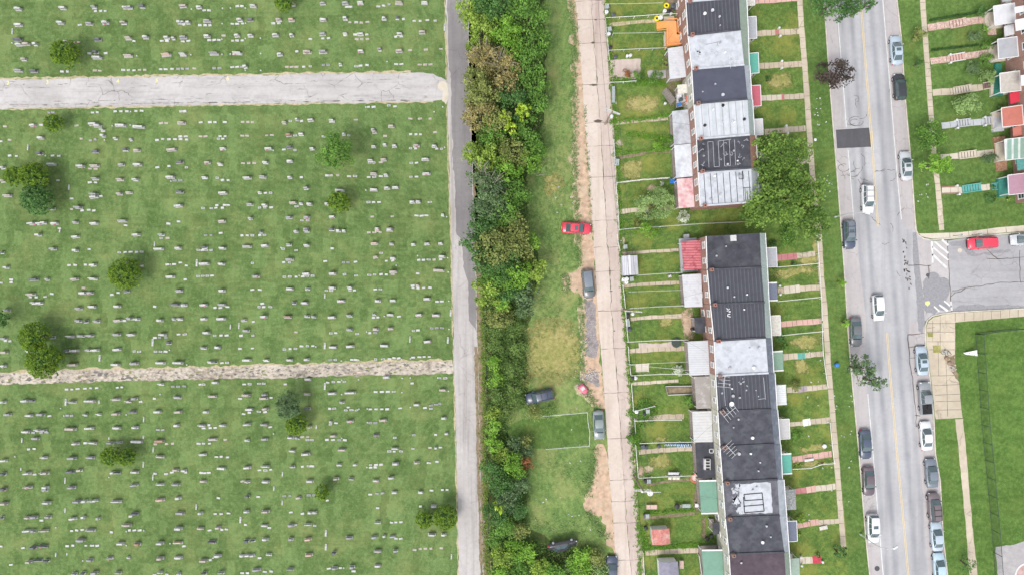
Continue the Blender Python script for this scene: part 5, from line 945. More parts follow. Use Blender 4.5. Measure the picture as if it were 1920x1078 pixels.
car(1012,743,*(-1,.22),'suv','navy','navy sport utility with its nose in the bushes',group='vehicles left beside the alley',rails=True)
car(1147,1070,*(.03,-1),'saloon','dark blue','dark blue car cut by the bottom edge beside the alley',group='vehicles left beside the alley')
# the wreck lying on its side in the grass
car(1054,1015,*(1,-.18),'saloon','charcoal','black wrecked car tipped half on its side in the long grass',group='vehicles left beside the alley',roll=52,name='wrecked_car',cat='wrecked car')
# children's toy car
e = empty('toy_car', W(1093,728), R(-50), label='pink ride-on toy car beside the rubble on the dirt', cat='toy')
pk = paint('pink_plastic', (.72,.16,.25), .4, .2)
m = MB(); loft(m, [(-.8,.38,.35,.12),(-.7,.5,.5,.1),(-.2,.52,.55,.1),(.3,.52,.5,.1),(.7,.46,.42,.1),(.85,.3,.3,.14)]); m.build('body', pk, e, smooth=True)
MB().box((-.1,0,.58),(.6,.62,.1),mi=0).build('seat', S_MAT['w'], e); MB().box((.25,0,.62),(.06,.6,.2)).build('windscreen', pk, e); MB().box((-.55,0,.62),(.15,.7,.3),taper=.8).build('backrest', pk, e)
for sx_ in (-.5,.55):
    for sy_ in (-.52,.52):
        t = MB(); t.tube([(sx_,sy_-.06,.18),(sx_,sy_+.06,.18)], .18, 10); t.build('wheel', M_tyre, e)
# ---------------------------------------------------------------- row houses
M_brick = brick_mat('red_brick', (.30,.13,.10), (.36,.17,.13), (.42,.36,.32)); M_brick2 = brick_mat('brown_brick', (.25,.13,.10), (.31,.18,.14), (.40,.34,.30))
M_cream = stripe_mat('cream_siding', (.50,.48,.41), (.58,.56,.49), 3.2, 1, .8); M_trim = simple('white_trim', (.75,.75,.75), .6, .3, .06); M_wood = simple('weathered_wood', (.27,.24,.215), .9, .1, .3, 6, stain=(.18,.15,.13))
M_pane = simple('window_pane', (.06,.075,.09), .1, .6, .3, 2)
M_tarr = simple('black_roof', (.055,.056,.068), .85, .2, .25, .9, stain=(.10,.102,.115), ss=.6)
def roofm(name, col, st, ang=1.55, sc=.35, thr=(.5,.85)): return stripe_mat(name, col, st, sc, 0, .8, thr, ang=R(-4))
RM = {'streak': roofm('streaked_black_roof', (.058,.060,.074), (.10,.104,.125), sc=.55, thr=(.8,1.0)), 'black': M_tarr, 'char': simple('charcoal_roof', (.068,.070,.085), .85, .2, .25, 1.2, stain=(.125,.13,.145), ss=.55),
      'white': simple('pale_coated_roof', (.49,.51,.55), .7, .25, .10, 1.5, stain=(.34,.36,.39), ss=.9), 'metal': stripe_mat('silver_panel_roof', (.47,.50,.53), (.53,.55,.585), .25, 0, .6, ang=R(-3)),
      'patch': simple('patched_dark_roof', (.12,.12,.14), .8, .25, .3, 1.2, stain=(.07,.07,.085), ss=.7), 'navy': simple('navy_grey_roof', (.075,.08,.11), .8, .25, .12, .8), 'plum': simple('plum_black_roof', (.085,.065,.08), .85, .2, .2, 1.0, stain=(.13,.10,.12), ss=.4),
      'grn': simple('pale_green_slope', (.27,.33,.27), .8, .2, .1, 2), 'gry': simple('grey_slope', (.42,.45,.49), .8, .2, .12, 2, stain=(.3,.32,.36)), 'sage': simple('sage_slope', (.33,.39,.37), .85, .2, .15, 3), 'slate': simple('slate_slope', (.16,.18,.22), .8, .3, .18, 2, stain=(.26,.28,.32)),
      'brickbrown': simple('brown_slope', (.30,.17,.13), .9, .1, .15, 2)}
RP = {'whitep': stripe_mat('white_panel', (.56,.57,.60), (.48,.49,.53), 1.2, 1, .55, (.8,.95), stain=(.44,.45,.48)), 'silver': simple('silver_porch_roof', (.45,.47,.51), .6, .35, .15, 1.5, stain=(.25,.25,.28), ss=.7), 'silver2': simple('bright_silver_roof', (.58,.61,.65), .6, .35, .12, 1.5, stain=(.38,.4,.43), ss=.7),
      'pinkfade': simple('faded_red_roof', (.62,.48,.48), .7, .2, .12, 2, stain=(.52,.20,.22), ss=.8), 'red': stripe_mat('red_corrugated', (.42,.09,.11), (.55,.2,.22), .75, 1, .5, (.3,.8), stain=(.30,.05,.07)), 'corr': stripe_mat('white_corrugated', (.54,.56,.59), (.40,.42,.45), 1.1, 1, .5, (.75,.95)),
      'dark': M_tarr, 'wood': stripe_mat('grey_board_roof', (.36,.33,.31), (.26,.235,.22), 1.6, 1, .9, (.4,.7), stain=(.42,.40,.39)), 'slat': stripe_mat('white_slatted_roof', (.58,.58,.58), (.30,.30,.30), 1.3, 1, .7, (.82,.95), stain=(.55,.55,.55)),
      'green': stripe_mat('sea_green_panel', (.11,.25,.18), (.17,.33,.25), 2.2, 0, .45, (.3,.8)), 'cream': simple('cream_porch_roof', (.58,.56,.50), .8, .2), 'teal': simple('teal_porch_roof', (.12,.40,.32), .6, .3, .08), 'pink': simple('pink_red_porch_roof', (.52,.13,.17), .6, .3, .08),
      'white': simple('white_porch_roof', (.62,.62,.63), .6, .3, .06), 'grey': simple('grey_porch_roof', (.40,.41,.44), .8, .2, .1), 'slate': simple('slate_blue_porch_roof', (.17,.19,.25), .8, .3, .1), 'sage': simple('sage_porch_roof', (.22,.34,.26), .7, .3, .08), 'lgrey': simple('pale_grey_porch_roof', (.52,.51,.51), .7, .3, .08),
      'mott': simple('mottled_grey_roof', (.30,.31,.31), .9, .1, .5, 5, stain=(.2,.2,.2), ss=2), 'pgreen': simple('pale_green_porch_roof', (.30,.38,.32), .8, .2, .1), 'stripew': stripe_mat('pale_striped_awning', (.62,.66,.66), (.74,.75,.76), .9, 1, .6), 'orange': simple('orange_stain', (.85,.36,.11), .7, .3, .12, 4)}
ZR = 7.0
def part(mb, name, mat, root, parent=None):
    l = root.location; mb.v = [(x-l.x, y-l.y, z-l.z) for x, y, z in mb.v]; return mb.build(name, mat, parent or root)
def shrink(P, d):
    c = sum((Vector(p[:2]) for p in P), Vector((0,0)))/len(P); return [tuple(c + (Vector(p[:2])-c)*(1-d/((Vector(p[:2])-c).length))) for p in P]
def window(root, p0, p1, u, z, w, h, name='window', bars=True):
    """window on the wall p0->p1 (outward normal to its right)"""
    a, b = Vector(p0), Vector(p1); d = (b-a).normalized(); nrm = Vector((d.y, -d.x)); c = a + (b-a)*u + nrm*.03
    m = MB(); ang = math.atan2(d.y, d.x)
    m.box((c.x,c.y,z), (w+.22, .10, .1), ang); m.v = []; m.f = []; m.m = []
    for dz in (-h/2, h/2): m.box((c.x,c.y,z+dz), (w+.24,.14,.12), ang)
    for s in (-1,1): q = c + d*(s*w/2); m.box((q.x,q.y,z), (.12,.13,h-.12), ang)
    m.box((c.x,c.y,z), (w-.12,.11,.06), ang)
    f = part(m, name, M_trim, root)
    q = MB().box((c.x-nrm.x*.0,c.y,z), (w-.1,.05,h-.1), ang); part(q, 'pane', M_pane, root, f); return f
def porch(root, P, zr, mat, posts_side, tilt=0.25, trim=None, name='porch_roof', floor=True, mat_floor=None, ends=None, house_right=True):
    """P = four world corners TL,TR,BR,BL; roof slopes away from the house"""
    hi, lo = zr+tilt, zr; zs = [lo,hi,hi,lo] if house_right else [hi,lo,lo,hi]
    m = MB(); vs = [(p[0],p[1],z) for p, z in zip(P, zs)] + [(p[0],p[1],z-.12) for p, z in zip(P, zs)]
    m.add(vs, [(0,3,2,1),(4,5,6,7),(0,1,5,4),(1,2,6,5),(2,3,7,6),(3,0,4,7)])
    o = part(m, name, mat, root)
    if trim:
        t = MB(); vv = [Vector(v) for v in vs[:4]]
        for i, j in ((0,1),(2,3)) if trim == 'ends' else ((0,1),(1,2),(2,3),(3,0)): t.beam(vv[i]+Vector((0,0,.03)), vv[j]+Vector((0,0,.03)), .22 if trim == 'ends' else .1, .1)
        part(t, 'roof_trim', M_trim, root, o)
    k = (0,3) if house_right else (1,2); inn = [Vector(p[:2]) for p in shrink(P, .25)]
    for i in k:
        q = inn[i]; t = MB().box((q.x,q.y,(lo-.1)/2), (.12,.12,lo-.1)); part(t, 'porch_post', M_trim, root)
    if floor:
        t = MB(); t.prism([tuple(v) for v in inn], .0, .55); part(t, 'porch_floor', mat_floor or M_wood, root)
    return o
def house(label, roof, rm, wall, pent, pentx, rear=None, front=None, roofz=ZR, marks=None, edge=None, rearm=None, rearx=None, frontz=3.0, frontopts={}, rearopts={}, rearz=3.0):
    """roof: photo corners TL,TR,BR,BL of the flat roof; pentx: photo x of the outer edge of the front slope at top and bottom"""
    RW = [W(*p, roofz)[:2] for p in roof]; c = sum((Vector(p) for p in RW), Vector((0,0)))/4
    root = empty('row_house', (c.x, c.y, 0), label=label, cat='house', group='brick row houses')
    P = [Vector(p) for p in RW]; dn = (P[3]-P[0]).normalized(); P[0] += dn*.03; P[1] += dn*.03; P[2] -= dn*.03; P[3] -= dn*.03
    m = MB().prism([tuple(p) for p in P], -.1, roofz-.06); part(m, 'wall', wall, root)
    rt = (P[1]-P[0]).normalized(); O = [P[0]-rt*.12, P[1]+rt*.02, P[2]+rt*.02, P[3]-rt*.12]
    ro = part(MB().prism([tuple(p) for p in O], roofz-.055, roofz+.07), 'roof', RM[rm], root)
    em = edge or M_trim
    m = MB(); m.beam((*O[0], roofz+.09), (*O[3], roofz+.09), .12, .12); part(m, 'gutter', em, root, ro)
    m = MB(); m.beam((*(O[3]+dn*0), roofz+.16), (*(O[2]), roofz+.16), .26, .2); part(m, 'parapet', RM['white'] if rm in ('white','metal') or edge is None and rm != 'black' and False else (RM['white'] if rm in ('white','metal') else RM['char']), root, ro)
    # front slope
    ex = [W(pentx[0], roof[1][1]+.5, 6.0)[:2], W(pentx[1], roof[2][1]+.5, 6.0)[:2]]
    m = MB(); v = [(*(P[1]),roofz+.05), (*ex[0],6.0), (*ex[1],6.0), (*(P[2]),roofz+.05)]; m.add(v+[(x,y,z-.15) for x,y,z in v], [(0,3,2,1),(4,5,6,7),(0,1,5,4),(1,2,6,5),(2,3,7,6),(3,0,4,7)])
    po = part(m, 'front_slope', RM[pent], root)
    m = MB(); m.beam((*ex[0],5.98), (*ex[1],5.98), .12, .12); part(m, 'gutter', M_trim, root, po)
    # chimney on the party wall at the rear eave
    cc = P[3] + rt*.45 + dn*.05
    m = MB().box((cc.x,cc.y,roofz+.45), (.5,.5,.9), math.atan2(rt.y,rt.x)); ch = part(m, 'chimney', M_brick if wall is not M_cream else M_brick2, root)
    m = MB().box((cc.x,cc.y,roofz+.905), (.22,.22,.03)); part(m, 'flue', M_black, root, ch)
    # windows: rear wall runs P0->P3 seen from the alley, front wall P2->P1
    for z in (5.25, 2.0):
        for u in (.25,.72): window(root, tuple(P[0]), tuple(P[3]), u, z, .95 if u < .5 else .75, 1.35)
        for u in (.28,.72): window(root, tuple(P[2]), tuple(P[1]), u, z-.2, 1.0, 1.4)
    q = P[0]+(P[3]-P[0])*.5; m = MB().box((q.x-.03,q.y,1.05), (.12,.95,2.1), math.atan2(rt.y,rt.x)); part(m, 'rear_door', M_wood, root)
    q = P[1]+(P[2]-P[1])*.5; m = MB().box((q.x+.03,q.y,1.25), (.12,.95,2.1), math.atan2(rt.y,rt.x)); part(m, 'front_door', M_trim, root)
    if front:
        x1, y0, y1, mat = front[:4]; A = Vector(W(x1, y0, frontz)); B = Vector(W(x1+1.5, y1, frontz)); 
        k0 = P[1]+(P[2]-P[1])*max(0,min(1,(Vector(A[:2])-P[1]).dot(dn)/(P[2]-P[1]).length)) + rt*.02; k1 = P[1]+(P[2]-P[1])*max(0,min(1,(Vector(B[:2])-P[1]).dot(dn)/(P[2]-P[1]).length)) + rt*.02
        k0 = Vector(A[:2]) - rt*((Vector(A[:2])-P[1]).dot(rt)-.03); k1 = Vector(B[:2]) - rt*((Vector(B[:2])-P[1]).dot(rt)-.03)
        porch(root, [tuple(k0), tuple(A[:2]), tuple(B[:2]), tuple(k1)], frontz-.1, RP[mat], 1, trim=(front[4] if len(front) > 4 else 'all'), house_right=False, mat_floor=M_walk2)
    if rear:
        q, mat = rear; C = [W(*p, rearz)[:2] for p in q]
        # push the house-side corners to the wall
        Cv = [Vector(x) for x in C]; A1 = Cv[0] + rt*max(.2, (P[0]-Cv[0]).dot(rt)-.03); A2 = Cv[3] + rt*max(.2, (P[0]-Cv[3]).dot(rt)-.03)
        porch(root, [tuple(Cv[0]), tuple(A1), tuple(A2), tuple(Cv[3])], rearz-.05, RP[mat], 0, trim=rearopts.get('trim'), name='rear_porch_roof')
    if marks: marks(root, ro, P, rt, dn)
    # vents and pipes
    g = random.Random(int(roof[0][1])); 
    for k in range(g.randint(2,4)):
        q = P[0] + rt*g.uniform(1.2,6.8) + dn*g.uniform(.7,4.4); r = g.choice([.1,.13,.2]); m = MB().lathe([(r,0),(r,.3),(r*1.3,.32),(r*1.2,.4)], (q.x,q.y,roofz+.05), 8); part(m, 'roof_vent', g.choice([RM['white'],M_rim,M_trim]), root, ro)
    return root, P, rt, dn
def on_roof(root, ro, P, rt, dn, segs, w, mat, name, z=ZR+.075):
    m = MB(); 
    for s in segs:
        for (u0,v0),(u1,v1) in zip(s, s[1:]):
            a = P[0]+rt*u0+dn*v0; b = P[0]+rt*u1+dn*v1; m.beam((a.x,a.y,z), (b.x,b.y,z), w, .02)
    return part(m, name, mat, root, ro)
M_tar = simple('roof_tar', (.035,.035,.04), .7, .3); M_chalk = simple('pale_sealant', (.36,.37,.40), .8, .2)
g0 = random.Random(9)
def mk_seams(root, ro, P, rt, dn):
    on_roof(root, ro, P, rt, dn, [[(.75+i*.98,.35),(.78+i*.98,5.0)] for i in range(8)], .09, M_tar, 'roof_seams')
    on_roof(root, ro, P, rt, dn, [[(6.7,.3),(6.8,1.5),(6.1,1.5),(6.15,.5)],[(6.6,2.9),(7.8,2.9)],[(6.9,2.9),(6.9,4.9)],[(7.2,3.4),(7.2,4.8)]], .09, M_tar, 'tar_lines')
def mk_fine(root, ro, P, rt, dn): on_roof(root, ro, P, rt, dn, [[(1.0+i*1.05,.15),(1.02+i*1.05,5.0)] for i in range(7)], .035, M_joint, 'roof_seams'); [part(MB().lathe([(.22,0),(.22,.25),(.1,.35)], (*(P[0]+rt*u+dn*v), ZR+.07), 10), 'roof_vent', M_black, root, ro) for u,v in ((4.3,.6),(1.3,3.4),(7.4,3.0))]
def mk_squig(root, ro, P, rt, dn):
    S = [[(a,.5),(a,4.4)] for a in (1.6,2.4,3.2,4.0,4.9,5.7)] + [[(1.6,.5),(2.4,.5)],[(2.4,4.4),(3.2,4.4)],[(4.0,4.4),(4.9,4.4)],[(3.2,.5),(5.2,.4)]]
    for (cx,cy) in ((.8,.8),(.9,1.7),(.7,2.6),(.8,3.6),(6.4,.9),(7.1,.8),(6.9,1.9),(6.4,2.7),(7.0,3.4),(6.1,4.1),(4.4,1.0),(4.3,2.2),(5.1,2.3),(3.6,3.2),(.6,4.4)):
        x, y = cx, cy; s = [(x,y)]
        for k in range(6): x += g0.uniform(-.3,.3); y += g0.uniform(-.25,.3); s.append((x,y))
        S.append(s)
    on_roof(root, ro, P, rt, dn, S, .07, M_chalk, 'sealant_lines')
def mk_white_patch(root, ro, P, rt, dn):
    m = MB()
    def blob(u0,u1,v0,v1,z,amp=.12):
        pts=[]; 
        for (a,b),(c,d) in zip([(u0,v0),(u1,v0),(u1,v1),(u0,v1)],[(u1,v0),(u1,v1),(u0,v1),(u0,v0)]):
            for k in range(8): t=k/8; pts.append((a+(c-a)*t+g0.uniform(-amp,amp), b+(d-b)*t+g0.uniform(-amp,amp)))
        m.add([((P[0]+rt*a+dn*b).x,(P[0]+rt*a+dn*b).y,z) for a,b in reversed(pts)], [tuple(range(len(pts)))])
    blob(2.3,7.2,.35,5.0,ZR+.076); blob(1.3,2.4,1.0,1.7,ZR+.078,.2); blob(1.2,2.3,2.3,3.5,ZR+.080,.25); blob(1.7,2.6,4.0,4.8,ZR+.082,.25); blob(1.8,2.5,.4,.9,ZR+.084,.15)
    part(m, 'white_coating', RM['white'], root, ro)
    on_roof(root, ro, P, rt, dn, [[(3.0,2.0),(5.8,1.9),(5.9,4.7),(2.9,4.8),(2.9,2.4)],[(3.0,2.95),(5.8,2.9)],[(2.8,3.8),(5.9,3.7)],[(3.0,2.0),(3.1,2.9)]], .14, M_tar, 'tar_lines', ZR+.095)
def mk_white(root, ro, P, rt, dn):
    on_roof(root, ro, P, rt, dn, [[(2.5,1.6),(4.8,1.4)],[(4.2,1.4),(4.3,2.0)]], .04, M_tar, 'tar_lines')
    m = MB(); 
    for k in range(16): q = P[0]+rt*(1.2+g0.gauss(0,.25))+dn*(2.6+g0.gauss(0,.5)); m.box((q.x,q.y,ZR+.078),(g0.uniform(.08,.3),g0.uniform(.1,.4),.01),g0.uniform(0,3))
    part(m, 'roof_stain', RM['gry'], root, ro)
def mk_sky(root, ro, P, rt, dn):
    q = P[0]+rt*4.0+dn*.55; m = MB().box((q.x,q.y,ZR+.2),(.9,.9,.3),math.atan2(rt.y,rt.x)); part(m, 'skylight', RP['lgrey'], root, ro)
def mk_yc(root, ro, P, rt, dn):
    on_roof(root, ro, P, rt, dn, [[(2.3,1.0),(2.6,1.0),(2.7,1.25)],[(2.3,.6),(2.55,.85),(2.8,.7)],[(2.55,.85),(2.6,1.1)],[(2.8,1.5),(2.4,1.55),(2.35,1.85),(2.8,1.95)]], .1, M_trim, 'painted_marks')
def mk_patches(root, ro, P, rt, dn):
    m = MB()
    for k in range(9): q = P[0]+rt*g0.uniform(.6,7)+dn*g0.uniform(.3,4.6); m.box((q.x,q.y,ZR+.08),(g0.uniform(.1,.5),g0.uniform(.06,.25),.012),g0.uniform(0,3))
    part(m, 'pale_patches', M_chalk, root, ro)
    on_roof(root, ro, P, rt, dn, [[(1.0,.3),(1.1,4.6)],[(7.2,.6),(7.3,4.0)],[(6.2,3.9),(7.3,3.8)]], .06, RM['gry'], 'sealant_lines')
HX = [(1280,-61),(1287,5),(1291,68),(1298,131),(1302,196),(1307,262),(1310,323),(1314,387)]; HXR = [(1378,-70),(1385,-3),(1388,57),(1395,123),(1401,187),(1405,254),(1408,316),(1411,380)]
PX = [(1394,1398),(1400,1403),(1403,1405),(1406,1410),(1411,1415),(1417,1421),(1421,1424)]
row1 = [('row house cut by the top edge with a white roof edge','white','grn','cream',(1414,0-12,10),None,None,None),
 ('row house with streaked black roof behind the orange deck','streak','grn','grey',(1418,31,72),None,None,None),
 ('row house with pale grey roof and a teal front porch roof','white','grn','teal',(1422,99,137),([(1252,91),(1286,87),(1289,147),(1256,149)],'whitep'),mk_white,None),
 ('row house with plain navy grey roof and pink red porch roof','navy','gry','pink',(1426,160,199),([(1270,160),(1285,160),(1285,176),(1271,177)],'cream'),None,M_cream),
 ('row house with silver panelled roof and white porch roof','metal','sage','white',(1430,223,253),([(1260,209),(1295,205),(1298,270),(1264,272)],'silver'),mk_fine,None),
 ('row house with black roof covered in white sealant squiggles','black','brickbrown','lgrey',(1436,285,320),([(1264,273),(1298,271),(1303,330),(1268,334)],'silver2'),mk_squig,None),
 ('row house with white roof crossed by black seam lines','white','gry','grey',(1440,345,380),([(1269,336),(1302,333),(1306,388),(1273,391)],'pinkfade'),mk_seams,None)]
for i, (lb, rm, pent, fm, fr, rear, mk, wl_) in enumerate(row1):
    house(lb, [HX[i],HXR[i],HXR[i+1],HX[i+1]], rm, wl_ or M_brick, pent, PX[i], rear, (fr[0],fr[1],fr[2],fm), marks=mk)
H2 = [(1325,443),(1327,506),(1333,571),(1340,639),(1343,704),(1347,771),(1351,837),(1356,903),(1361,970),(1368,1038),(1372,1106)]
H2R = [(1424,437),(1427,502),(1432.5,567),(1435,633),(1440,699),(1445,767),(1451,832),(1457,898),(1461,966),(1470,1034),(1474,1102)]
P2 = [(1435,1439),(1439,1442),(1442,1447),(1447,1451),(1453,1457),(1458,1463),(1464,1467),(1470,1475),(1475,1480),(1480,1484)]
row2 = [('first house of the lower row with plain black roof and skylight','black','sage','grey',(1456,464,500),([(1278,453),(1308,452),(1311,506),(1282,507)],'red'),mk_sky,None,'all'),
 ('second house of the lower row with wrinkled black roof and slate porch','streak','sage','slate',(1457,530,563),([(1279,515),(1313,513),(1316,573),(1284,576)],'whitep'),None,None,'ends'),
 ('black roofed house with small white painted marks on its roof','streak','sage','cream',(1463,591,628),([(1302,595),(1320,593),(1322,622),(1304,624)],'dark'),mk_yc,None,'all'),
 ('lower row house with blotchy white roof and sage porch roof','white','slate','sage',(1468,658,694),([(1289,640),(1323,638),(1327,702),(1293,704)],'corr'),None,None,'ends'),
 ('black roofed house between the white roof and a charcoal roof with large aerials','streak','slate','stripew',(1474,722,757),([(1302,706),(1328,704),(1331,765),(1306,766)],'wood'),mk_patches,M_cream,'ends'),
 ('charcoal roofed house with white slatted rear porch roof','char','slate','lgrey',(1480,785,822),([(1298,771),(1330,769),(1335,827),(1301,829)],'slat'),None,M_cream,'all'),
 ('charcoal roofed house with teal front porch roof and black rear roof','char','slate','teal',(1484,850,887),([(1304,830),(1338,828),(1342,894),(1308,896)],'dark'),None,M_cream,'ends'),
 ('house whose dark roof has a large white coated patch','patch','gry','mott',(1492,917,955),([(1311,901),(1347,900),(1351,960),(1315,962)],'green'),mk_white_patch,M_cream,None),
 ('charcoal roofed house with slate blue front porch near the bottom','char','gry','slate',(1494,976,1014),([(1336,979),(1350,978),(1351,1000),(1337,1001)],'dark'),None,M_cream,'all'),
 ('plum black roofed house cut by the bottom edge','plum','pgr','pgreen',(1499,1046,1085),([(1316,1031),(1358,1030),(1362,1090),(1320,1091)],'green'),None,M_cream,None)]
RM['pgr'] = RM['grn']
for i, (lb, rm, pent, fm, fr, rear, mk, wl_, tr) in enumerate(row2):
    r_ = house(lb, [H2[i],H2R[i],H2R[i+1],H2[i+1]], rm, wl_ or M_brick, pent, P2[i], rear, (fr[0],fr[1],fr[2],fm,tr), marks=mk, rearopts={'trim': 'ends' if rear[1] == 'green' else None})
    if i == 6:
        root = r_[0]; m = MB().box((*W(1325,869,3.3)[:2],3.4),(1.0,1.7,.6)); a = part(m,'rooftop_unit',RP['lgrey'],root)
        m = MB(); [m.box((W(1326,861+k*5.5,3.3)[0],W(1326,861+k*5.5,3.3)[1],3.72),(.6,.3,.03)) for k in range(4)]; part(m,'grille',M_black,root,a)
        m = MB(); x,y,_ = W(1334,845,3.3); [m.box((x+dx,y+dy,3.2),(sx2,sy2,.15)) for dx,dy,sx2,sy2 in ((-.3,0,.08,.68),(.3,0,.08,.68),(0,.3,.68,.08),(0,-.3,.68,.08))]; part(m,'roof_hatch_frame',M_trim,root)
    if i == 0:
        root = r_[0]; P4=[(1273,448),(1306,446),(1311,509),(1277,511)]; m = MB().prism([W(*p,1.2)[:2] for p in P4],1.0,1.15); part(m,'rear_deck',RP['grey'],root)
        m = MB().prism([W(*p,1.2)[:2] for p in [(1283,440),(1293,439),(1293,448),(1283,448)]],.3,1.0); part(m,'deck_steps',RP['grey'],root)
# right-hand row: front walls face the street
def rhouse(label, y0, y1, pr, pmat, wins=True, canopies=(), ptrim='all'):
    xb = lambda y: 1877+(y-30)*.075
    a = Vector(W(xb(y0), y0)[:2]); b = Vector(W(xb(y1), y1)[:2]); d = (b-a).normalized(); n = Vector((-d.y, d.x)); n = n if n.x > 0 else -n
    a += d*.02; b -= d*.02; A = a+n*9; B = b+n*9; c = (a+b+A+B)/4
    root = empty('row_house', (c.x,c.y,0), label=label, cat='house', group='brick row houses of the right side')
    part(MB().prism([tuple(a),tuple(A),tuple(B),tuple(b)], -.1, 7), 'wall', M_brick, root); part(MB().prism([tuple(a-n*.0+n*.3),tuple(A),tuple(B),tuple(b+n*.3)], 7.0, 7.12), 'roof', RM['slate'], root)
    e1, e2 = a-n*.5, b-n*.5; m = MB().add([(e1.x,e1.y,6.3),(e2.x,e2.y,6.3),(b.x+n.x*.6,b.y+n.y*.6,7.2),(a.x+n.x*.6,a.y+n.y*.6,7.2)],[(0,1,2,3)]); m.add([(x,y,z-.12) for x,y,z in m.v[:4]],[(3,2,1,0)]); part(m,'front_slope',RM['slate'],root)
    for z in (5.1,):
        for u in (.25,.72): window(root, tuple(a), tuple(b), u, z, 1.0, 1.5)
    window(root, tuple(a), tuple(b), .8, 1.6, 1.1, 1.4); q = a+(b-a)*.35; part(MB().box((q.x,q.y,1.4),(.12,1,2.2),math.atan2(n.y,n.x)),'front_door',M_trim,root)
    if pr:
        C = [Vector(W(*p,3.1)[:2]) for p in pr]; k = lambda v: v - n*((v-a).dot(n)+.02)
        porch(root, [tuple(C[0]), tuple(k(C[1])), tuple(k(C[2])), tuple(C[3])], 3.0, pmat, 0, trim=ptrim, mat_floor=M_walk2)
    for (p, z, mat) in canopies:
        C = [Vector(W(*q,z)[:2]) for q in p]; k = lambda v: v - n*((v-a).dot(n)+.02); K = [C[0], k(C[1]), k(C[2]), C[3]]; zs = [z, z+.35, z+.35, z]
        m = MB(); vs = [(v.x,v.y,q) for v, q in zip(K, zs)]; m.add(vs+[(x,y,q-.1) for x,y,q in vs],[(0,3,2,1),(4,5,6,7),(0,1,5,4),(1,2,6,5),(2,3,7,6),(3,0,4,7)]); part(m,'window_canopy',mat,root)
C_wh = stripe_mat('white_ribbed_awning', (.66,.67,.70), (.50,.51,.54), 1.6, 0, .5, (.7,.95)); C_gr = stripe_mat('grey_ribbed_awning',(.36,.37,.40),(.44,.45,.48),2.2,0,.5); C_re = stripe_mat('red_ribbed_awning',(.47,.15,.11),(.53,.20,.16),2.2,0,.5)
C_gw = stripe_mat('green_white_awning',(.24,.37,.31),(.6,.64,.62),.32,0,.5,(.72,.8)); C_pu = simple('mauve_awning',(.38,.23,.29),.6,.3,.06); C_ta = simple('tan_awning',(.46,.43,.39),.8,.2,.12); C_red = simple('bright_red_awning',(.55,.03,.06),.5,.4,.05); C_tl = simple('teal_awning',(.08,.28,.26),.5,.4)
rhouse('right row house cut by the top right corner', -60, -6, None, None, canopies=[([(1878,-3),(1897,-6),(1897,3),(1880,5)],2.4,C_gr)])
rhouse('right row house with white ribbed porch roof at the top', -6, 60, [(1863,12),(1900,7),(1903,43),(1866,48)], C_wh, canopies=[([(1902,14),(1914,12),(1915,23),(1903,26)],5.6,RP['white']),([(1903,38),(1918,35),(1918,56),(1905,59)],5.6,RP['white']),([(1883,50),(1899,46),(1900,66),(1884,70)],2.4,C_wh)])
rhouse('right row house with grey ribbed porch roof', 60, 122, [(1871,74),(1905,70),(1908,107),(1873,111)], C_gr)
rhouse('right row house with tan porch roof and bright red window canopy', 122, 188, [(1875,138),(1911,134),(1912,171),(1877,175)], C_ta, canopies=[([(1893,175),(1909,172),(1911,192),(1895,196)],2.4,C_red),([(1914,142),(1925,140),(1926,160),(1915,162)],5.6,RP['white'])])
rhouse('right row house with orange red porch roof', 188, 250, [(1878,203),(1916,198),(1919,235),(1880,239)], C_re, canopies=[([(1899,240),(1917,236),(1918,254),(1900,258)],2.4,C_re)])
rhouse('right row house with green and white striped awning', 250, 316, [(1884,262),(1922,258),(1924,297),(1886,301)], C_gw, canopies=[([(1906,300),(1921,297),(1921,318),(1908,321)],2.4,C_tl)])
rhouse('last right row house with mauve porch roof by the side street', 316, 382, [(1890,329),(1926,325),(1928,362),(1892,366)], C_pu)
# ---------------------------------------------------------------- fences
M_rail = simple('galvanised_rail', (.60,.62,.62), .5, .4, .1, 3); M_railw = simple('white_rail', (.78,.78,.76), .6, .3, .06); M_drk = simple('dark_fence_metal', (.05,.07,.06), .6, .3); M_wire = simple('fence_wire', (.42,.44,.44), .6, .4)
def fence(L, label, h=1.1, mat=None, r=.035, post=2.6, mesh=True, group='chain link fences of the yards', z0=0.0, wire=None, ws=.35, name='wire_fence', rail2=False):
    mat = mat or M_rail; P = [Vector(W(p[0], p[1], h)) for p in L]; P = [Vector((p.x,p.y,z0)) for p in P]
    e = empty(name, tuple(P[0]), label=label, cat='fence', group=group); o = P[0]; m = MB(); pm = []; w = MB()
    for a, b in zip(P, P[1:]):
        a = a-o; b = b-o; d = b-a; n = max(1, round(d.length/post)); 
        for i in range(n): q = a+d*(i/n); s = a+d*((i+1)/n); sag = random.uniform(-.02,.02); m.tube([q+Vector((0,0,h+sag)), s+Vector((0,0,h-sag))], r, 5); pm.append(q)
        if rail2: m.tube([a+Vector((0,0,.15)), b+Vector((0,0,.15))], r*.7, 4)
        if mesh:
            k = int(d.length/ws)
            for i in range(k):
                q = a+d*(i/k); s = a+d*((i+1)/k); w.beam(q+Vector((0,0,.05)), s+Vector((0,0,h)), .008); w.beam(q+Vector((0,0,h)), s+Vector((0,0,.05)), .008)
    pm.append(P[-1]-o)
    m.build('top_rail', mat, e)
    if w.v: w.build('wire_mesh', wire or M_wire, e)
    for q in pm[:60]: MB().tube([(q.x,q.y,-.1),(q.x,q.y,h+.06)], r*1.15, 6).build('post', mat, e)
    return e
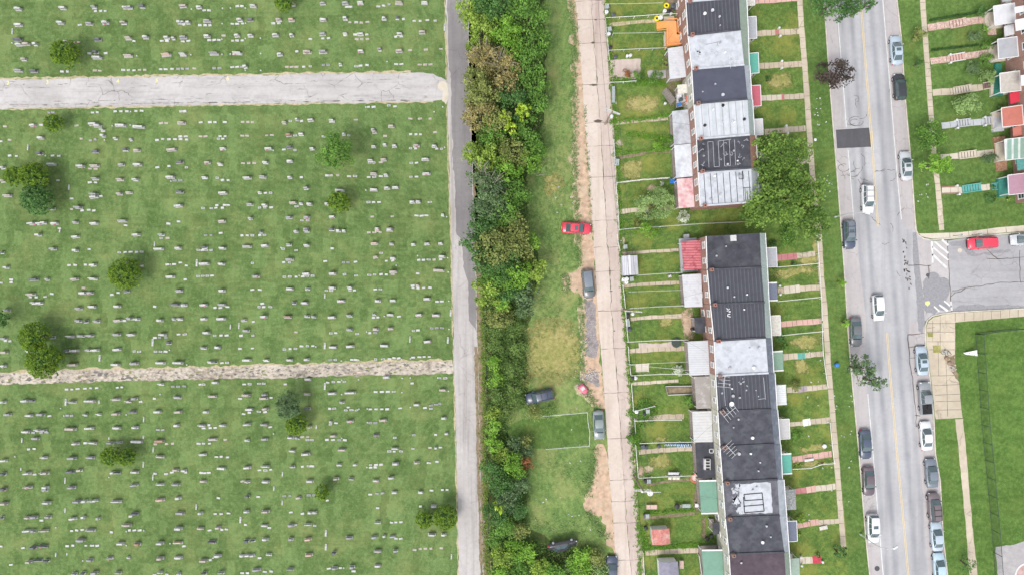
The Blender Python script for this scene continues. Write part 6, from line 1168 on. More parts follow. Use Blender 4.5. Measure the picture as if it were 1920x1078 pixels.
fence([(906,560),(910,640),(912,700),(911,780),(912,860),(915,930),(916,1000),(919,1100)], 'long dark wire fence between service lane and thicket', 1.2, M_drk, .03, 3, wire=M_drk)
fence([(918,795),(919,850)], 'short pale wire fence length inside the thicket', 1.1)
fence([(1018,780),(1068,776),(1101,773),(1103,795),(1106,810),(1105,836),(1060,839),(1024,842)], 'pale railed fence round the small lawn beside the parked saloon', 1.1, M_rail, .04)
FN = [([(1135,34),(1190,31),(1244,27),(1270,26)],'topmost cross fence of the rear yards'),([(1135,34),(1137,60),(1141,94),(1143,112)],'alley side fence of the yard with the orange deck'),([(1141,95),(1200,92),(1250,90)],'cross fence just below the orange deck'),
 ([(1143,155),(1170,154),(1193,152)],'short cross fence under the concrete yard'),([(1151,262),(1152,280),(1153,305),(1155,343)],'alley side fence beside the rubble square'),([(1155,343),(1200,338),(1253,334)],'cross fence above the blue tarpaulin'),
 ([(1155,343),(1158,380),(1161,430),(1158,440),(1159,455),(1163,470)],'bowed alley side fence beside the feathery tree'),([(1161,431),(1190,428),(1240,425),(1310,420),(1400,416)],'long cross fence in the gap between the two house rows'),([(1197,516),(1240,513),(1280,511)],'cross fence below the grey shed roof'),
 ([(1168,535),(1171,560),(1173,580)],'alley side fence above the cross armed pole'),([(1173,583),(1176,620),(1178,641)],'alley side fence below the cross armed pole'),([(1182,578),(1230,575),(1283,573)],'cross fence level with the cross armed pole'),([(1177,641),(1230,638),(1290,637)],'cross fence above the concrete slab yard'),
 ([(1178,650),(1180,675),(1183,704)],'alley side fence beside the white square pad'),([(1183,704),(1240,701),(1292,701)],'cross fence above the raised garden bed'),([(1184,720),(1188,770)],'alley side fence beside the raised garden bed'),([(1190,771),(1208,766),(1228,761)],'short bent cross fence above the brown path'),([(1190,789),(1240,787),(1278,787)],'cross fence just under the brown path'),
 ([(1190,785),(1192,812)],'short alley side fence beside the overhanging bush'),([(1200,831),(1250,829),(1303,828)],'cross fence behind the blue and white lattice'),([(1192,835),(1195,870),(1197,896)],'white alley side fence beside the tan sandy pad'),([(1197,896),(1250,893),(1307,891)],'white cross fence beside the white garden bench'),
 ([(1206,1036),(1208,1078),(1210,1100)],'alley side fence beside the bottom grey playhouse'),([(1311,1042),(1316,1078)],'short fence before the lower green porch roof')]
for L, l in FN: fence(L, l, 1.1, M_railw if 'white' in l or random.random() < .5 else M_rail, .045)
for L, l in [([(1457,501),(1495,498),(1535,494)],'front yard cross fence below the maroon path'),([(1459,565),(1500,561),(1540,557)],'front yard cross fence below the slate porch'),([(1463,629),(1500,625),(1543,621)],'front yard cross fence below the pink brick path'),([(1486,879),(1520,877),(1540,870),(1565,868)],'front yard cross fence below the pink path'),
  ([(1533,452),(1536,500),(1540,560),(1541,600)],'upper front fence along the left pavement'),([(1541,606),(1543,660),(1548,700),(1552,725)],'middle front fence along the left pavement'),([(1556,792),(1560,835),(1564,868)],'lower front fence along the left pavement')]:
    fence(L, l, .9, M_railw, .05, z0=.12, group='low white front yard fences')
for L, l in [([(1844,627),(1849,700),(1856,800),(1866,900),(1875,1000),(1881,1085)],'tall dark chain link fence beside the lower right pavement'),([(1844,627),(1870,622),(1922,617)],'tall dark chain link fence along the side street')]:
    fence(L, l, 2.2, M_drk, .045, 3.2, z0=.12, group='tall fences round the play field', wire=M_drk, ws=.16, rail2=True)
# ---------------------------------------------------------------- street lamps, utility poles, signs
M_pole = simple('lamp_metal', (.62,.63,.64), .45, .4, .06); M_lens = simple('lamp_lens', (.82,.82,.80), .3, .5)
def lamp(bx, by, hx, hy, label):
    B = Vector(W(bx,by,0)); Hh = Vector(W(hx,hy,8.6)); e = empty('street_lamp', tuple(B), label=label, cat='street lamp', group='curved arm street lamps'); d = Hh-B; d.z = 0; u = d.normalized(); L = d.length
    MB().tube([(0,0,.1),(0,0,.6),(0,0,.62),(0,0,5.2)], [.14,.14,.09,.07], 8).build('pole', M_pole, e)
    MB().tube([(0,0,5.15),(u.x*.15,u.y*.15,6.4),(u.x*L*.35,u.y*L*.35,7.8),(u.x*L*.7,u.y*L*.7,8.4),(u.x*(L-.3),u.y*(L-.3),8.6)], [.07,.06,.05,.045,.045], 7).build('arm', M_pole, e)
    m = MB().box((u.x*L,u.y*L,8.62), (.85,.34,.16), math.atan2(u.y,u.x), taper=.8); hd = m.build('lamp_head', M_pole, e); MB().box((u.x*L,u.y*L,8.53),(.5,.24,.05),math.atan2(u.y,u.x)).build('lens', M_lens, hd)
lamp(1565,407,1627,400,'upper street lamp reaching over the street beside the big leafy tree'); lamp(1612,1000,1679,1026,'lower street lamp with its arm over the street near the bottom')
M_timb = simple('pole_timber', (.33,.27,.22), .95, .05, .25, 5); M_cab = simple('cable', (.05,.05,.055), .6); M_ins = simple('insulator', (.55,.56,.58), .4, .5)
TOPS = []
def upole(tx, ty, h, ang, label, arms=2, drum=True):
    T = Vector(W(tx,ty,h)); e = empty('utility_pole', (T.x,T.y,0), label=label, cat='utility pole', group='timber utility poles along the alley')
    MB().tube([(0,0,-.2),(0,0,h*.5),(0,0,h)], [.17,.15,.11], 8).build('pole', M_timb, e)
    for i in range(arms):
        z = h-.25-.75*i; a = ang+(.05 if i else 0); L = 1.25
        c = MB().beam((-L*math.cos(a),-L*math.sin(a),z),(L*math.cos(a),L*math.sin(a),z),.13,.13).build('cross_arm', S_MAT['w'], e)
        m = MB(); [m.lathe([(.05,0),(.07,.06),(.03,.16)],(t*L*math.cos(a),t*L*math.sin(a),z+.06),6) for t in (-.9,-.5,.5,.9)]; m.build('insulator', M_ins, c)
    if drum: MB().lathe([(.25,0),(.26,.05),(.26,.75),(.2,.8)], (.1,-.42,h-2.4), 10).build('transformer', M_pole, e)
    TOPS.append(Vector((T.x,T.y,h-.25)))
TOPS.append(Vector(W(1128,-90,9))); 
upole(1149,208,9.0,R(-22),'timber pole with pale cross arms beside the yellowish yard'); upole(1189,584,9.5,R(-4),'timber pole with double cross arm where two yards meet the alley'); upole(1207,921,9.0,R(-2),'timber pole with a white drum near the bottom of the alley')
TOPS.append(Vector(W(1235,1180,9)))
for k, off in enumerate((-.9,.0,.9)):
    for i in range(len(TOPS)-1):
        a, b = TOPS[i], TOPS[i+1]; pts = []
        for j in range(13): t = j/12; p = a.lerp(b, t); pts.append((p.x+off, p.y, p.z+.1-1.2*4*t*(1-t)))
        tag(MB().tube(pts, .018, 4).build('overhead_cable', M_cab), f"{['left','middle','right'][k]} overhead cable, {nth(i+1)} span down the alley", 'cable', 'thin overhead cables above the yards')
for i,(k,tx,ty) in enumerate([(1,1290,178),(1,1297,235),(1,1262,62),(2,1318,548),(2,1322,600),(2,1325,660),(2,1312,470),(3,1352,935),(3,1358,1010),(3,1345,850),(3,1342,790)]):
    a=TOPS[k]; b=Vector(W(tx,ty,6.2)); pts=[]
    for j in range(9): t=j/8; p=a.lerp(b,t); pts.append((p.x,p.y,p.z-.6*4*t*(1-t)))
    tag(MB().tube(pts,.012,4).build('service_cable',M_cab),f"thin service cable to the rear eave, {nth(i+1)} of those fanning from the alley poles",'cable','service cables from pole to house')
def sign(bx, by, label, tx, ty, h=2.6):
    B = Vector(W(bx,by,0)); e = empty('sign_post', (B.x,B.y,.12), label=label, cat='sign post', group='slim sign posts at the junction')
    MB().tube([(0,0,-.05),(0,0,h)], .04, 6).build('post', M_drk, e); MB().box((0,.0,h-.25),(.04,.5,.6)).build('sign_plate', M_pole, e)
sign(1786,443,'slim dark sign post on the pavement above the side street, nearer the corner',0,0); sign(1821,441,'slim dark sign post above the side street, left of the red minivan roof',0,0)
e = empty('sign_post', (*W(1757,623)[:2],.12), label='white leaning sign post on the lower corner pavement', cat='sign post', group='slim sign posts at the junction')
MB().tube([(0,0,-.05),(.15,0,2.2)], .05, 6).build('post', M_railw, e); MB().box((.15,0,2.1),(.5,.06,.45)).build('sign_plate', M_railw, e)
# ---------------------------------------------------------------- bins and yard things
BC = {'black': simple('black_bin_plastic',(.03,.03,.035),.5,.4), 'white': simple('white_bin_plastic',(.72,.72,.74),.6,.3), 'grey': simple('grey_green_bin',(.33,.38,.37),.6,.3), 'dark': simple('dark_bin',(.08,.09,.11),.5,.4), 'blue': simple('blue_bin',(.05,.2,.55),.5,.4), 'brown': simple('brown_bin',(.3,.22,.16),.7)}
def binr(x, y, c, label, r=.3):
    e = empty('trash_can', (*W(x,y,.5)[:2], .0), label=label, cat='trash can', group='trash cans in the rear yards')
    MB().lathe([(r*.8,0),(r*.86,.3),(r*.95,.72),(r,.75)], n=14).build('can', BC[c], e); l = MB().lathe([(r*1.06,.75),(r*1.05,.8),(r*.6,.87),(.05,.89)], n=14).build('lid', BC[c], e); MB().beam((-.08,0,.91),(.08,0,.91),.03).build('handle', M_black, l)
def binw(x, y, c, label):
    e = empty('wheeled_bin', (*W(x,y,.6)[:2], .0), R(random.uniform(-15,15)), label=label, cat='wheeled bin', group='wheeled bins in the rear yards')
    MB().box((0,0,.5),(.5,.55,.9),taper=1.15).build('bin_body', BC[c], e); MB().box((0,0,.99),(.64,.7,.08),taper=.9).build('lid', BC[c], e); MB().beam((-.28,.38,.9),(.28,.38,.9),.04).build('handle', M_black, e)
    for s in (-.25,.25): MB().tube([(s-.03,.3,.1),(s+.03,.3,.1)], .11, 8).build('wheel', M_tyre, e)
for a in [(1137,24,'white','white lidded can under the grey bin at the very top'),(1150,29,'dark','small dark can above the topmost yard fence'),(1141,65,'white','pale can below the grey square bin by the deck yard'),(1144,90,'black','black can in the lower corner of the deck yard'),(1153,108,'dark','dark can above the concrete yard'),
   (1246,22,'white','white can in front of the black cans by the top house'),(1254,23,'black','black can beside the white one by the top house',.36),(1262,13,'dark','dark can highest in the group by the top house',.36),(1268,17,'dark','dark can rightmost in the group by the top house',.34),(1258,27,'white','small white can lowest in the group by the top house',.2),
   (1176,106,'white','left white bucket above the concrete yard',.22),(1182,105,'white','right white bucket above the concrete yard',.24),(1247,195,'white','white bucket at the foot of the timber stairs',.2),(1157,308,'grey','lower grey can beside the third fence gate'),(1169,524,'white','left white can under the shed roof'),(1175,523,'white','right white can under the shed roof'),(1174,529,'white','front white can under the shed roof'),
   (1177,591,'black','black can beneath the double cross armed pole'),(1177,613,'black','black can below the grey bins by the pole'),(1180,618,'dark','small dark can lowest below the pole'),(1187,708,'black','black can beside the white lid near the raised bed'),(1191,708,'white','white lidded can near the raised bed'),(1193,771,'white','white lidded can above the brown path'),(1208,775,'black','black can on the brown path yard'),
   (1235,836,'dark','single small dark can beside the lattice'),(1212,838,'dark','dark can right of the blue grey bin'),(1210,901,'black','black can left of the big grey bin'),(1209,966,'dark','dark can beside the grey bin near the bottom yard'),(1211,989,'black','black can hidden in weeds beside the red shed'),(1326,1009,'black','left black can on the brown patio'),(1334,1004,'black','right black can on the brown patio'),(1298,617,'black','black can beside the tan patio')]:
    binr(*a)
for a in [(1138,14,'grey','grey green square bin at the very top of the alley fence'),(1143,56,'grey','grey green square bin in the deck yard'),(1157,303,'grey','upper grey bin beside the plain lawn yard'),(1184,523,'grey','grey box bin right of the white cans'),(1176,601,'grey','upper grey bin under the cross armed pole'),(1177,608,'grey','lower grey bin under the cross armed pole'),(1214,770,'grey','grey bin behind the black can on the brown path yard'),
   (1205,837,'dark','blue grey bin beside the blue white lattice'),(1216,901,'grey','big grey green bin next to the bottom cross armed pole'),(1213,966,'grey','grey green bin above the lower dirt path'),(1172,463,'grey','grey bin tilted beside the bowed fence')]:
    binw(*a)
def boxthing(name, x, y, d, z, mat, label, cat, rz=0, legs=True, group=None, h=None):
    e = empty(name, (*W(x,y,z)[:2],0), rz, label=label, cat=cat, group=group); MB().box((0,0,z),(d[0],d[1],d[2])).build('top', mat, e)
    if legs:
        for i in (-1,1):
            for j in (-1,1): MB().box((i*d[0]*.42,j*d[1]*.4,z/2-d[2]/4),(.06,.06,z-d[2]/2)).build('leg', mat, e)
    return e
e = boxthing('garden_bench',1263,887,(1.7,.45,.06),.45,BC['white'],'long white garden bench beside the white cross fence','bench'); MB().box((0,.24,.75),(1.7,.06,.4)).build('backrest',BC['white'],e)
for x,l in ((1256,'left'),(1264,'middle'),(1271,'right')):
    e = boxthing('garden_chair',x,896,(.5,.5,.06),.42,simple('cream_plastic',(.7,.66,.5),.6),f'cream plastic garden chair, {l} of three below the white fence','chair',group='cream chairs in a row'); MB().box((0,.24,.7),(.5,.06,.5)).build('backrest',BC['white'],e)
boxthing('garden_table',1222,950,(1.7,.7,.07),.7,S_MAT['p'],'long pinkish table at the alley end of the pole yard','table'); boxthing('garden_table',1287,948,(1.3,.6,.06),.7,BC['grey'],'grey table beside the round black grill','table')
e = boxthing('garden_chair',1306,947,(.5,.6,.06),.42,BC['white'],'white folding chair beside the sea green porch','chair'); MB().box((.22,0,.7),(.06,.6,.5)).build('backrest',BC['white'],e)
e = empty('grill', (*W(1269,948,.6)[:2],0), label='round black grill left of the grey garden table', cat='grill'); MB().lathe([(.1,.5),(.42,.65),(.45,.8),(.35,.95),(.05,1.0)],n=14).build('bowl',BC['black'],e)
for k in range(3): a=k*2.1; MB().tube([(.15*math.cos(a),.15*math.sin(a),.6),(.38*math.cos(a),.38*math.sin(a),0)],.025,5).build('leg',BC['black'],e)
MB().box((.6,0,.75),(.4,.4,.04)).build('side_shelf',M_wood,e)
# round things
e = empty('paddling_pool', (*W(1303,896,.2)[:2],0), label='round orange red tub at the corner of the black rear roof', cat='tub'); MB().lathe([(.62,0),(.75,.35),(.72,.4),(.55,.35),(.5,.12)],n=20).build('tub_wall',simple('orange_red_plastic',(.68,.2,.12),.5),e); MB().lathe([(.5,.1),(.5,.2)],n=20).build('filling',simple('pale_tub_filling',(.7,.55,.5)),e)
for x,y,l in ((1250,11,'yellow ring shaped planter by the cans of the top house'),(1232,35,'yellow ring shaped planter at the head of the orange stairs')):
    e = empty('ring_planter', (*W(x,y,.2)[:2],0), label=l, cat='planter', group='yellow planters'); m = MB(); n=20
    for k in range(n):
        a=2*math.pi*k/n
        for q in range(8): b=2*math.pi*q/8; m.v.append(((.33+.14*math.cos(b))*math.cos(a),(.33+.14*math.cos(b))*math.sin(a),.16+.14*math.sin(b)))
    for k in range(n):
        for q in range(8): m.f.append((k*8+q,((k+1)%n)*8+q,((k+1)%n)*8+(q+1)%8,k*8+(q+1)%8)); m.m.append(0)
    m.build('ring',simple('yellow_plastic',(.82,.68,.02),.4),e,smooth=True); MB().lathe([(.22,.02),(.2,.12),(.05,.18)],n=10).build('soil',M_tar,e)
MB_t = MB().lathe([(.35,0),(.4,.35),(.3,.42)],n=12); tag(MB_t.build('plant_tub', BC['white'], loc=W(1238,35)), 'small white tub beside the lower yellow ring', 'tub')
e = empty('paddling_pool', (*W(1268,642,.2)[:2],0), label='dark oval trampoline at the edge of the concrete yard', cat='trampoline'); m = MB().lathe([(.75,.25),(.8,.3),(.75,.35)],n=20); m.build('frame',M_drk,e); MB().lathe([(.7,.28),(.7,.31)],n=20).build('mat',BC['black'],e)
e.name = 'trampoline'
for k in range(5): a=k*1.257; MB().tube([(.7*math.cos(a),.7*math.sin(a),.3),(.7*math.cos(a),.7*math.sin(a),0)],.03,5).build('leg',M_drk,e)
e = empty('satellite_dish', (*W(1219,924,2.4)[:2],0), label='white dish beside the bottom cross armed pole', cat='dish'); MB().lathe([(.05,2.25),(.3,2.3),(.45,2.42),(.46,2.44)],n=16).build('dish',BC['white'],e); MB().tube([(0,0,0),(0,0,2.25)],.04,6).build('mast',M_pole,e); MB().beam((0,0,2.3),(.3,.2,2.7),.03).build('feed_arm',M_pole,e)
e = empty('clothes_line', (*W(1222,922,2)[:2],0), label='white clothes line bar across the bottom pole yard', cat='clothes line'); MB().tube([(-1.5,0,2),(1.5,0,2)],.05,6).build('bar',M_railw,e); MB().tube([(-.3,0,0),(-.3,0,2)],.05,6).build('post',M_railw,e)
for x0,y0,x1,y1,l in ((1182,547,1278,544,'clothes line over the lawn beside the white ribbed porch'),(1180,683,1290,678,'upper clothes line over the white square pad'),(1183,684,1293,694,'lower clothes line over the white square pad'),(1150,63,1243,61,'clothes line over the deck yard'),(1136,8,1243,6,'topmost clothes line over the first yard')):
    A,B = Vector(W(x0,y0,2)),Vector(W(x1,y1,2)); e = empty('clothes_line', (A.x,A.y,0), label=l, cat='clothes line', group='clothes lines in the rear yards'); d=B-A
    MB().tube([(0,0,2),(d.x*.5,d.y*.5,1.9),(d.x,d.y,2)],.022,4).build('line',M_railw,e); MB().tube([(0,0,0),(0,0,2.05)],.05,6).build('post',M_rail,e)
# orange deck with stairs
OD = [(1250,40),(1268,40),(1269,65),(1281,66),(1282,85),(1249,88)]; zo=1.6
e = empty('wooden_deck', W(1262,65), label='bright orange stained wooden deck with stairs behind the streaked black roof', cat='deck'); 
part(MB().prism([W(*p,zo)[:2] for p in OD],zo-.12,zo),'deck_floor',stripe_mat('orange_boards',(.80,.33,.12),(.88,.42,.17),1.8,1,.7),e)
m=MB(); 
for a,b in ((OD[0],OD[1]),(OD[1],OD[2]),(OD[2],OD[3]),(OD[5],OD[4]),((1249,58),OD[5]),(OD[3],OD[4])):
    A,B=Vector(W(*a,zo)),Vector(W(*b,zo)); m.beam(A+Vector((0,0,.95)),B+Vector((0,0,.95)),.12,.06); n=max(2,int((B-A).length/.3))
    for k in range(n+1): q=A.lerp(B,k/n); m.box((q.x,q.y,zo+.45),(.05,.05,.9))
part(m,'railing',RP['orange'],e)
for p in ((1250,41),(1250,87),(1267,41),(1281,84)): q=W(*p,zo); part(MB().box((q[0],q[1],zo/2-.1),(.14,.14,zo)),'post',RP['orange'],e)
m=MB()
for k in range(8): q=W(1232+2.1*k+1,49-.3*k,.2+k*.17); m.box((q[0],q[1],.15+k*.18),(.3,1.15,.06))
part(m,'stairs',RP['orange'],e); m=MB()
for s in (-9,9): m.beam(Vector(W(1232,50+s*.85,1.1)),Vector(W(1250,48+s*.85,zo+.9)),.1,.08)
part(m,'stair_rail',RP['orange'],e)
# timber stairs, red hut roof and clutter by the navy roofed house
e = empty('wooden_stairs', W(1255,182), label='weathered timber stairs climbing to the cluttered porch', cat='stairs'); m=MB()
for k in range(9): q=W(1246+k*1.9,170+k*2.6,.2+k*.18); m.box((q[0],q[1],.2+k*.18),(.28,1.0,.05),R(-50))
part(m,'treads',M_wood,e); m=MB()
for dx,dy in ((-5,4),(6,-3)): m.beam(Vector(W(1246+dx,170+dy,.9)),Vector(W(1263+dx,194+dy,2.5)),.09,.06)
part(m,'handrail',M_wood,e)
e = empty('porch_deck', W(1275,190), label='small white porch deck crowded with boxes beside a red panel roof', cat='deck'); part(MB().prism([W(*p,1.6)[:2] for p in [(1268,176),(1284,176),(1298,196),(1268,202)]],1.45,1.6),'deck_floor',RP['white'],e)
for p in ((1269,177),(1269,201),(1290,199)): q=W(*p,1.5); part(MB().box((q[0],q[1],.7),(.12,.12,1.5)),'post',M_wood,e)
m=MB()
for a,b in (((1268,176),(1268,202)),((1268,202),(1298,197))): m.beam(Vector(W(*a,2.5)),Vector(W(*b,2.5)),.08,.06)
part(m,'railing',M_wood,e)
e = empty('panel_roof', W(1291,187), label='small red panel roof over the cluttered porch door', cat='canopy'); part(MB().prism([W(*p,3)[:2] for p in [(1285,181),(1297,179),(1298,191),(1286,193)]],2.95,3.05),'panel',C_re,e); 
for p in ((1286,182),(1287,192)): q=W(*p,3); part(MB().box((q[0],q[1],2.3),(.08,.08,1.3)),'post',M_trim,e)
for x,y,d,c,l in ((1274,181,(.6,.5,.4),'white','white box on the cluttered porch deck'),(1276,188,(.6,.4,.5),'dark','dark box in the middle of the cluttered porch'),(1273,197,(.7,.5,.4),'blue','blue crate on the cluttered porch deck'),(1282,196,(.5,.5,.4),'brown','brown box beside the blue crate'),(1277,182,(.35,.35,.35),'black','small black box beside the white box')):
    q=W(x,y,1.8); mm=MB().box((0,0,d[2]/2),d,.2,taper=.95).box((0,0,d[2]+.02),(d[0]*1.04,d[1]*1.04,.05),.2); tag(mm.build('storage_box',BC[c],loc=(q[0],q[1],1.6)),l,'box','boxes on the cluttered porch')
# sheds
def shed(poly, h, mat, label, wallm, ridge=True):
    P=[W(*p,h)[:2] for p in poly]; c=sum((Vector(p) for p in P),Vector((0,0)))/4; e=empty('garden_shed',(c.x,c.y,0),label=label,cat='shed'); part(MB().prism(shrink(P,.2),0,h-.02),'wall',wallm,e)
    a=[Vector(p) for p in P]; m=MB(); r0=(a[0]+a[1])/2; r1=(a[3]+a[2])/2; zr=h+.3
    V=[(*a[0],h),(*r0,zr),(*r1,zr),(*a[3],h),(*a[1],h),(*a[2],h)]; V2=[(x,y,z-.08) for x,y,z in V]; m.add(V+V2,[(0,3,2,1),(1,2,5,4),(6,7,8,9),(7,10,11,8),(0,1,7,6),(1,4,10,7),(3,9,8,2),(2,8,11,5),(0,6,9,3),(4,5,11,10)]); ro=part(m,'roof',mat,e)
    q=(a[2]+a[3])/2; part(MB().box((q.x,q.y+.17,h*.45),(.8,.06,h*.8)),'door',M_wood,e); return e,ro
shed([(1165.5,480),(1195,479),(1197,515),(1167,517)],2.2,stripe_mat('grey_corrugated',(.42,.42,.46),(.55,.55,.59),1.1,0,.5,(.3,.7)),'grey corrugated shed roof with a pale strip beside the alley',RP['grey'])[0]
q=W(1181,497,2.6); tag(MB().box((q[0],q[1],2.56),(.35,3.1,.05),R(3)).build('roof_strip',RP['white']),'white strip lying along the ridge of the grey shed','panel')
shed([(1221,992),(1255,990),(1257,1019),(1223,1021)],2.1,simple('rusty_red_roof',(.50,.2,.17),.85,.15,.25,3,stain=(.60,.42,.38),ss=1.2),'rusty red garden shed in a weedy yard near the bottom',simple('shed_wall',(.6,.6,.58)))
shed([(1235,1053),(1271,1052),(1274,1092),(1238,1093)],2.3,simple('grey_playhouse_roof',(.24,.235,.29),.8,.2,.12,2),'grey roofed playhouse with white edges cut by the bottom edge',M_trim)
boxthing('garden_table',1278,1058,(.7,1.3,.06),.7,S_MAT['p'],'narrow pinkish table against the playhouse wall','table')
# raised bed, lattice, tarpaulin, planter, steps
e=empty('raised_bed',W(1274,732),label='raised garden bed with pale rails beside the grey weathered porch',cat='garden bed'); 
for a,b in (((1248,724),(1299,723)),((1252,740),(1300,738))): part(MB().beam(Vector(W(*a,.4)),Vector(W(*b,.4)),.12,.3),'side_rail',RP['lgrey'],e)
part(MB().beam(Vector(W(1248,724,.4)),Vector(W(1252,740,.4)),.12,.3),'end_board',M_wood,e); part(MB().prism([W(*p,.2)[:2] for p in [(1250,726),(1298,725),(1299,737),(1253,738)]],0,.2),'soil',M_mud,e)
e=empty('lattice_panel',W(1272,835),label='blue and white lattice panels leaning on the cross fence',cat='lattice'); m=MB(); m2=MB()
for k in range(24): a=W(1247+k*2.05,832,.5); b=W(1249.2+k*2.05,838 if k>10 else 835.5,.2); (m if k%2 else m2).beam(Vector(a),Vector(b),.07,.03); (m2 if k%3 else m).beam(Vector((b[0]-.2,a[1],.5)),Vector((a[0],b[1],.2)),.06,.03)
part(m,'white_slats',M_railw,e); part(m2,'blue_slats',BC['blue'],e)
m=MB(); vs=[]; n=6
for i in range(n):
    for j in range(n): q=W(1256+i*2.4,336+j*1.8,.5); vs.append((q[0],q[1],.45+.12*math.sin(i*1.9+j)+.05*j))
m.add(vs,[(i*n+j,i*n+j+1,(i+1)*n+j+1,(i+1)*n+j) for i in range(n-1) for j in range(n-1)]); tag(m.build('tarpaulin',simple('blue_tarpaulin',(.04,.2,.62),.5,.4)),'crumpled blue tarpaulin at the joint of silver and faded red roofs','tarpaulin')
boxthing('storage_trough',1150,178,(.45,2.6,.5),.5,BC['grey'],'long grey trough beside the alley at the yellowish yard','trough',legs=False)
tag(MB().box((0,0,.3),(.5,.45,.6),.3,taper=.9).box((0,0,.62),(.3,.3,.08),.3).build('toy_box',S_MAT['w'],loc=(*W(1255,518)[:2],0)),'white and tan toy box on the lawn below the shed','toy')
tag(MB().lathe([(.3,0),(.36,.3),(.28,.38)],n=14).build('garden_stool',BC['white'],loc=(*W(1544,835)[:2],.12)),'large white round stool on the front lawn above the pink path','stool')
tag(MB().lathe([(.3,0),(.32,.7),(.2,.8)],n=12).build('barrel',BC['blue'],loc=(*W(1566,683)[:2],.12)),'blue barrel on the verge beside the left pavement','barrel')
tag(MB().lathe([(.22,.0),(.24,.02)],n=14).build('access_cover',BC['white'],loc=(*W(1528,263)[:2],.13)),'white round cover set in the verge beside the pavement','cover')
for x,y,a,l in ((1517,862,8,'pale bench beside the pink path'),):
    if l: e=boxthing('garden_bench',x,y,(1.5,.4,.06),.4,RP['white'],l,'bench',R(a))
e=boxthing('garden_bench',1552-8,990-1,(1.3,.6,.06),.4,RP['cream'],'cream bench below the pink step of the slate blue porch','bench',R(12))
# litter on the verge
g=random.Random(4)
lit=MB()
for (x0,y0,x1,y1,n) in ((1525,180,1550,240,12),(1512,640,1600,1000,22),(1560,730,1600,830,12),(1440,0,1500,180,6),(1720,340,1740,380,8),(1545,330,1560,370,7),(1060,600,1090,900,10),(1000,930,1120,1000,12),(1040,350,1080,400,8),(1110,120,1116,300,10),(1150,200,1156,300,14),(906,950,912,1010,26)):
    for _ in range(n):
        q=W(g.uniform(x0,x1),g.uniform(y0,y1)); lit.box((q[0],q[1],(.16 if x0>1500 else .06)),(g.uniform(.1,.28),g.uniform(.08,.2),.05),g.uniform(0,3))
tag(lit.build('litter',S_MAT['w']),'small pale scraps of litter scattered over verges and grass','litter',kind='stuff')
rb=MB()
for (x0,y0,s,n) in ((1102,706,9,90),(1110,700,8,60),(1087,722,5,40),(1160,270,4,30),(1212,398,6,40),(1160,455,3,30),(1098,640,4,30),(1105,740,4,20),(1784,690,5,40)):
    for _ in range(n):
        q=W(g.gauss(x0,s),g.gauss(y0,s*.7)); r=g.uniform(.06,.24); rb.box((q[0],q[1],r*.4+(.13 if x0>1500 else 0)),(r,r*g.uniform(.6,1.3),r*.8),g.uniform(0,3),taper=.6)
tag(rb.build('rubble',simple('rubble_stone',(.50,.46,.43),.9,.1,.35,8)),'loose rubble and broken stone in small heaps','rubble',kind='stuff')
# banner, bicycle, planters
e=empty('banner_sign',(*W(1818,661)[:2],.12),label='white printed banner sign standing on the grass beside the tall fence',cat='banner'); A=Vector(W(1806,661,.3)); B=Vector(W(1832,656,1.5)); C=Vector(W(1833,667,1.5)); D2=Vector(W(1810,664,.3))
m=MB().add([A,B,C,D2],[(0,1,2,3)]); m.add([v-Vector((0,0,.04)) for v in (A,B,C,D2)],[(3,2,1,0)]); part(m,'banner_cloth',BC['white'],e); m=MB()
for k in range(5): q=A.lerp(C,.3+k*.11); m.beam(q+Vector((0,.12-k*.03,.03)),q+Vector((.18,.22-k*.03,.12)),.07,.02)
part(m,'printed_marks',M_tar,e); part(MB().tube([W(1833,663,0),W(1833,663,2)],.04,6),'pole',M_rail,e)
e=empty('bicycle',(*W(1771,661)[:2],.13),R(-8),label='pale bicycle lying on the corner pavement beside the dirt patch',cat='bicycle')
for sx_ in (-.5,.5):
    m=MB(); n=16; m.tube([(sx_+.3*math.cos(2*math.pi*k/n),.3*math.sin(2*math.pi*k/n),.12+.02*k%2) for k in range(n+1)],.03,5,cap=False); w_=m.build('wheel',M_tyre,e)
m=MB(); [m.tube([a,b],.03,5) for a,b in (((-.5,0,.15),(-.1,-.1,.15)),((-.1,-.1,.15),(.35,.3,.15)),((-.5,0,.15),(-.15,.35,.15)),((-.15,.35,.15),(.35,.3,.15)),((-.1,-.1,.15),(-.15,.4,.15)),((.35,.35,.15),(.5,0,.15)))]; m.build('frame',PM['light blue'],e); MB().tube([(.25,.4,.2),(.5,.35,.2)],.03,5).build('handlebar',M_black,e); MB().box((-.18,.45,.2),(.25,.12,.08)).build('saddle',M_black,e)
for x,y,l in ((1773,671,'upper brown sack on the corner pavement'),(1778,680,'lower brown sack on the corner pavement')): tag(MB().lathe([(.3,0),(.4,.2),(.3,.4),(.08,.5)],n=10).build('sack',BC['brown'],loc=(*W(x,y)[:2],.13)),l,'sack')
tag(MB().tube([(-.9,0,.08),(.9,.3,.08)],.05,6).build('broken_branch',M_bare,loc=W(1015,330)),'pale broken branch lying on the meadow edge','branch')
e=empty('life_ring',W(1000,207),label='small maroon and white round object at the wood edge in the meadow',cat='tyre'); e.name='tyre'; m=MB(); n=16
for k in range(n):
    for q in range(6): a=2*math.pi*k/n; b=2*math.pi*q/6; m.v.append(((.33+.12*math.cos(b))*math.cos(a),(.25+.12*math.cos(b))*math.sin(a),.12+.12*math.sin(b)))
for k in range(n):
    for q in range(6): m.f.append((k*6+q,((k+1)%n)*6+q,((k+1)%n)*6+(q+1)%6,k*6+(q+1)%6)); m.m.append(0 if k%4<3 else 1)
m.build('tread',[simple('maroon_rubber',(.25,.06,.08),.7),BC['white']],e)
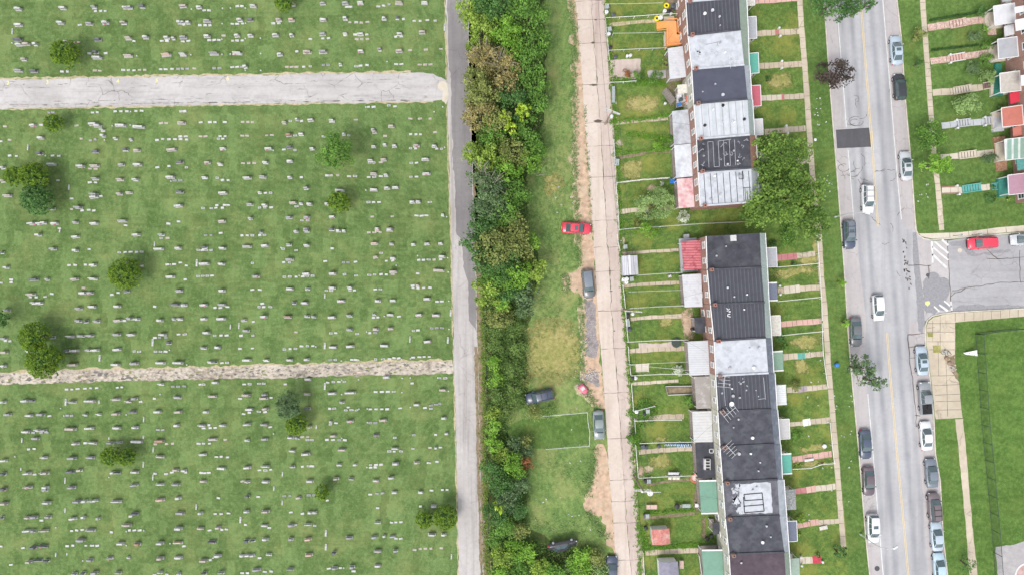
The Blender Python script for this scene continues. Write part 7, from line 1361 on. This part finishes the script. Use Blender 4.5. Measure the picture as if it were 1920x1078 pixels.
# ---------------------------------------------------------------- steps up to the right-hand houses
def steps(a,b,w,n,mat,label,side=None,tread=None):
    A,B=Vector(W(*a)),Vector(W(*b)); d=(B-A); L=d.length; u=d/L; e=empty('garden_steps',(A.x,A.y,0),label=label,cat='steps',group='steps up the right lawns'); m=MB()
    for k in range(n): q=A+u*(L*(k+.5)/n); m.box((q.x,q.y,.12+(.09*(k+1))/2),(L/n-.02,w,.09*(k+1)),math.atan2(u.y,u.x))
    part(m,'treads',mat,e); m=MB()
    for k in range(n): q=A+u*(L*(k+.02)/n); m.box((q.x,q.y,.125+.09*k+.02),(.10,w*.96,.05),math.atan2(u.y,u.x))
    part(m,'risers',M_joint,e); nn=Vector((-u.y,u.x,0))
    for s in (-1,1): part(MB().beam(A+nn*s*(w/2+.07)+Vector((0,0,.25)),B+nn*s*(w/2+.07)+Vector((0,0,.25+.09*n)),.12,.2),'side_wall',side or mat,e)
M_pbrick = simple('pink_white_paving',(.50,.33,.28),.9,.1,.5,9,stain=(.68,.62,.55),ss=3); M_gst=simple('grey_painted_steps',(.45,.47,.5),.7,.2,.08,3); M_tst=simple('turquoise_steps',(.10,.36,.32),.6,.3,.08,3)
for L,w,mat in [([(1739,53),(1780,47),(1820,41),(1862,36)],1.15,M_pbrick),([(1744,116),(1777,112),(1820,105),(1866,97)],1.05,M_pbrick),([(1748,175),(1785,172),(1842,164)],1.05,M_walk),([(1765,237),(1793,233),(1845,229),(1875,228)],1.0,M_gst),([(1763,296),(1795,293),(1838,289),(1872,284)],.95,M_walk2),([(1765,358),(1802,357),(1855,351)],1.0,M_walk2)]:
    walk('garden_path',L,w,.14,mat,16,.05)
for x0,y0,x1,y1 in ((1765,351.5,1794,350),(1765,364,1794,363)): tag(strip('brick_edging',[(x0,y0),(x1,y1)],.22,.2,M_brick2,0,thick=.1),'',kind='structure')
steps((1780,48),(1807,44),1.1,5,M_pbrick,'pink and white brick steps in the top right lawn'); steps((1781,111),(1805,108),1.0,5,M_pinkp,'pink steps between white posts, second path on the right',RP['white']); steps((1786,172),(1816,168),1.0,7,M_walk2,'pale striped steps of the third path on the right',M_walk); steps((1842,163),(1857,161),.9,4,simple('dark_brick_step',(.2,.13,.12)),'short dark brick steps at the green porch',M_walk2)
steps((1794,233),(1816,231),1.0,5,M_gst,'grey painted steps halfway up the grey path',M_gst); steps((1846,228),(1860,227),1.0,3,M_gst,'grey painted steps at the orange red porch',M_gst); steps((1797,293),(1826,290),.95,6,M_walk2,'pale steps with dark risers on the fifth right path'); steps((1803,356),(1834,352),1.05,7,M_tst,'turquoise painted stairs leading to the mauve porch',M_tst); steps((1857,351),(1872,350),.9,3,M_tst,'short turquoise stairs at the mauve porch',M_tst)
for P_,z,mat,l in (([(1866,120),(1877,119),(1880,180),(1862,181)],.5,simple('green_porch_floor',(.04,.2,.15)),'dark green painted terrace at the tan porch'),([(1862,222),(1880,220),(1882,246),(1862,248)],.5,M_gst,'grey painted terrace at the orange red porch'),([(1871,336),(1890,333),(1892,368),(1873,370)],.6,simple('green_terrace',(.05,.22,.18)),'green painted terrace at the mauve porch'),([(1862,258),(1884,256),(1888,320),(1868,322)],.3,simple('leaf_litter_bank',(.3,.17,.11),.95,.05,.5,6,stain=(.45,.3,.2),ss=2),'brown leafy bank beside the green striped awning'),([(1850,30),(1864,28),(1868,66),(1852,66)],.25,M_pbrick,'brick terrace in front of the white ribbed porch')):
    tag(MB().prism([W(*p,z)[:2] for p in P_],.0,z+.1).build('terrace',mat),l,'terrace')
# small pillars flanking paths
for x,y,l in ((1780,104,'upper white pillar of the second right path'),(1781,119,'lower white pillar of the second right path'),(1792,226,'upper grey pillar on the grey path'),(1794,241,'lower grey pillar on the grey path'),(1845,221,'upper grey pillar near the orange red porch'),(1846,236,'lower grey pillar near the orange red porch'),(1793,349,'upper white pillar before the turquoise stairs'),(1797,365,'lower white pillar before the turquoise stairs'),(1473,237,'upper white pillar of the path to the white porch roof'),(1476,251,'lower white pillar of the path to the white porch roof'),(1460,54,'upper white pillar beside the pink step'),(1462,69,'lower white pillar beside the pink step'),(1501,1043,'upper white urn by the bottom front path'),(1502,1059,'lower white urn by the bottom front path'),(1541,1052,'white urn at the end of the bright red step'),(1461,536,'upper white urn beside the slate porch'),(1462,552,'lower white urn beside the slate porch'),(1465,116,'upper white pot beside the teal porch path'),(1465,129,'lower white pot beside the teal porch path')):
    tag(MB().lathe([(.13,0),(.13,.55),(.2,.6),(.2,.68),(.06,.75)],n=8).build('path_pillar',RP['white'],loc=(*W(x,y,.4)[:2],.12)),l,'pillar','small pillars and urns flanking paths')
# aerials standing on the roofs
def aerial(x,y,ang,L,nb,label):
    q=W(x,y,8.6); e=empty('roof_aerial',(q[0],q[1],ZR+.07),ang,label=label,cat='aerial',group='television aerials on the lower row'); MB().tube([(0,0,0),(0,0,1.6)],.035,5).build('mast',M_pole,e); MB().tube([(-L/2,0,1.6),(L/2,0,1.6)],.035,5).build('boom',M_pole,e)
    m=MB(); 
    for k in range(nb): t=-L/2+L*k/(nb-1); w_=1.1-.35*k/(nb-1); m.tube([(t,-w_,1.62),(t,w_,1.62)],.024,4)
    m.build('elements',M_pole,e)
aerial(1368,772,R(38),2.2,5,'large aerial over the joint of the black and charcoal roofs'); aerial(1370,843,R(-48),2.0,5,'tilted aerial beside the chimney of the charcoal roof'); aerial(1358,715,R(85),1.6,4,'upright white aerial at the top of the black roof'); aerial(1427-50,95+20,R(5),1.4,3,'small aerial on the pale grey roof of the upper row')
q=W(1372,757,7.3); tag(MB().lathe([(.08,0),(.3,.1),(.38,.22)],n=12).build('roof_dish',BC['white'],loc=(q[0],q[1],ZR+.1)),'white dish on the black roof beside the large aerial','dish')
